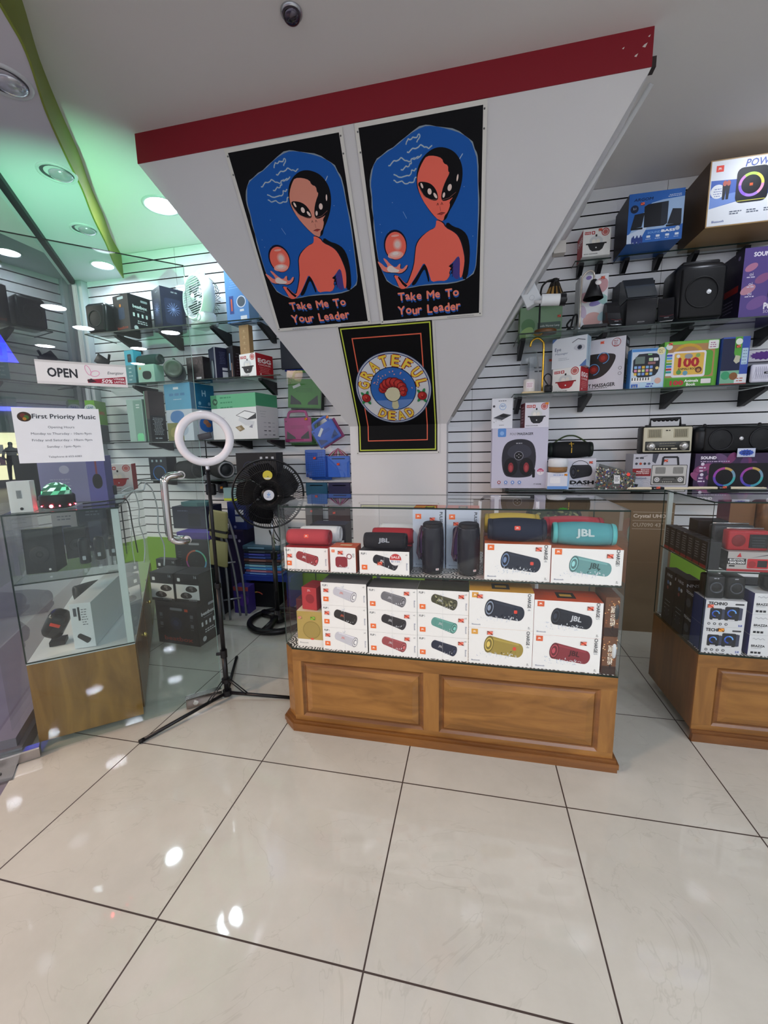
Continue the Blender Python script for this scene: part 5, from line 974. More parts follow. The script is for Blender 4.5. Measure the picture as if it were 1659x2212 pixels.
g = G(); g.lathe([(.012, 0), (.010, .004), (.001, .003)], mat('d4d6da', .2, .6), (-.02, -.007, .09), (0, -1, 0), 20, cap=False); g.obj('badge', t)
g = G(); g.prism([((.042 if i % 2 else .036)*math.cos(2*pi*i/30), (.020 if i % 2 else .016)*math.sin(2*pi*i/30)) for i in range(30)], .0008, .0016, '3a58b8', f=fXZ); g.rb(-.048, .048, -.0006, .0006, -.027, .027, .004, mat('cdd6ec', .5)); Pr(g, (0, -.0018, 0), (1, 0, 0), (0, 0, 1)).lines(0, .002, .045, 2, .010, .006, '1f3276')
tag(g.obj('price_burst', None, (1.905, 2.185, z+.225)), 'blue starburst price card on the front of the purple two-ring carton', 'price card')
# drumsticks, two pairs held by black bands
def sticks(label, x0, x1, y, zz, bx):
    t = thing('drumsticks', label, 'drumsticks', ((x0+x1)/2, y, zz), group='pairs of drumsticks'); L = (x1-x0)/2
    for k in range(2):
        g = G(); g.lathe([(.003, -L), (.007, -L+.004), (.0075, -L+.05), (.0075, L*.55), (.004, L*.92), (.0055, L*.96), (.003, L)], mat('e6dcc0', .4), (0, k*.017-.008, .008), (1, 0, 0), 14); g.obj('stick', t)
    g = G(); g.rb(bx-.036, bx+.036, -.018, .020, 0, .0175, .004, mat('1b1b1f', .4)); p = Pr(g, (bx-.036, -.018, .0), (1, 0, 0), (0, 0, 1)); p.lines(.02, .008, .024, 1, .01, .003, 'd8d8dc'); g.obj('paper_band', t)
    sticker(t, bx, -.019, .014, w=.026, h=.016)
sticks('pair of pale banded drumsticks at the shelf edge before the retro radio carton', 1.232, 1.640, 2.13, z, -.03)
sticks('pair of pale banded drumsticks at the shelf edge before the purple carton', 1.60, 2.02, 2.165, z, -.02)
# security camera on the edge of the flared column
t = thing('security_camera', 'white bullet security camera on a junction box at the right edge of the flared column', 'camera', (.56, 1.86, 2.14), (0, 0, math.radians(-10)))
g = G(); g.M = Matrix.Rotation(-.45, 4, 'Y'); g.rb(-.045, .045, -.03, .03, -.065, .065, .006, mat('d3d8dc', .4)); p = Pr(g, (0, -.03, 0), (1, 0, 0), (0, 0, 1)); p.ring(0, .028, .014, .002, ['b4babf']).ring(0, -.028, .014, .002, ['b4babf']); g.obj('junction_box', t)
g = G(); g.tube([(.03, -.03, -.05), (.06, -.05, -.06), (.085, -.06, -.055)], .009, mat('e2e4e6', .4)); g.obj('arm', t)
g = G(); g.M = Matrix.Translation((.085, -.06, -.055)) @ Matrix.Rotation(math.radians(100), 4, 'Z'); g.cyl((0, .02, 0), (0, -.075, -.006), .030, mat('e2e6e8', .35), n=28); g.obj('housing', t)
g = G(); g.M = Matrix.Translation((.085, -.06, -.055)) @ Matrix.Rotation(math.radians(100), 4, 'Z'); g.cyl((0, -.0755, -.006), (0, -.105, -.008), .032, mat('1b1c20', .3), n=28); g.ell((0, -.106, -.008), .016, .008, .016, mat('0a0a0c', .05)); g.obj('lens_hood', t)
# brown television carton leaning on the wall behind the cases, white folding stand
g = G(); g.box(-.68, .60, 0, .14, 0, .895, mat('75644e', .7, noise=.06)); p = Pr(g, (-.68, 0, 0), (1, 0, 0), (0, 0, 1))
cx = .535+.14+.36
p.line([(cx, .835), (cx+.24, .835)], .0022, 'b9b0a0').line([(cx, .778), (cx+.24, .778)], .0022, 'b9b0a0').line([(cx, .722), (cx+.24, .722)], .0022, 'b9b0a0').text('Crystal UHD', cx+.005, .806, .030, 'd2cabc', .19, al='l', bold=.02).text('CU7090 43"', cx+.003, .750, .026, 'b9b0a0', .18, al='l')
p.rect(.005, .005, .05, .05, '5f5240'); p.line([(.0, .90*.55), (1.28, .90*.55)], .001, '8a7a62')
tag(g.obj('television_carton', None, (.94, 2.18, 0)), 'large brown television carton standing on the floor against the right wall', 'box')
t = thing('folding_stand', 'white tubular folding stand with black joints behind the middle display case', 'stand', (.45, 1.55, 0))
for x0, x1 in ((-.155, -.19), (.15, .175)):
    g = G(); g.tube([(x0, 0, .985), (x1, 0, .0)], .0095, mat('e9eaec', .35), 10); g.obj('leg', t)
g = G(); g.tube([(-.10, .0, 1.012), (.11, .0, 1.012)], .008, mat('eef0f2', .35), 10); g.obj('top_bar', t)
for s in (-1, 1):
    g = G(); g.tube([(s*.10+.005, 0, 1.012), (s*.135, 0, 1.006), (s*.153, 0, .985)], .0075, BLK, 10); g.obj('joint', t)
# ================================================================== LEFT SHOWCASE (behind the glass door)
LA = math.atan2(.63, .776); LO = Vector((-1.62, .487, 0)); LU = Vector((math.cos(LA), math.sin(LA), 0)); LV = Vector((-math.sin(LA), math.cos(LA), 0))
def lp(u, v, z): q = LO+LU*u+LV*v; return (q.x, q.y, z)
LD = math.degrees(LA)
t = thing('display_case', 'narrow oak and glass display case behind the glass door, party lamp on top', 'showcase', LO, (0, 0, LA), 'wood and glass display cases')
W_, D = .405, 1.66; zb, zt_, zs = .405, 1.055, .757
g = G(); g.box(0, W_, 0, .016, .03, zb-.008, OAK); g.obj('end_board', t)
g = G(); g.box(.01, W_-.012, .016, D, .02, zb-.01, OAKS); g.box(0, W_, 0, D, zb-.010, zb-.002, mat('e3e6ea', .35)); g.obj('base_cabinet', t)
for k in range(3):
    g = G(); g.box(W_-.012, W_+.004, .03+k*.54, .03+k*.54+.52, .05, zb-.02, OAKS); dr = g.obj('drawer', t)
    g = G(); g.ell((W_+.018, .30+k*.54, zb-.09), .012, .012, .012, mat('d8bc62', .2, .9), 16, 10); g.cyl((W_+.004, .30+k*.54, zb-.09), (W_+.012, .30+k*.54, zb-.09), .006, mat('d8bc62', .2, .9)); g.obj('drawer_knob', dr)
for nm, a, b in (('end_glass', (0, 0), (W_, 0)), ('side_glass', (W_, 0), (W_, D)), ('side_glass', (0, D), (0, 0))):
    g = G(); g.add([(*a, zb), (*b, zb), (*b, zt_), (*a, zt_)], [(0, 1, 2, 3)], GL)
    if nm == 'end_glass': g.box(-.002, .003, -.001, .003, zb, zt_, EDGE); g.box(0, W_, -.002, .002, zb-.003, zb+.002, EDGE)
    g.obj(nm, t)
g = G(); g.add([(0, 0, zt_), (W_, 0, zt_), (W_, D, zt_), (0, D, zt_)], [(0, 1, 2, 3)], GLS); g.box(0, W_, -.001, .001, zt_-.007, zt_, EDGE); g.box(W_-.001, W_+.001, 0, D, zt_-.007, zt_, EDGE); g.obj('top_glass', t)
g = G(); g.add([(0, .01, zs), (W_-.02, .01, zs), (W_-.02, D-.05, zs), (0, D-.05, zs)], [(0, 1, 2, 3)], GLS); g.box(0, W_-.02, .008, .011, zs-.006, zs, EDGE); g.obj('glass_shelf', t)
g = G(); g.box(W_-.030, W_-.002, .003, .012, zb, zt_-.008, mat('dfe5e6', .3)); g.box(W_-.030, W_-.002, D-.06, D-.05, zb, zt_-.008, mat('dfe5e6', .3)); g.obj('corner_upright', t)
Lg = 'goods in the narrow left showcase'
zt = 1.0565
carton('lamp_carton', 'small white carton with a bar code on the glass top, left of the party lamp', *lp(.062, .03, zt)[:2], zt, .075, .07, .13, rot=LD, c='e6e6ea', front=lambda p, w, h: (p.rect(w*.35, h*.45, w*.6, h*.72, 'c4c6cc'), [p.rect(w*(.37+.03*k), h*.46, w*(.385+.03*k), h*.71, '3a3c42') for k in range(7)], p.disc(w*.5, h*.12, .006, '1b1c20')), group=Lg)
carton('speaker_carton', 'matt black carton standing behind the small white carton on the glass top', *lp(.0, .53, zt)[:2], zt, .15, .12, .235, rot=LD, c='16171b', group=Lg)
t = thing('party_lamp', 'black party lamp with a glowing green crystal dome and red lights, on the glass top', 'lamp', lp(.165, .13, zt), (0, 0, LA))
g = G(); g.lathe([(.062, .012), (.066, .016), (.066, .055), (.06, .062), (.001, .062)], mat('131317', .35), n=32); g.lathe([(.045, 0), (.06, .004), (.062, .012)], mat('131317', .35)); g.obj('base', t)
g = G(); n = 14; k = 5; vs = [(.056*math.cos(pi/2*i/k)*math.cos(2*pi*(j+.5*i)/n), .056*math.cos(pi/2*i/k)*math.sin(2*pi*(j+.5*i)/n), .062+.052*math.sin(pi/2*i/k)) for i in range(k) for j in range(n)]+[(0, 0, .114)]
g.add(vs, [(i*n+j, i*n+(j+1) % n, (i+1)*n+(j+1) % n, (i+1)*n+j) for i in range(k-1) for j in range(n)]+[((k-1)*n+j, (k-1)*n+(j+1) % n, k*n) for j in range(n)], mat('4f9a78', .06))
for q in range(len(g.f)):
    g.sm[q] = False
for q in [i for i in range(len(g.f)) if random.random() < .38]: g.add([tuple(Vector(g.v[i])*1.004) for i in g.f[q]], [tuple(range(len(g.f[q])))], mat(('b4f6d6', '7ff0b8', 'dff8ec')[q % 3], .06, emit=.22 if q % 2 else .06))
g.obj('crystal_dome', t)
for a, r_ in ((-2.4, .003), (-1.75, .007), (-1.3, .003), (-.7, .004), (-.2, .003)):
    g = G(); g.ell((.067*math.cos(a), .067*math.sin(a), .014), r_, r_, r_, mat('ff3a4a', .3, emit=14 if r_ > .005 else 6), 10, 8); g.obj('indicator_light', t)
carton('dryer_carton', 'large lilac carton with a curling tool picture standing on the glass top', *lp(.20, .32, zt)[:2], zt, .27, .17, .225, rot=LD-4, c='8e8cba', side='5d5aa6', group=Lg,
       front=lambda p, w, h: (p.rect(w*.72, 0, w, h, '6a67b0'), p.poly(chaikin([(w*.80, h*.3), (w*.78, h*.5), (w*.84, h*.62), (w*.93, h*.58), (w*.95, h*.36), (w*.88, h*.26)], 2), '24242c'), p.rect(w*.85, h*.6, w*.88, h*.92, '8a4a5a'), p.lines(w*.3, h*.5, w*.35, 6, .016, .004, 'b0aed4'), p.disc(w*.38, h*.72, .02, 'b8b6d8')))
carton('appliance_carton', 'egg cooker carton with red cooker picture at the far end of the glass top', *lp(.335, .86, zt)[:2], zt, .15, .14, .165, rot=LD-6, c='e6e4e8', side=RED, front=egg('b02830'), group=Lg)
g = G(); g.rb(-.02, .02, 0, .03, 0, .022, .006, mat('e6e8ea', .4)); g.rb(-.024, -.008, .005, .03, .022, .07, .003, mat('2a2b30', .4)); g.tube(spl([(.015, .0, .012), (.06, .05, .03), (.10, .2, .02), (.11, .32, .05), (.14, .36, .0), (.155, .38, -.12), (.15, .36, -.25), (.17, .40, -.36), (.16, .36, -.48)], 6), .004, mat('c9ccd0', .4), 8); tag(g.obj('plug_adapter', None, lp(.376, .36, zt), (0, 0, LA)), 'small white plug adapter with a pale cable hanging off the glass top', 'adapter')
for k, (c, pts) in enumerate((('25262a', [(.25, .16, .004), (.33, .20, .004), (.395, .25, .005), (.42, .28, -.02), (.425, .31, -.15), (.43, .36, -.3)]), ('d9dce0', [(.36, .62, .01), (.41, .74, .02), (.43, .78, -.1), (.425, .74, -.2), (.44, .78, -.33), (.43, .70, -.44)]))):
    g = G(); g.tube(spl([(u, v, z_) for u, v, z_ in pts], 6), .003, mat(c, .5), 6); tag(g.obj('power_cable', None, (*LO.xy, zt+.003), (0, 0, LA)), ('thin black cable running from the party lamp over the edge of the glass top', 'thin white cable hanging down beside the narrow showcase')[k], 'cable')
# inside, upper level
zi = zs+.002
def trapspk(label, u, v, w, d, h, c='17171b', rot=0, z=zi):
    t = thing('computer_speaker', label, 'speaker', lp(u, v, z), (0, 0, LA+math.radians(rot)), 'small computer speakers')
    g = G(); g.prism([(0, 0), (.012, h), (d, h*.95), (d, 0)], -w/2, w/2, mat(c, .25), f=lambda a, b, q: (q, a, b)); g.obj('cabinet', t, bev=.004)
    g = G(); g.lathe([(w*.34, .002), (w*.30, .004), (w*.1, -.002), (.001, .002)], mat('222329', .4), (0, .004, h*.42), (0, -1, .08), 24, cap=False); g.obj('driver', t)
    g = G(); Pr(g, (-w/2, -.003, .004), (1, 0, 0), (0, 0, 1)).disc(w*.8, .012, .005, 'd8dade'); g.obj('badge', t)
    return t
trapspk('black tapered computer speaker at the front left of the narrow showcase', .065, .15, .115, .12, .205, rot=-8)
trapspk('tall black computer speaker behind the tapered one in the narrow showcase', .16, .40, .09, .10, .16, rot=10)
for k, (u, v, w, d, h, c, l) in enumerate(((.095, .55, .11, .10, .235, 'a9abb4', 'grey-white carton behind the tapered speaker in the narrow showcase'), (.225, .535, .13, .12, .255, '26283c', 'dark blue carton in the middle of the narrow showcase'), (.333, .58, .08, .14, .27, '1c1d22', 'tall black carton against the shop side of the narrow showcase'))):
    carton('speaker_carton', l, *lp(u, v, zi)[:2], zi, w, d, h, rot=LD, c=c, group=Lg, front=lambda p, w, h: (p.lines(w*.5, h*.85, w*.6, 2, .016, .006, '6a6e80'), p.rr(w*.3, h*.2, w*.75, h*.65, .01, '3a3f58'), p.disc(w*.25, h*.1, .008, 'c8cad0')))
for k in range(3):
    t = thing('gadget_bottle', ('slim black can among the speakers, nearest the door', 'slim black can among the speakers, second from the door', 'slim black can among the speakers, third from the door')[k], 'can', lp(.215+.055*k, .26+.05*k, zi), (0, 0, LA))
    g = G(); g.lathe([(.022, 0), (.024, .004), (.024, .11-.01*k), (.018, .125-.01*k), (.001, .127-.01*k)], mat('1b1c22', .3), n=20); g.obj('body', t)
    g = G(); Pr(g, (-.012, -.0242, .02), (1, 0, 0), (0, 0, 1)).rr(.004, .0, .018, .02, .003, 'c8cad0'); g.obj('badge', t)
# inside, lower level
zl = zb+.001
carton('speaker_carton', 'long white carton with a speaker drawing on its end, low in the narrow showcase', *lp(.205, .05, zl)[:2], zl, .085, .55, .215, rot=LD-10, c='dfe3ea', side='d5dce2', group=Lg, front=lambda p, w, h: (p.rect(w*.15, h*.72, w*.3, h*.9, '4a4c55'), p.rect(w*.36, h*.62, w*.46, h*.92, '2a2b32'), p.lines(w*.65, h*.85, w*.3, 7, .012, .004, '6a6c76'), spkimg(p, w*.5, h*.22, w*.5, .014, -.7, '26272d')))
t = thing('helmet_speaker', 'glossy black tilted speaker lying at the lower front corner of the narrow showcase', 'speaker', lp(.082, .12, zl), (0, 0, LA))
g = G(); g.M = Matrix.Translation((0, .06, .095)) @ Matrix.Rotation(.5, 4, 'Y') @ Matrix.Rotation(.3, 4, 'X'); g.rb(-.045, .045, -.05, .05, -.07, .07, .038, mat('17171a', .12)); g.obj('shell', t)
g = G(); g.M = Matrix.Translation((0, .06, .095)) @ Matrix.Rotation(.5, 4, 'Y') @ Matrix.Rotation(.3, 4, 'X'); g.rb(-.02, .02, -.054, -.046, .02, .036, .003, mat('d8402c', .4)); g.obj('red_badge', t)
g = G(); g.box(-.03, .03, .02, .09, 0, .02, '1b1b1e'); g.obj('foot', t)
portable('dark boombox lying at the back of the lower level in the narrow showcase', *lp(.16, .74, zl)[:2], zl+.0205, .21, .055, '222428', '2a2c30', None, 'charge', rot=LD+25)
carton('speaker_carton', 'low dark carton under the dark boombox in the narrow showcase', *lp(.16, .68, zl)[:2], zl, .19, .14, .019, rot=LD, c='2a2b30', group=Lg)

# ================================================================== LEFT WALL SHELVES
wshelf('highest glass shelf on the left wall, with the white fan', -2.86, -1.24, 2.25, 2.17, (-2.62, -2.20, -1.74, -1.34))
wshelf('glass shelf on the left wall with the boombox and the egg cooker carton', -2.98, -1.16, 1.843, 2.17, (-2.5, -1.98, -1.36))
wshelf('glass shelf on the left wall with the blue and the green-white cartons', -3.02, -1.20, 1.374, 2.17, (-2.4, -1.85, -1.62, -1.32), dep=.07)
wshelf('lowest glass shelf on the left wall with the dark boomboxes', -2.6, -1.24, 1.055, 2.17, (-2.4, -1.9, -1.4), dep=.06)
Lw = 'cartons on the left wall shelves'
z = 2.2505
t = thing('party_speaker', 'black rounded speaker at the left end of the highest left shelf', 'speaker', (-2.745, 2.18, z), group='speakers on the wall shelves')
g = G(); g.rb(-.10, .10, 0, .20, 0, .235, .035, mat('1d2023', .25)); g.obj('cabinet', t)
g = G(); g.rb(-.085, .085, -.005, .02, .015, .215, .03, mat('141518', .5)); g.torus((0, -.006, .11), (0, 1, 0), .06, .004, mat('24262a', .4)); g.obj('grille', t)
def beat(p, w, h): p.rr(w*.3, h*.88, w*.7, h*.95, .006, 'b9bcc4').disc(w*.45, h*.72, .012, 'd87a2a'); p.rr(w*.3, h*.35, w*.7, h*.66, .014, '2a3a5a'); p.text('beatbox', w*.5, h*.13, .022, 'b0422a', w*.7, bold=.02)
def beatr(p, w, h):
    p.text('beatbox', w*.5, h*.70, .024, 'dfe2e8', w*.62, bold=.03).rr(w*.55, h*.84, w*.85, h*.90, .005, '9a9ea8').lines(w*.5, h*.60, w*.5, 1, .01, .004, '9a9ea8')
    for k in range(4): p.rr(w*(.16+.19*k), h*.42, w*(.24+.19*k), h*.52, .003, 'd8dae0')
    p.lines(w*.55, h*.30, w*.5, 2, .016, .008, 'c8cad0').disc(w*.25, h*.12, .018, 'c8cad0')
carton('speaker_carton', 'black carton with orange lettering on the highest left shelf', -2.44, 2.20, z, .195, .19, .285, rot=-15, corner=True, c='1c1d23', front=beat, rside=beatr, group=Lw)
def blub(p, w, h): p.rr(w*.15, h*.15, w*.85, h*.75, .02, '2c3150'); [p.line([(w*.5, h*.5), (w*.5+.05*math.cos(a), h*.5+.05*math.sin(a))], .003, '8a94d0') for a in [i*.45 for i in range(14)]]; p.lines(w*.6, h*.89, .06, 1, .01, .010, '8a8d98')
carton('speaker_carton', 'dark navy carton with a burst pattern, left of the white fan', -2.155, 2.215, z, .17, .185, .318, rot=-30, corner=True, c='23283a', side='20233a', front=blub, rside=blub, group=Lw)
t = thing('box_fan', 'round white desk fan with a carrying handle on the highest left shelf', 'fan', (-1.86, 2.28, z), (0, 0, math.radians(-27)))
wm = mat('e6eaec', .35)
g = G(); g.lathe([(.145, .0), (.168, .01), (.172, .05), (.165, .10), (.150, .105), (.146, .09), (.146, .01)], wm, (0, .05, .215), (0, -1, 0), 48, cap=False); g.obj('housing', t)
g = G()
for k in range(17):
    zz = -.136+.017*k; xx = math.sqrt(max(0, .146**2-zz**2)); g.tube([(-xx, -.052, .215+zz), (xx, -.052, .215+zz)], .0022, wm, 6)
g.lathe([(.026, 0), (.024, .006), (.001, .008)], wm, (0, -.052, .215), (0, -1, 0), 24, cap=False); g.obj('front_grille', t)
g = G()
for k in range(5):
    a = 2*pi*k/5; g.add([(.02*math.cos(a), -.01, .215+.02*math.sin(a)), (.13*math.cos(a-.3), -.03, .215+.13*math.sin(a-.3)), (.135*math.cos(a+.2), -.01, .215+.135*math.sin(a+.2)), (.12*math.cos(a+.5), .01, .215+.12*math.sin(a+.5))], [(0, 1, 2, 3)], mat('3c4448', .4))
g.obj('blades', t)
g = G()
for k in range(30):
    a = 2*pi*k/30; g.tube([(.165*math.cos(a), .05, .215+.165*math.sin(a)), (.14*math.cos(a), .10, .215+.14*math.sin(a)), (.03*math.cos(a), .11, .215+.03*math.sin(a))], .002, mat('4a5256', .4), 5)
g.obj('rear_grille', t)
g = G(); g.tube(spl([(-.06, .02, .365), (-.045, .02, .405), (0, .02, .42), (.045, .02, .405), (.06, .02, .365)], 4), .013, wm, 12); g.obj('carrying_handle', t)
g = G(); g.rb(-.10, .10, -.04, .10, 0, .05, .02, wm); g.rb(.02, .13, -.055, .07, .0, .10, .03, wm); g.torus((.075, -.056, .055), (0, 1, 0), .024, .003, mat('b9bec2', .4), 24, 6); g.obj('base', t)
carton('fan_carton', 'tall blue carton with a white fan picture, beside the white fan', -1.405, 2.215, z, .205, .12, .53, rot=-8, corner=True, c='5d8fc9', side='8ab2da', group=Lw, lside=lambda p, w, h: p.lines(w*.5, h*.8, w*.6, 8, .03, .01, 'b9d4ec'),
       front=lambda p, w, h: (p.lines(w*.5, h*.85, w*.7, 14, .016, .004, '8ab0dc'), p.ring(w*.68, h*.27, .042, .006, ['dfe4e8']), p.disc(w*.68, h*.27, .034, '55606a'), p.rect(w*.60, h*.14, w*.78, h*.17, 'dfe4e8'), p.rect(w*.15, h*.12, w*.34, h*.36, '3a4c8a'), p.rect(w*.22, h*.16, w*.28, h*.32, 'd0603a'), p.rect(w*.62, h*.03, w*.9, h*.08, 'dfe4e8')))
z = 1.8435
t = thing('tablet_holder', 'black folding tablet holder at the left end of the second left shelf', 'holder', (-2.86, 2.28, z+.0), (0, 0, .2))
g = G(); g.rb(-.05, .05, 0, .10, 0, .012, .005, BLK); g.obj('base', t)
g = G(); g.tube([(-.02, .05, .01), (.05, .06, .26), (.06, .05, .275)], .010, BLK, 8); g.obj('arm', t)
g = G(); g.M = Matrix.Translation((.0, .03, .21)) @ Matrix.Rotation(.6, 4, 'Y'); g.rb(-.06, .06, -.004, .004, -.03, .05, .004, mat('24262a', .3)); g.obj('cradle', t)
carton('camera_carton', 'teal carton under the bright cyan camera carton on the second left shelf', -2.515, 2.23, z, .100, .10, .152, rot=-6, c='5c9aa2', side='4a868e', group=Lw, front=lambda p, w, h: p.lines(w*.5, h*.8, w*.5, 4, .03, .01, 'b9dade'))
carton('camera_carton', 'bright cyan carton with a small black camera picture, on the teal carton', -2.525, 2.24, z+.153, .096, .08, .118, rot=-6, c='42b4d6', group=Lw, front=lambda p, w, h: (p.rr(w*.32, h*.2, w*.74, h*.74, .008, '20262c'), p.disc(w*.55, h*.55, .012, '3a4652')))
carton('speaker_carton', 'pale mint carton with a small dark speaker picture on the second left shelf', -2.335, 2.19, z, .165, .10, .140, rot=-4, c='a9d4c0', group=Lw, front=lambda p, w, h: (p.poly(chaikin([(w*.3, h*.18), (w*.26, h*.6), (w*.5, h*.66), (w*.82, h*.6), (w*.8, h*.16)], 2), '24302e'), p.disc(w*.16, h*.8, .01, 'd8a83a')))
portable('dark green oval speaker lying on the pale mint carton', -2.335, 2.25, z+.1405, .225, .044, '1f4440', '2a3c3c', None, 'charge', rot=-6)
t = thing('boombox', 'dark teal boombox seen from its round end on the second left shelf', 'speaker', (-2.165, 2.22, z), (0, 0, math.radians(-58)), 'speakers on the wall shelves')
g = G(); g.lathe([(.055, -.15), (.072, -.13), (.078, 0), (.072, .11), (.066, .13)], mat('2c3a3a', .5), (0, .06, .085), (1, 0, 0), 32); g.obj('body', t)
g = G(); g.lathe([(.066, 0), (.062, .012), (.05, .014), (.044, .002), (.02, .006), (.001, .007)], mat('6a7468', .35), (0+.13, .06, .085), (1, 0, 0), 32, cap=False); g.obj('end_ring', t)
g = G(); g.tube(spl([(-.12, .06, .13), (-.06, .06, .175), (.04, .06, .175), (.11, .06, .135)], 4), .008, mat('4a5a50', .5)); g.obj('carry_handle', t)
carton('speaker_carton', 'dark camouflage printed carton beside the teal boombox', -1.835, 2.22, z, .165, .08, .180, rot=-8, corner=True, c='2e2a2c', group=Lw, front=lambda p, w, h: ([p.disc(w*random.uniform(.1, .9), h*random.uniform(.1, .9), .018, random.choice(['3d3638', '211e20', '4a4244']), .01, random.random()*3) for _ in range(22)], p.rr(w*.2, h*.3, w*.7, h*.7, .03, '1b191b'), p.rect(w*.55, h*.06, w*.85, h*.14, 'c8c6c8')))
carton('grooming_carton', 'tall navy carton with a pale edge on the second left shelf', -1.765, 2.27, z, .13, .13, .256, rot=-38, corner=True, c='26304a', side='1f2140', group=Lw, front=lambda p, w, h: p.disc(w*.6, h*.35, .03, 'b4c0c4', .07), rside=lambda p, w, h: (p.rect(0, 0, w*.08, h, 'b9bac2'), p.lines(w*.5, h*.85, w*.4, 8, .012, .004, '5a5c80'), p.rect(w*.45, h*.08, w*.8, h*.28, 'd8d8e0'), p.rect(w*.45, h*.32, w*.8, h*.40, 'd8d8e0')))
carton('grooming_carton', 'tall black carton with a shaver picture, left of the egg cooker carton', -1.60, 2.27, z, .12, .125, .256, rot=-36, corner=True, c='24262e', side='1d1e24', group=Lw, front=lambda p, w, h: (p.rect(w*.4, h*.3, w*.55, h*.8, '8aa4c0'), p.rect(w*.65, h*.1, w*.8, h*.5, '9a8078')), rside=lambda p, w, h: p.lines(w*.5, h*.75, w*.7, 8, .022, .008, '4a4c58'))
carton('appliance_carton', 'white and red egg cooker carton at the right end of the second left shelf', -1.365, 2.19, z, .165, .19, .172, rot=-15, corner=True, side=RED, top='e2e2e0', front=egg('26272b'), rside=eggside, group=Lw)
carton('cable_carton', 'narrow kraft carton standing on the egg cooker carton', -1.475, 2.24, z+.1725, .088, .05, .215, rot=-8, c='a5845a', group=Lw, front=lambda p, w, h: [(p.disc(w*.5, h*(.8-.2*k), .008, 'c0a27a'), p.lines(w*.5, h*(.73-.2*k), w*.5, 1, .01, .004, 'c0a27a')) for k in range(4)])
z = 1.3745
carton('toy_carton', 'lime green toy carton at the far left, half hidden by the notice on the door', -2.935, 2.25, z+.16, .075, .19, .20, rot=20, corner=True, c='86c440', side='6a9a3c', group=Lw, front=lambda p, w, h: (p.disc(w*.5, h*.66, .045, 'e6efe4', .035), p.text('LEAP', w*.5, h*.70, .018, '3a6a9a', .05, bold=.03), p.text('FROG', w*.5, h*.60, .018, '3a6a9a', .05, bold=.03)), rside=lambda p, w, h: p.text('64 ANIMALS', w*.5, h*.5, .03, 'c83a4a', w*.6, bold=.02))
carton('toy_carton', 'plain dark carton under the lime green toy carton', -2.935, 2.25, z, .075, .19, .158, rot=20, corner=True, c='3a3d44', group=Lw)
carton('humidifier_carton', 'narrow pale green carton with a glowing lamp picture on the third left shelf', -2.490, 2.20, z, .150, .12, .345, c='b4cfc4', side='8aa89c', group=Lw, front=lambda p, w, h: (p.rect(w*.42, .006, w*.96, h-.01, '8fb4a4'), p.poly([(w*.5, h*.02), (w*.5, h*.16), (w*.6, h*.2), (w*.85, h*.2), (w*.92, h*.16), (w*.92, h*.02)], '8ff0b0'), p.lines(w*.7, h*.85, w*.3, 2, .02, .01, 'dfece6')))
carton('humidifier_carton', 'brown and black carton with white small print left of the blue foot bath carton', -2.335, 2.18, z, .065, .13, .405, rot=-22, corner=True, c='4a3a36', side='3a2a2a', group=Lw, front=lambda p, w, h: (p.rect(0, 0, w, h*.45, '1d1e22'), p.rect(0, 0, w*.2, h, '7fae92')), rside=lambda p, w, h: (p.rect(0, 0, w, h*.52, '1d1e22'), p.lines(w*.5, h*.46, w*.7, 12, .012, .005, 'b9bcc0'), p.lines(w*.5, h*.05, w*.6, 1, .01, .01, 'b9bcc0')))
def bath(p, w, h):
    p.rect(0, h*.55, w, h, '54a9d0').rect(0, 0, w, h*.55, 'd2d9e6').lines(w*.5, h*.90, w*.4, 1, .01, .018, 'e6f2f8').lines(w*.5, h*.79, w*.65, 1, .01, .020, '3a86b8').lines(w*.5, h*.72, w*.4, 1, .01, .006, 'cfe6f2')
    p.poly(chaikin([(w*.12, h*.36), (w*.2, h*.52), (w*.55, h*.54), (w*.72, h*.46), (w*.62, h*.36), (w*.4, h*.30)], 2), '4a86c8').rect(0, 0, w*.62, h*.32, '8a8a4a').disc(w*.6, h*.2, .06, 'b4c0d4', .05).poly(chaikin([(w*.1, h*.05), (w*.1, h*.22), (w*.4, h*.26), (w*.45, h*.1)], 2), 'a8a05a')
def baths(p, w, h):
    p.rect(0, h*.55, w, h, '1f6f98').rect(0, 0, w, h*.55, 'cfd4de').text('H', w*.55, h*.84, .045, 'a9d4e8', bold=.03); p.disc(w*.35, h*.66, .014, '8ac0d8').disc(w*.75, h*.66, .014, '8ac0d8').lines(w*.55, h*.59, w*.6, 1, .01, .006, 'b9dae8')
    p.poly(chaikin([(w*.25, h*.18), (w*.3, h*.40), (w*.7, h*.44), (w*.9, h*.3), (w*.8, h*.12)], 2), '3a78c8').disc(w*.55, h*.33, .03, 'c08a6a', .02).disc(w*.65, h*.28, .03, 'b87a5a', .02)
carton('massager_carton', 'big sky blue and white foot bath carton with a letter H on its side', -1.945, 2.185, z, .28, .25, .452, rot=-10, corner=True, c='d2d9e6', side='cfd4de', top='1f6f98', front=bath, rside=baths, group=Lw)
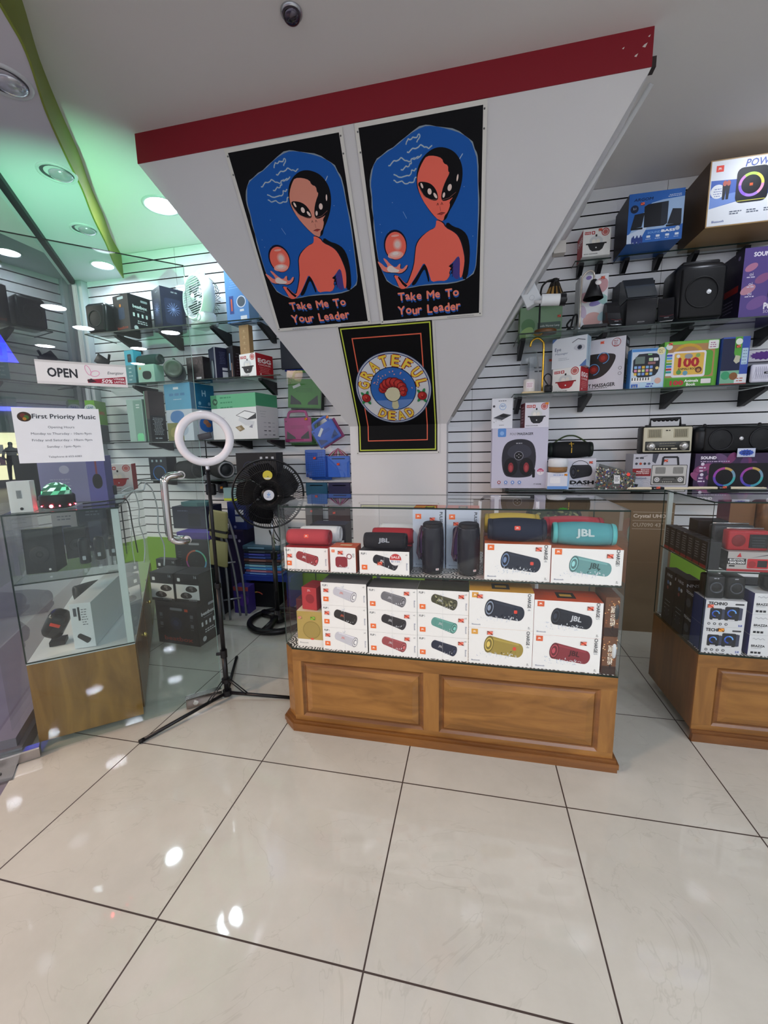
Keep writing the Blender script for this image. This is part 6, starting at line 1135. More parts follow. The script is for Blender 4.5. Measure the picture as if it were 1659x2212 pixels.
def prn(p, w, h):
    p.rect(0, h*.70, w, h, '62b388').rect(0, h*.70, w*.14, h, '3f8a64').disc(w*.10, h*.85, .026, '24503c').text('hp', w*.10, h*.85, .026, '7cc49c', bold=.02, shear=.25); p.lines(w*.22, h*.92, w*.34, 3, .038, .010, '3a8a64', al='l')
    p.poly([(w*.55, h*.53), (w*.75, h*.63), (w*.99, h*.56), (w*.99, h*.44), (w*.80, h*.42)], '3a3c42').poly([(w*.57, h*.53), (w*.75, h*.615), (w*.98, h*.55), (w*.80, h*.44)], 'eceef0').poly([(w*.60, h*.42), (w*.64, h*.50), (w*.80, h*.42), (w*.95, h*.38), (w*.92, h*.28), (w*.75, h*.30)], 'cfd2d8').poly([(w*.52, h*.27), (w*.66, h*.31), (w*.73, h*.22), (w*.62, h*.17)], '8a7a5a').poly([(w*.56, h*.26), (w*.62, h*.28), (w*.66, h*.22), (w*.6, h*.2)], 'b4a48a'); p.lines(w*.05, h*.5, w*.1, 2, .02, .012, '9a9da2', al='l').lines(w*.2, h*.48, w*.14, 3, .03, .005, 'c4c6ca', al='l').poly([(w*.82, h*.26), (w*.9, h*.32), (w*.9, h*.24)], '8a8a9a')
def prns(p, w, h):
    p.rect(0, h*.72, w, h, '4a9a72').rect(0, 0, w, h*.72, 'd6d6d8'); p.lines(w*.3, h*.6, w*.3, 3, .02, .005, 'b4b6ba')
    for i in range(4):
        for j in range(3): p.rect(w*(.3+.2*j), h*(.08+.09*i), w*(.42+.2*j), h*(.10+.09*i), random.choice(['3a3c42', '8a8d92', 'b9bbc0']))
carton('printer_carton', 'large green and white printer carton at the right end of the third left shelf', -1.385, 2.185, z, .445, .27, .350, rot=-10, corner=True, c='e4e6e8', side='d6d6d8', top='4a9a72', front=prn, rside=prns, group=Lw)
z = 1.0555
carton('speaker_carton', 'black carton with a blue ring picture at the left end of the lowest left shelf', -2.325, 2.20, z, .17, .12, .19, c='1a222c', group=Lw, front=lambda p, w, h: (p.ring(w*.55, h*.3, .062, .008, ['3a78c0', '2a5a9a', '3a78c0', '22406a']), [p.rr(w*(.15+.25*k), h*.78, w*(.25+.25*k), h*.88, .002, '9ab0b8') for k in range(3)]))
for k, (x, L, r_) in enumerate(((-2.10, .22, -12), (-1.80, .31, -42))):
    t = portable(('dark boombox behind the ring light on the lowest left shelf', 'dark boombox with a grey ringed end, right of the ring light')[k], x, 2.30, z, L, .078, '1b1f22', '24282c', None, 'charge', rot=r_)
    if k:
        g = G(); g.torus((L/2*1.0, 0, .078), (1, 0, 0), .058, .007, mat('8a8d92', .3), 36, 8); g.obj('end_ring', t)
carton('speaker_carton', 'long black carton with three small icons above the pedestal fan', -1.43, 2.21, z, .35, .12, .21, c='191a20', group=Lw, front=lambda p, w, h: (p.rect(w*.55, 0, w, h, '1f2026'), [p.rr(w*(.60+.14*k), h*.72, w*(.66+.14*k), h*.85, .003, 'b9bcc4') for k in range(3)], p.ring(w*.33, h*.4, .06, .007, ['2a3048', '22263a'])))

# ================================================================== TABLET CASES AND WALLETS ON HOOKS
Cg = 'tablet cases hanging on the back wall'
def hook(t, x, z, L=.07):
    g = G(); g.tube([(x, 2.489, z+.012), (x, 2.489-L, z+.012), (x, 2.489-L-.008, z+.02)], .0025, mat('c4c8cc', .2, .9), 6); return g.obj('hook', t)
def tcase(label, x, z, w, h, c, y=2.43, rot=0, n=1, behind=None, style='kid', st=None, bag=True, th=.02):
    t = thing('tablet_case', label, 'tablet case', (x, y, z), (0, rot, 0), Cg)
    cm = mat(c, .5)
    if style == 'kid':
        g = G(); hh = h*.80
        g.rb(-w/2, w/2, -th, 0, 0, hh, .010, cm); g.tube(spl([(-w*.36, -th/2, hh*.95), (-w*.30, -th/2, h*.97), (-w*.1, -th/2, h), (w*.1, -th/2, h), (w*.30, -th/2, h*.97), (w*.36, -th/2, hh*.95)], 4), .011, cm, 10); g.obj('shell', t)
        g = G(); p = Pr(g, (-w/2, -th, 0), (1, 0, 0), (0, 0, 1)); d = shade(c, .55); dk = '2a2d2c' if 'green' in label else shade(c, .6)
        p.poly([(w*.08, h*.10), (w*.42, h*.10), (w*.40, h*.16), (w*.10, h*.36)], dk).poly([(w*.60, h*.10), (w*.92, h*.10), (w*.90, h*.36), (w*.62, h*.16)], dk).disc(w*.08, hh*.85, .006, d)
        for k in range(3): p.line([(w*.25, h*(.45+.04*k)), (w*.75, h*(.45+.04*k))], .0015, d)
        g.obj('moulded_back', t)
    else:
        g = G(); g.rb(-w/2, w/2, -th, 0, 0, h, .008, cm)
        p = Pr(g, (-w/2, -th, 0), (1, 0, 0), (0, 0, 1)); d = shade(c, .75)
        if style == 'quilt': [p.line([(w*.05, h*(.06+.08*k)), (w*.95, h*(.10+.08*k))], .0018, d) for k in range(11)]; [p.line([(w*(.1+.1*k), h*.03), (w*(.02+.1*k), h*.97)], .0014, d) for k in range(9)]; p.disc(w*.1, h*.08, .012, '1f3f8a')
        else: p.rr(.004, .004, w-.004, h-.004, .006, shade(c, 1.06)); p.rr(w*.2, h*.84, w*.8, h*.9, .008, d)
        g.obj('cover', t)
    for k in range(n-1):
        bc = (behind or [c])[k % len(behind or [c])]; g = G(); g.rb(-w/2+.018*(k+1), w/2+.018*(k+1), .002+.016*k, .014+.016*k, -.012*(k+1), h*.78, .008, mat(bc, .5)); g.obj('case_behind', t)
    if bag:
        g = G(); g.add([(-w*.52, -th-.006, -.01), (w*.52, -th-.008, -.01), (w*.54, -th-.005, h*.5), (w*.52, -th-.004, h+.005), (0, -th-.007, h+.012), (-w*.52, -th-.004, h+.005), (-w*.53, -th-.005, h*.5)], [(0, 1, 2, 3, 4, 5, 6)], PLAS); g.obj('plastic_sleeve', t)
    if st: sticker(t, (st[0]-.5)*w, -th-.009, st[1]*h, st[2] if len(st) > 2 else 'ff5a3c', w=.026, h=.02)
    return t
t = tcase('dark slate tablet case with a blue edge, partly hidden by the flared column', -1.16, 1.918, .20, .22, '2a2f3c', style='plain', bag=False, n=2, behind=['2a3aa0'], y=2.42)
t = tcase('green child tablet case with a carrying handle hanging highest', -1.085, 1.612, .285, .285, '4c8a3a', n=2, behind=['1d2420'], st=(.80, .80, 'ffa028'), rot=.06)
g = G(); Pr(g, (-.1, -.021, .15), (1, 0, 0), (0, 0, 1)).poly([(0, .02), (.06, .045), (.07, .025), (.008, .0)], 'd8dcd6'); g.obj('paper_label', t)
t = tcase('pink child tablet case with green cases behind it', -1.15, 1.345, .235, .245, 'b83a80', n=4, behind=['3f6a3a', '4a7a44', '2a2f30'], st=(.84, .74, 'ffa028'))
t = tcase('blue child tablet case hanging tilted beside the flared column', -.848, 1.335, .20, .20, '2f5cc0', y=2.37, n=2, behind=['8a3a6a'], rot=-.52, st=(.9, .9, 'ffa058'))
g = G(); Pr(g, (-.0, -.021, .1), (1, 0, 0), (0, 0, 1)).poly([(0, .02), (.07, .02), (.07, -.002), (.0, -.002)], 'd2d8dc'); g.obj('paper_label', t, rot=(0, -.6, 0))
tcase('blue quilted tablet cover in a clear sleeve', -1.012, 1.055, .175, .225, '2c62c8', style='quilt', n=3, behind=['2c62c8', '2c62c8'], st=(.5, .70))
t = tcase('blue tablet folder in a clear sleeve with a striped bunched strap above', -.812, 1.052, .19, .175, '2f62c6', style='plain', st=(.5, .62))
g = G()
for k in range(15):
    a = -1.0+2.0*k/14; g.tube([(0, -.02, .235), (.05*math.sin(a), -.024, .21), (.10*math.sin(a)*1.0, -.022, .175)], .0032, mat(['b85a8a', '8a3a5a', 'd8c8d0', '4a6a4a', 'a84a6a'][k % 5], .5), 6)
g.obj('striped_strap', t)
tcase('petrol blue tablet wallet below the quilted blue cover', -1.012, .835, .19, .175, '1f4f6a', style='plain', bag=False)
tcase('dark violet tablet wallet below the blue tablet folder', -.815, .835, .19, .175, '2a2848', style='plain', bag=False)
tcase('charcoal tablet wallet lowest on the left, seen through the display case glass', -1.045, .585, .155, .235, '35302f', style='plain', bag=False, st=(.4, .8))
tcase('brown tablet wallet lowest on the right, seen through the display case glass', -.825, .585, .19, .235, '43302e', style='plain', bag=False, st=(.3, .75))
for k, (x, z_, c) in enumerate(((-2.0, .90, '1d1f26'), (-1.88, .92, '23202a'), (-1.80, .86, '1b2030'))):
    t = thing('hanging_pouch', ('small black hanging pouch with an orange tag, left one under the lowest left shelf', 'small black hanging pouch with an orange tag, middle one under the lowest left shelf', 'small dark blue hanging pouch with an orange tag, right one under the lowest left shelf')[k], 'pouch', (x, 2.42, z_), group='small hanging pouches')
    g = G(); g.rb(-.045, .045, -.02, .02, 0, .10, .015, mat(c, .5)); g.tube([(0, 0, .095), (0, .02, .115), (0, .068, .118)], .002, mat('c4c8cc', .2, .9), 5); g.obj('pouch_body', t); sticker(t, 0, -.022, .05, 'ffa028', w=.026, h=.022)
# ================================================================== GOODS ON THE FLOOR AT THE LEFT
Fg = 'cartons stacked on the floor at the left'
def beatf(p, w, h):
    p.rr(w*.35, h*.80, w*.65, h*.86, .008, '8a8d94').rect(w*.70, h*.79, w*.78, h*.85, 'e0502c'); p.rr(w*.3, h*.3, w*.64, h*.74, .02, '22242e').disc(w*.47, h*.50, .045, '2a2f48').disc(w*.47, h*.50, .022, '3a4468')
    for x in (.12, .86):
        for y in (.64, .42): p.rr(w*x-.012, h*y, w*x+.012, h*y+.025, .003, '6a6d76').lines(w*x, h*(y-.05), .03, 1, .01, .004, '6a6d76')
    p.text('beatbox', w*.5, h*.13, .030, 'a8392c', w*.68, bold=.02)
carton('speaker_carton', 'black carton with red lettering on the floor behind the glass door', -1.510, 1.455, 0, .335, .20, .300, rot=-4, corner=True, c='1d1e23', front=beatf, rside=beatr, group=Fg)
def mouse(p, w, h):
    p.rect(.003, .02, w-.003, h*.62, 'd6d8da').rr(w*.1, h*.72, w*.22, h*.84, .004, 'd8dade'); p.text('16', w*.86, h*.9, .018, '9a9da4', bold=.03)
    for x, y in ((.66, .46), (.42, .22)): p.poly(chaikin([(w*(x-.26), h*(y-.06)), (w*(x-.2), h*(y+.08)), (w*x, h*(y+.14)), (w*(x+.22), h*(y+.08)), (w*(x+.28), h*(y-.04)), (w*x, h*(y-.12))], 2), '2a2626').poly(chaikin([(w*(x-.1), h*(y+.02)), (w*(x-.04), h*(y+.12)), (w*(x+.1), h*(y+.1)), (w*(x+.04), h*(y+.0))], 2), '6a6462').disc(w*(x+.04), h*(y-.02), .007, '6a6668')
    p.lines(w*.7, h*.12, w*.4, 2, .012, .004, '9a9da2')
for k, x in enumerate((-1.772, -1.580)):
    carton('speaker_carton', ('black carton with a white two-speaker panel, left of the pair on the red-lettered carton', 'black carton with a white two-speaker panel, right of the pair on the red-lettered carton')[k], x, 1.475, .301, .186, .16, .195, rot=-3, c='17181c', front=mouse, group=Fg)
carton('speaker_carton', 'black carton with a white two-speaker panel, seen through the narrow showcase', -1.995, 1.79, .301, .18, .055, .19, rot=-3, c='17181c', front=mouse, group=Fg)
carton('speaker_carton', 'plain black carton beneath the one seen through the narrow showcase', -1.995, 1.79, 0, .18, .055, .300, rot=-3, c='1a1b1f', group=Fg)
def rain(p, w, h): p.ring(w*.58, h*.5, .088, .012, ['5ab88a', '5aa0a0', 'b0604a', 'c0503a', 'a84a9a', '8a5ab0', '4a7ac0', '4a90b8'], 48).disc(w*.58, h*.5, .075, '131418').disc(w*.58, h*.5, .008, '2a2b30'); p.lines(w*.12, h*.7, w*.1, 6, .02, .006, '4a4c55').rr(w*.4, h*.88, w*.7, h*.93, .006, '8a8d94')
carton('speaker_carton', 'black carton with a rainbow ring picture behind the ring light stand', -1.81, 1.86, .30, .30, .24, .33, c='191a1f', side='191a1f', front=rain, group=Fg)
carton('speaker_carton', 'plain dark carton on the floor under the rainbow ring carton', -1.81, 1.86, 0, .30, .24, .299, c='1f1f24', group=Fg)
carton('speaker_carton', 'purple topped black carton on top of the rainbow ring carton', -1.815, 1.89, .6305, .29, .22, .05, c='4a3a8a', top='5a48a8', group=Fg)
carton('screen_carton', 'dark navy carton on the purple topped one under the lowest left shelf', -1.93, 2.02, .681, .31, .20, .175, c='23253a', group=Fg, front=lambda p, w, h: (p.rr(w*.45, h*.12, w*.8, h*.7, .01, '1a1b28'), p.lines(w*.3, h*.8, w*.3, 1, .01, .006, '6a6c88')))
g = G(); g.prism(chaikin([(-.12, -.08), (.12, -.08), (.13, .06), (-.10, .08)], 1), 0, .03, mat('4a7478', .5)); tag(g.obj('folded_cloth', None, (-1.93, 2.12, .8565)), 'folded teal cloth lying on the dark navy carton', 'cloth')
carton('screen_carton', 'deep blue carton with white labels right of the ring light pole', -1.665, 2.26, .63, .17, .12, .235, c='24306e', group=Fg, front=lambda p, w, h: (p.rect(w*.4, h*.55, w*.85, h*.72, 'd2d6de'), p.rect(w*.4, h*.28, w*.85, h*.48, 'd2d6de'), p.disc(w*.35, h*.1, .012, '8a94c8')))
carton('speaker_carton', 'dark purple carton under the deep blue carton with white labels', -1.715, 2.25, 0, .20, .22, .63, c='2e2748', group=Fg, front=lambda p, w, h: (p.rr(w*.3, h*.88, w*.7, h*.93, .006, '9a94b8'), p.disc(w*.8, h*.85, .012, 'b9b4d0')))
carton('game_carton', 'pale screen carton with a lime edge behind the ring light pole', -1.72, 2.33, .8655, .20, .08, .11, c='8fb4b8', group=Fg, front=lambda p, w, h: p.rect(0, 0, w, h*.18, 'c8e04a'))
t = thing('folding_stool', 'folded grey tube stool with two yellow-green pads leaning behind the ring light stand', 'stool', (-1.565, 1.80, 0), (0, 0, -.15))
gm = mat('8a8f96', .3, .7)
for s in (0, 1):
    g = G(); g.tube(spl([(-.04+.07*s, .06+.10*s, .01), (-.055+.06*s, .06+.09*s, .4), (-.085+.04*s, .05+.06*s, .78), (-.06+.0*s, .05+.04*s, .83)], 5), .009, gm, 10); g.obj('leg', t)
    g = G(); g.tube(spl([(.0+.07*s, .08+.10*s, .01), (-.0+.06*s, .08+.09*s, .4), (-.02+.04*s, .06+.06*s, .78), (-.06+.0*s, .05+.04*s, .83)], 5), .009, gm, 10); g.obj('leg', t)
g = G(); g.tube([(-.04, .07, .16), (.05, .16, .16)], .007, gm); g.tube([(-.05, .07, .45), (.04, .14, .45)], .007, gm); g.obj('cross_bar', t)
for k, (z0, z1) in enumerate(((.66, .86), (.44, .635))):
    g = G(); g.M = Matrix.Rotation(.10, 4, 'Y'); g.rb(-.145, .015, .015, .045, z0, z1, .07, mat('87855a', .6)); g.obj('seat_pad', t)
g = G(); g.M = Matrix.Rotation(.10, 4, 'Y'); g.box(-.147, .017, .012, .048, .70, .718, BLK); g.obj('black_band', t)
g = G(); g.box(-1.59, -1.16, 2.14, 2.44, .235, .275, mat('2c3f9a', .4)); g.box(-1.59, -1.565, 2.16, 2.42, 0, .235, mat('2c3f9a', .4)); g.box(-1.21, -1.18, 2.16, 2.42, 0, .235, mat('2c3f9a', .4)); tag(g.obj('low_table'), 'low blue plastic table carrying the stack of folded bags', 'table')
zz = .2755
for k, (c, th) in enumerate((('5a78c0', .020), ('b86a78', .022), ('4a8ac8', .024), ('7ab4cc', .020), ('3a3a40', .022), ('6a4a44', .026), ('2f3f78', .026), ('3a3f8a', .022), ('2a3038', .030), ('3f5a6a', .036))):
    g = G(); r = random.Random(k); w = .155+.012*r.random(); g.rb(-w, w, 0, .22, 0, th-.001, .008, mat(c, .35)); p = Pr(g, (-w, -.0005, 0), (1, 0, 0), (0, 0, 1)); p.rect(w*.3, th*.3, w*1.2, th*.6, shade(c, 1.5))
    lab = ('folded blue bag at the very bottom of the stack', 'folded pink bag second from the bottom of the stack', 'folded light blue bag third from the bottom of the stack', 'folded pale cyan bag fourth from the bottom of the stack', 'folded charcoal bag above the pale cyan one in the stack', 'folded brown bag in the middle of the stack', 'folded navy bag just above the brown one in the stack', 'folded violet-blue bag third from the top of the stack', 'folded near-black bag second from the top of the stack', 'folded slate blue bag topmost in the stack')[k]
    tag(g.obj('folded_bag', None, (-1.42+.008*r.random(), 2.16+.01*r.random(), zz), (0, 0, .06*(r.random()-.5))), lab, 'bag', 'folded bags in a stack'); zz += th
carton('plain_carton', 'plain white carton on top of the stack of folded bags', -1.375, 2.19, zz, .22, .16, .205, rot=-6, c='c9cbd0', group=Fg)
carton('speaker_carton', 'violet carton on the floor behind the grey stool legs', -1.535, 2.02, 0, .13, .10, .22, c='3c2f78', group=Fg, front=lambda p, w, h: (p.rect(0, h*.85, w, h, 'a04a4a'), p.disc(w*.6, h*.5, .05, '5a3a9a')))
carton('speaker_carton', 'black carton with a rainbow arc on the floor under the low blue table', -1.43, 2.17, 0, .24, .22, .205, c='15151a', group=Fg, front=lambda p, w, h: p.ring(w*.3, h*.3, .07, .01, ['15151a', 'c05a4a', 'c0a04a', '5aa05a', '15151a', '15151a', '15151a', '15151a']))

# ================================================================== RING LIGHT ON ITS TRIPOD
t = thing('ring_light', 'white ring light on a black tripod stand in front of the glass door edge', 'ring light', (-.998, .972, 0))
g = G(); g.tube([(0, 0, .03), (0, 0, .24)], .013, BLK, 14); g.tube([(0, 0, .24), (0, 0, .62)], .011, BLK, 14); g.tube([(0, 0, .62), (0, 0, 1.20)], .0085, BLK, 14); g.obj('pole', t)
g = G(); g.cyl((0, 0, .235), (0, 0, .275), .017, BLK); g.cyl((0, 0, .610), (0, 0, .635), .015, BLK); g.obj('clamp_collar', t)
g = G(); g.cyl((-.014, -.006, .255), (-.034, -.014, .255), .008, BLK); g.obj('clamp_knob', t)
g = G(); g.cyl((0, 0, .095), (0, 0, .115), .022, BLK); g.cyl((0, 0, .02), (0, 0, .05), .022, BLK); g.obj('spider_hub', t)
for a, L in ((math.atan2(-.38, -.20), .43), (math.atan2(.055, .36), .365), (math.atan2(.40, -.19), .43)):
    c, s = math.cos(a), math.sin(a)
    g = G(); g.tube([(.012*c, .012*s, .034), (L*.97*c, L*.97*s, .010)], .0085, BLK, 10); lg = g.obj('leg', t)
    g = G(); g.tube([(L*.95*c, L*.95*s, .0105), (L*c, L*s, .0095)], .0095, mat('0e0e10', .7), 10); g.obj('rubber_foot', lg)
    g = G()
    for q in (-.008, .008): g.tube([(.02*c-q*s, .02*s+q*c, .105), (.105*c-q*s, .105*s+q*c, .030)], .003, BLK, 6)
    g.obj('brace', lg)
yaw = math.atan2(-.998-.251, .972+.806)
g = G(); g.M = Matrix.Translation((0, 0, 1.352)) @ Matrix.Rotation(-yaw, 4, 'Z'); g.torus((0, 0, 0), (0, 1, 0), .111, .0195, mat('e4e4ea', .22), 64, 16); g.obj('lamp_ring', t)
g = G(); g.M = Matrix.Translation((0, 0, 1.352)) @ Matrix.Rotation(-yaw, 4, 'Z'); g.cyl((0, .0, -.145), (0, 0, -.129), .009, mat('d8d8dc', .2, .7)); g.cyl((0, 0, -.152), (0, 0, -.145), .012, BLK); g.obj('ball_mount', t)
g = G(); g.M = Matrix.Translation((0, 0, 1.352)) @ Matrix.Rotation(-yaw, 4, 'Z'); g.tube([(0, .02, -.13), (0, .03, -.05), (0, .02, -.005)], .0028, BLK, 8); g.M = g.M @ Matrix.Translation((0, .012, .012)) @ Matrix.Rotation(-.22, 4, 'Y'); g.rb(-.030, .030, -.010, .010, -.015, .015, .005, mat('3a3b40', .4)); g.obj('phone_clamp', t)
# ================================================================== PEDESTAL FAN
fyaw = math.atan2(-1.165-.25, 1.88+.8)
t = thing('pedestal_fan', 'black pedestal fan with a white hub badge standing on a round spoked base', 'fan', (-1.165, 1.90, 0))
FB = mat('121215', .35)
g = G(); g.torus((0, 0, .022), (0, 0, 1), .205, .022, FB, 56, 12)
for k in range(3):
    a = 2*pi*k/3+.5; g.tube([(.02*math.cos(a), .02*math.sin(a), .045), (.10*math.cos(a), .10*math.sin(a), .035), (.20*math.cos(a), .20*math.sin(a), .022)], .02, FB, 10, rs=[.03, .026, .032])
g.lathe([(.06, .02), (.055, .05), (.028, .07), (.024, .10)], FB, n=28); g.obj('base', t)
g = G(); g.tube([(0, 0, .06), (0, 0, .52)], .017, FB, 14); g.obj('pole', t)
g = G(); g.tube([(0, 0, .52), (0, 0, .86)], .011, mat('b9bcc2', .2, .9), 14); g.obj('inner_pole', t)
g = G(); g.cyl((0, 0, .50), (0, 0, .55), .024, FB); g.obj('height_collar', t)
FM = Matrix.Translation((0, -.02, .98)) @ Matrix.Rotation(-fyaw, 4, 'Z')
g = G(); g.M = FM; g.lathe([(.05, -.17), (.065, -.15), (.065, -.04), (.04, -.02)], FB, (0, 0, 0), (0, -1, 0), 28); g.box(-.025, .025, .02, .10, -.13, -.05, FB); g.obj('motor_housing', t)
for nm, y0, yr in (('front_guard', -.085, 0), ('rear_guard', .045, 0)):
    g = G(); g.M = FM; n = 90
    for k in range(n):
        a = 2*pi*k/n; c, s = math.cos(a), math.sin(a); tw = .25
        pts = [(r_*math.cos(a+tw*(r_/.24)), y0*(1-(r_/.24)**4)+ -.015*(r_/.24)**4, r_*math.sin(a+tw*(r_/.24))) for r_ in (.05, .10, .16, .21, .24)]
        g.tube(pts, .0019, FB, 4)
    for r_ in (.10, .17): g.torus((0, y0*(1-(r_/.24)**4)-.015*(r_/.24)**4, 0), (0, 1, 0), r_, .0018, FB, 56, 5)
    if nm == 'front_guard': g.torus((0, -.015, 0), (0, 1, 0), .243, .007, FB, 64, 8)
    g.obj(nm, t)
g = G(); g.M = FM; g.lathe([(.052, .083), (.050, .090), (.001, .093)], FB, (0, 0, 0), (0, -1, 0), 32, cap=False); hb = g.obj('hub_cover', t)
g = G(); g.M = FM; p = Pr(g, (0, -.094, 0), (1, 0, 0), (0, 0, 1)); p.disc(0, 0, .036, 'dfe4ee').disc(0, .007, .012, '8fb4e4').disc(-.006, .012, .004, 'dfe4ee').disc(.006, .012, .004, 'dfe4ee').lines(0, -.015, .034, 1, .01, .005, '6a8ac8'); g.obj('hub_badge', hb)
g = G(); g.M = FM; p = Pr(g, (0, -.082, .137), (1, 0, 0), (0, 0, 1)); p.disc(0, 0, .0325, 'dccf4a').poly([(.030*math.cos(a), .030*math.sin(a)) for a in [-2.6+i*.22 for i in range(10)]], 'e6e6d2').lines(.006, -.012, .028, 1, .01, .005, '7a7a5a'); g.obj('yellow_sticker', t)
for k in range(5):
    g = G(); g.M = FM; a = 2*pi*k/5+.35; n_ = 8; vs = []
    for i in range(n_+1):
        r_ = .045+.175*i/n_; wd = .55+.72*math.sin(pi*min(1, i/n_*.8+.15)); 
        for q in (-1, 0, 1): b = a+q*wd*.5+.25*i/n_; vs.append((r_*math.cos(b), -.02+q*.028, r_*math.sin(b)))
    g.add(vs, [(i*3+q, i*3+q+1, i*3+q+4, i*3+q+3) for i in range(n_) for q in (0, 1)], mat('17171b', .25), True); g.obj('blade', t)
g = G(); g.tube(spl([(0, .05, .87), (-.03, .06, .80), (-.01, .05, .7), (.03, .05, .62), (-.03, .04, .66), (-.05, .05, .7), (.0, .04, .6)], 5), .004, FB, 6); g.obj('power_cord', t)
# ================================================================== POSTERS ON THE FLARED FACE
TILT = math.atan(.675)
AL = dict(
blue=[(54,758),(113,786),(171,805),(235,838),(305,859),(353,855),(428,833),(489,809),(531,778),(548,736),(560,708),(567,578),(569,450),(562,264),(554,220),(512,187),(432,173),(292,179),(220,174),(147,169),(59,203),(21,286),(11,363),(15,470),(16,552),(24,639),(22,673),(37,720)],
head=[(259,658),(266,701),(292,741),(338,769),(387,773),(438,755),(469,727),(488,687),(488,640),(474,593),(446,546),(416,510),(404,481),(375,475),(349,493),(319,525),(285,576),(262,625)],
face=[(263,662),(274,696),(297,729),(317,747),(357,743),(391,729),(397,709),(419,699),(418,675),(426,671),(407,641),(386,607),(379,566),(399,559),(444,575),(420,553),(425,540),(411,511),(395,499),(388,476),(370,478),(349,495),(319,529),(285,578),(266,624)],
eyel=[(264,655),(311,648),(341,632),(362,601),(366,567),(337,568),(301,587),(275,619)],
eyer=[(426,669),(483,668),(482,628),(467,589),(436,568),(394,558),(379,570),(385,603),(402,637)],
body=[(351,486),(385,469),(398,445),(438,423),(461,403),(477,373),(490,329),(497,290),(493,250),(481,198),(468,201),(472,292),(463,310),(434,280),(409,263),(425,251),(410,232),(416,216),(392,189),(351,195),(310,191),(301,226),(289,268),(273,295),(251,266),(225,232),(191,192),(163,175),(147,169),(123,173),(109,215),(95,248),(124,240),(145,212),(167,191),(188,224),(217,284),(229,343),(237,382),(262,413),(308,441),(341,449),(349,464)],
shad=[(407,472),(438,446),(475,433),(507,407),(523,364),(526,292),(512,187),(481,190),(495,250),(498,319),(477,373),(459,407),(395,446)],
ribs=[(273,295),(289,268),(301,226),(313,182),(172,175),(197,192),(230,231)],
purp=[(463,307),(473,292),(468,194),(444,193),(422,231),(434,275)],
hand=[(9,328),(26,319),(57,288),(68,297),(43,338),(58,336),(81,306),(111,283),(134,302),(142,301),(134,276),(154,274),(171,291),(183,292),(169,268),(137,252),(102,261),(43,268),(25,291)])
CL = [[(126,730),(154,746),(196,753),(220,738),(257,745),(297,752)],[(223,769),(250,780),(295,788),(319,776),(344,778)],[(186,707),(213,719),(234,725),(246,743),(277,747)],[(148,693),(215,681),(242,700),(263,702)],[(145,671),(187,662),(228,653),(260,670)],[(219,799),(233,818),(258,820),(288,826),(271,800)]]
CO = 'f5705f'
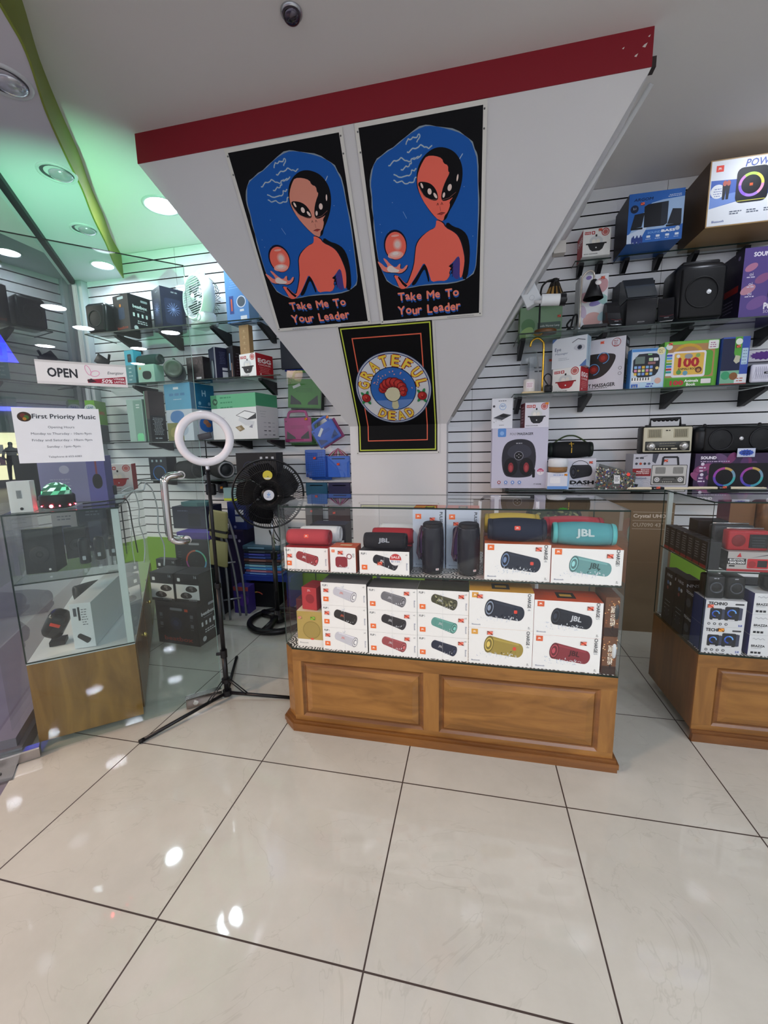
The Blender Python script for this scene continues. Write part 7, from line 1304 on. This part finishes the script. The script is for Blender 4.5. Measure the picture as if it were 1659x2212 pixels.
def poster_alien(label, x, z0, w, h, lean, facec):
    t = thing('poster', label, 'poster', (x, fy(z0)-.009, z0), (TILT, lean, 0), 'blacklight posters on the flared column')
    g = G(); m = .018; g.box(-w/2-m, w/2+m, -.001, 0, -m, h+m, mat('dedcd6', .45)); p = Pr(g, (-w/2, -.001, 0), (1, 0, 0), (0, 0, 1), .00025)
    kx, ky = w/580, h/890; S_ = lambda q: [(a*kx, b*ky) for a, b in q]; mm = lambda h_: mat(h_, .6, 0, 0, .15)
    p.rect(0, 0, w, h, mm('0b0b10'))
    b = chaikin(S_(AL['blue']), 1); rg = random.Random(2); p.poly([(a+(rg.random()-.5)*.007, c+(rg.random()-.5)*.007) for a, c in b], mm('8a9aa8')); p.poly([(a*.988+.0035, c*.988+.006) for a, c in b], mm('1d5cb0'))
    for c in CL:
        q = spl(S_(c), 5); q = [(a+.003*math.sin(i*1.7), d+.004*math.cos(i*1.3)) for i, (a, d) in enumerate(q)]; p.line(q, .0075, mm('5a8cc8')); p.line(q, .0030, mm('c8cfc8'))
    for i in range(9): p.disc(w*(.06+.88*rg.random()), h*(.38+.4*rg.random()), .0016, mm('a4bcd8'), n=8)
    p.line(S_([(470,712),(489,734)]), .004, mm('a4bcd8')).line(S_([(180,540),(196,508)]), .002, mm('8ab0dc'))
    p.poly(S_(AL['head']), mm('0b0b10'), 2).poly(S_(AL['face']), mm(facec), 1).poly(S_(AL['eyel']), mm('0b0b10'), 2).poly(S_(AL['eyer']), mm('0b0b10'), 1)
    for cx_, cy_, rx, ry, a in ((323,608,10,13,.3),(351,588,6,14,.6),(286,636,5,12,.4),(424,612,10,14,-.3),(394,585,6,11,-.3),(463,646,4,14,-.2)): p.disc(cx_*kx, cy_*ky, rx*kx, mm('f1d9cf'), ry*ky, a)
    for q in ([(268,640),(296,590),(330,574),(362,570)], [(384,566),(420,570),(455,590)]): p.line(S_(q), .0018, mm('8a5a54'))
    p.poly(S_([(359,508),(379,513),(396,509),(379,502)]), mm('a83c3a')).line(S_([(357,508),(378,514),(398,510)]), .002, mm('1a0c10')).line(S_([(357,546),(362,556),(366,546)]), .002, mm('1a0c10')).line(S_([(378,546),(383,556),(388,545)]), .002, mm('1a0c10')).line(S_([(373,540),(375,520)]), .0014, mm('6a2a2a'))
    p.poly(S_(AL['shad']), mm('0b0b10'), 1).poly(S_([(a-4+8*(a > 300), b+3) for a, b in AL['body']]), mm('14142a'), 1).poly(S_(AL['body']), mm(CO), 1).poly(S_(AL['purp']), mm('4a4088'), 1).poly(S_([(300,200),(290,265),(276,290),(252,262),(225,228),(190,188),(210,182),(232,205),(262,250),(276,262),(284,230),(292,190)]), mm('0b0b10'), 1)
    for i in range(4): p.poly(S_([(408+6*i,262-18*i),(436,276-14*i),(428,254-16*i)]), mm('0b0b10'))
    p.poly(S_([(124,238),(148,206),(170,186),(158,178),(140,196),(118,232)]), mm('0b0b10'))
    p.poly(S_([(a+3, b-4) for a, b in AL['hand']]), mm('14142a'), 1).poly(S_(AL['hand']), mm('f08a7a'), 1).poly(S_([(57,284),(83,302),(112,278),(134,270),(120,258),(70,264)]), mm('ecdcd6'), 1)
    p.disc(122*kx, 394*ky, 64*kx, mm('12122a'), 72*ky).disc(123*kx, 390*ky, 58*kx, mm(CO), 66*ky)
    for r_, c in ((26, 'f58f80'), (20, 'f0b0a4'), (14, 'e8d0c8')): p.disc(134*kx, 396*ky, r_*kx, mm(c), r_*1.1*ky)
    for r_, c in ((1, 'f3a79a'), (.7, 'f0c4ba'), (.4, 'efe0da')): p.poly(S_([(118+44*r_*math.cos(a), 345+14*(1-r_)+(22*math.sin(a)*r_ if math.sin(a) > 0 else 16*math.sin(a)*r_)) for a in [2*pi*i/20 for i in range(20)]]), mm(c))
    p.disc(126*kx, 438*ky, 22*kx, mm('f3b0a4'), 5*ky)
    # hand-lettered words, orange over blue
    for s, x0, y0, wd, hh in (('Take Me To', 289, 127, 360, 46), ('Your Leader', 289, 50, 378, 50)):
        cx_ = x0-wd/2; W_ = sum(textgeo(c, 0)[2]+.10 if c != ' ' else .42 for c in s); kk = wd*kx/W_; xx = cx_*kx
        for i, c in enumerate(s):
            if c == ' ': xx += .42*kk; continue
            cw = textgeo(c, 0)[2]*kk; hc = hh*ky*(1 if c.isupper() or c in 'kd' else .68); yb_ = (y0-hh/2)*ky+.004*math.sin(i*2.1)
            p.text(c, xx+cw/2+.002, yb_+hc*.42-.003, hc, mm('2d5fae'), cw, rot=.08*math.sin(i*1.9), bold=.03); p.text(c, xx+cw/2, yb_+hc*.55, hc*.9, mm('f58a70'), cw, rot=.08*math.sin(i*1.9), bold=.03); xx += cw+.10*kk
    p.lines(w*.15, -.012, w*.2, 1, .01, .004, mm('9aa0b8'), al='l').lines(w*.95, -.010, w*.3, 1, .01, .003, mm('8a8d92'), al='r')
    g.obj('printed_sheet', t)
    for x_, z_ in ((-w/2-.006, h*.985), (w/2+.006, h*.985), (-w/2-.006, h*.90), (w/2+.006, h*.91), (-w/2-.006, -.006), (w/2+.006, -.004)):
        g = G(); g.lathe([(.004, 0), (.0035, .002), (.001, .003)], mat('6a6a6e', .3, .8), (x_, -.001, z_), (0, -1, 0), 10, cap=False); g.obj('pin', t)
    return t
poster_alien('black and blue alien poster with a paler forehead, hanging lower at left', -.698, 2.072, .594, .874, .0, 'e0937f')
poster_alien('black and blue alien poster with an evenly orange face, hanging at right', -.014, 2.066, .578, .884, .0, CO)
# band poster: hangs on the slope and bends over the crease of the column
w, h = .598, .925
ztop = 2.055; L_s = (2.055-1.45)/math.cos(TILT)                  # length lying on the slope
t = thing('poster', 'black band poster with a round emblem and lime border, lowest on the column', 'poster', (-.303, 2.28-.003, 1.45), (TILT, 0, 0), 'blacklight posters on the flared column')
g = G(); zb0 = L_s-h; m = .016
g.box(-w/2-m, w/2+m, -.001, 0, zb0-m, L_s+m, mat('d6d5d2', .45)); p = Pr(g, (-w/2, -.001, zb0), (1, 0, 0), (0, 0, 1), .00025)
p.rect(0, 0, w, h, mat('0a0a0d', .6, 0, 0, .15))
def frame_(i, t_, c): p.rect(i, i, w-i, i+t_, c).rect(i, h-i-t_, w-i, h-i, c).rect(i, i, i+t_, h-i, c).rect(w-i-t_, i, w-i, h-i, c)
frame_(.010, .008, 'c3d24a')
x0, x1, y0, y1 = .075, w-.07, .080, h-.075
p.rect(x0, y0, x1, y0+.007, 'e8694e').rect(x0, y1-.007, x1, y1, 'e8694e').rect(x0, y0, x0+.007, y1, 'e8694e').rect(x1-.007, y0, x1, y1, 'e8694e')
cx, cy = .305, .482
p.disc(cx, cy, .266, '27406e', n=64).disc(cx, cy, .262, 'b9bcc4', n=64).disc(cx, cy, .254, '2a4a88', n=64).disc(cx, cy, .248, 'dcdde0', n=64)
p.disc(cx, cy, .162, '101522', n=48).disc(cx, cy, .157, '2f69b8', n=48)
p.poly([(cx+.155*math.cos(a), cy+.155*math.sin(a)) for a in [pi+.55+i*(pi-1.1)/14 for i in range(15)]], '6a8cc8')
def arc(s, a0, a1, r0, hh, flip_):
    n_ = len(s)
    for i, c in enumerate(s):
        a = a0+(a1-a0)*i/(n_-1); x_, y_ = cx+r0*math.cos(a), cy+r0*math.sin(a); rt = a-pi/2 if not flip_ else a+pi/2; wc = {'I': .02, 'L': .042, 'F': .044}.get(c, .050)
        p.text(c, x_, y_, hh*1.0, '14141a', wc*.96, rot=rt, bold=.085)
        p.text(c, x_, y_, hh, 'f2683a', wc*.96, rot=rt, bold=.05)
        p.text(c, x_, y_, hh, 'e6d24a', wc*.96, rot=rt, bold=.018)
arc('GRATEFUL', 2.95, .19, .206, .072, False); arc('DEAD', pi+1.08, 2*pi-1.06, .206, .066, True)
# plain floral emblem in the middle (a generic wreath over a pale oval)
p.poly(chaikin([(cx-.026, cy-.150), (cx+.030, cy-.150), (cx+.022, cy-.07), (cx-.012, cy-.07)], 1), 'cfc9a0')
p.disc(cx-.006, cy-.025, .060, '15151a', .068).disc(cx-.006, cy-.025, .056, 'dcd6b4', .064)
def rose(x, y, r):
    p.disc(x, y, r*1.1, '2a0c10').disc(x, y, r, 'a32226').disc(x-r*.2, y+r*.15, r*.65, 'c03a34').disc(x+r*.1, y-r*.1, r*.45, '8a1a1e').disc(x, y+r*.1, r*.22, 'cf5a4a')
for a, r_ in ((2.9, .026), (2.5, .030), (2.1, .032), (1.7, .034), (1.3, .034), (.9, .032), (.5, .030), (.1, .028), (-.3, .022)): rose(cx-.002+.074*math.cos(a), cy-.012+.066*math.sin(a), r_)
r_ = random.Random(6)
for i in range(16): a = r_.random()*pi*1.2-.3; q = .11+.03*r_.random(); p.disc(cx+q*math.cos(a), cy+q*math.sin(a), .006, 'd89a9a', .004, r_.random()*3, 8)
for s in (-1, 1):
    bx, by = cx+s*.200, cy-.055
    for a in (1.2, 2.2, 4.0, 5.2): p.disc(bx+.032*math.cos(a), by+.036*math.sin(a), .022, '2f8a52', .010, a, 12)
    rose(bx, by, .030)
p.lines(cx, cy-.262, .12, 1, .01, .003, '3a3a30')
o = g.obj('printed_sheet', t); bm = bmesh.new(); bm.from_mesh(o.data)
bmesh.ops.bisect_plane(bm, geom=bm.verts[:]+bm.edges[:]+bm.faces[:], plane_co=(0, 0, 0), plane_no=(0, 0, 1))
rt = Matrix.Rotation(-TILT, 4, 'X')
for v in bm.verts:
    if v.co.z < -1e-6: v.co = rt @ v.co
bm.to_mesh(o.data); bm.free()
for x_, z_ in ((-w/2-.008, L_s+.006), (w/2+.008, L_s+.006), (-w/2-.008, zb0-.008), (w/2+.008, zb0-.008)):
    g = G(); g.lathe([(.004, 0), (.0035, .002), (.001, .003)], mat('6a6a6e', .3, .8), (x_, -.001, z_), (0, -1, 0), 10, cap=False)
    if z_ < 0: g.v = [tuple(rt @ Vector(q)) for q in g.v]
    g.obj('pin', t)
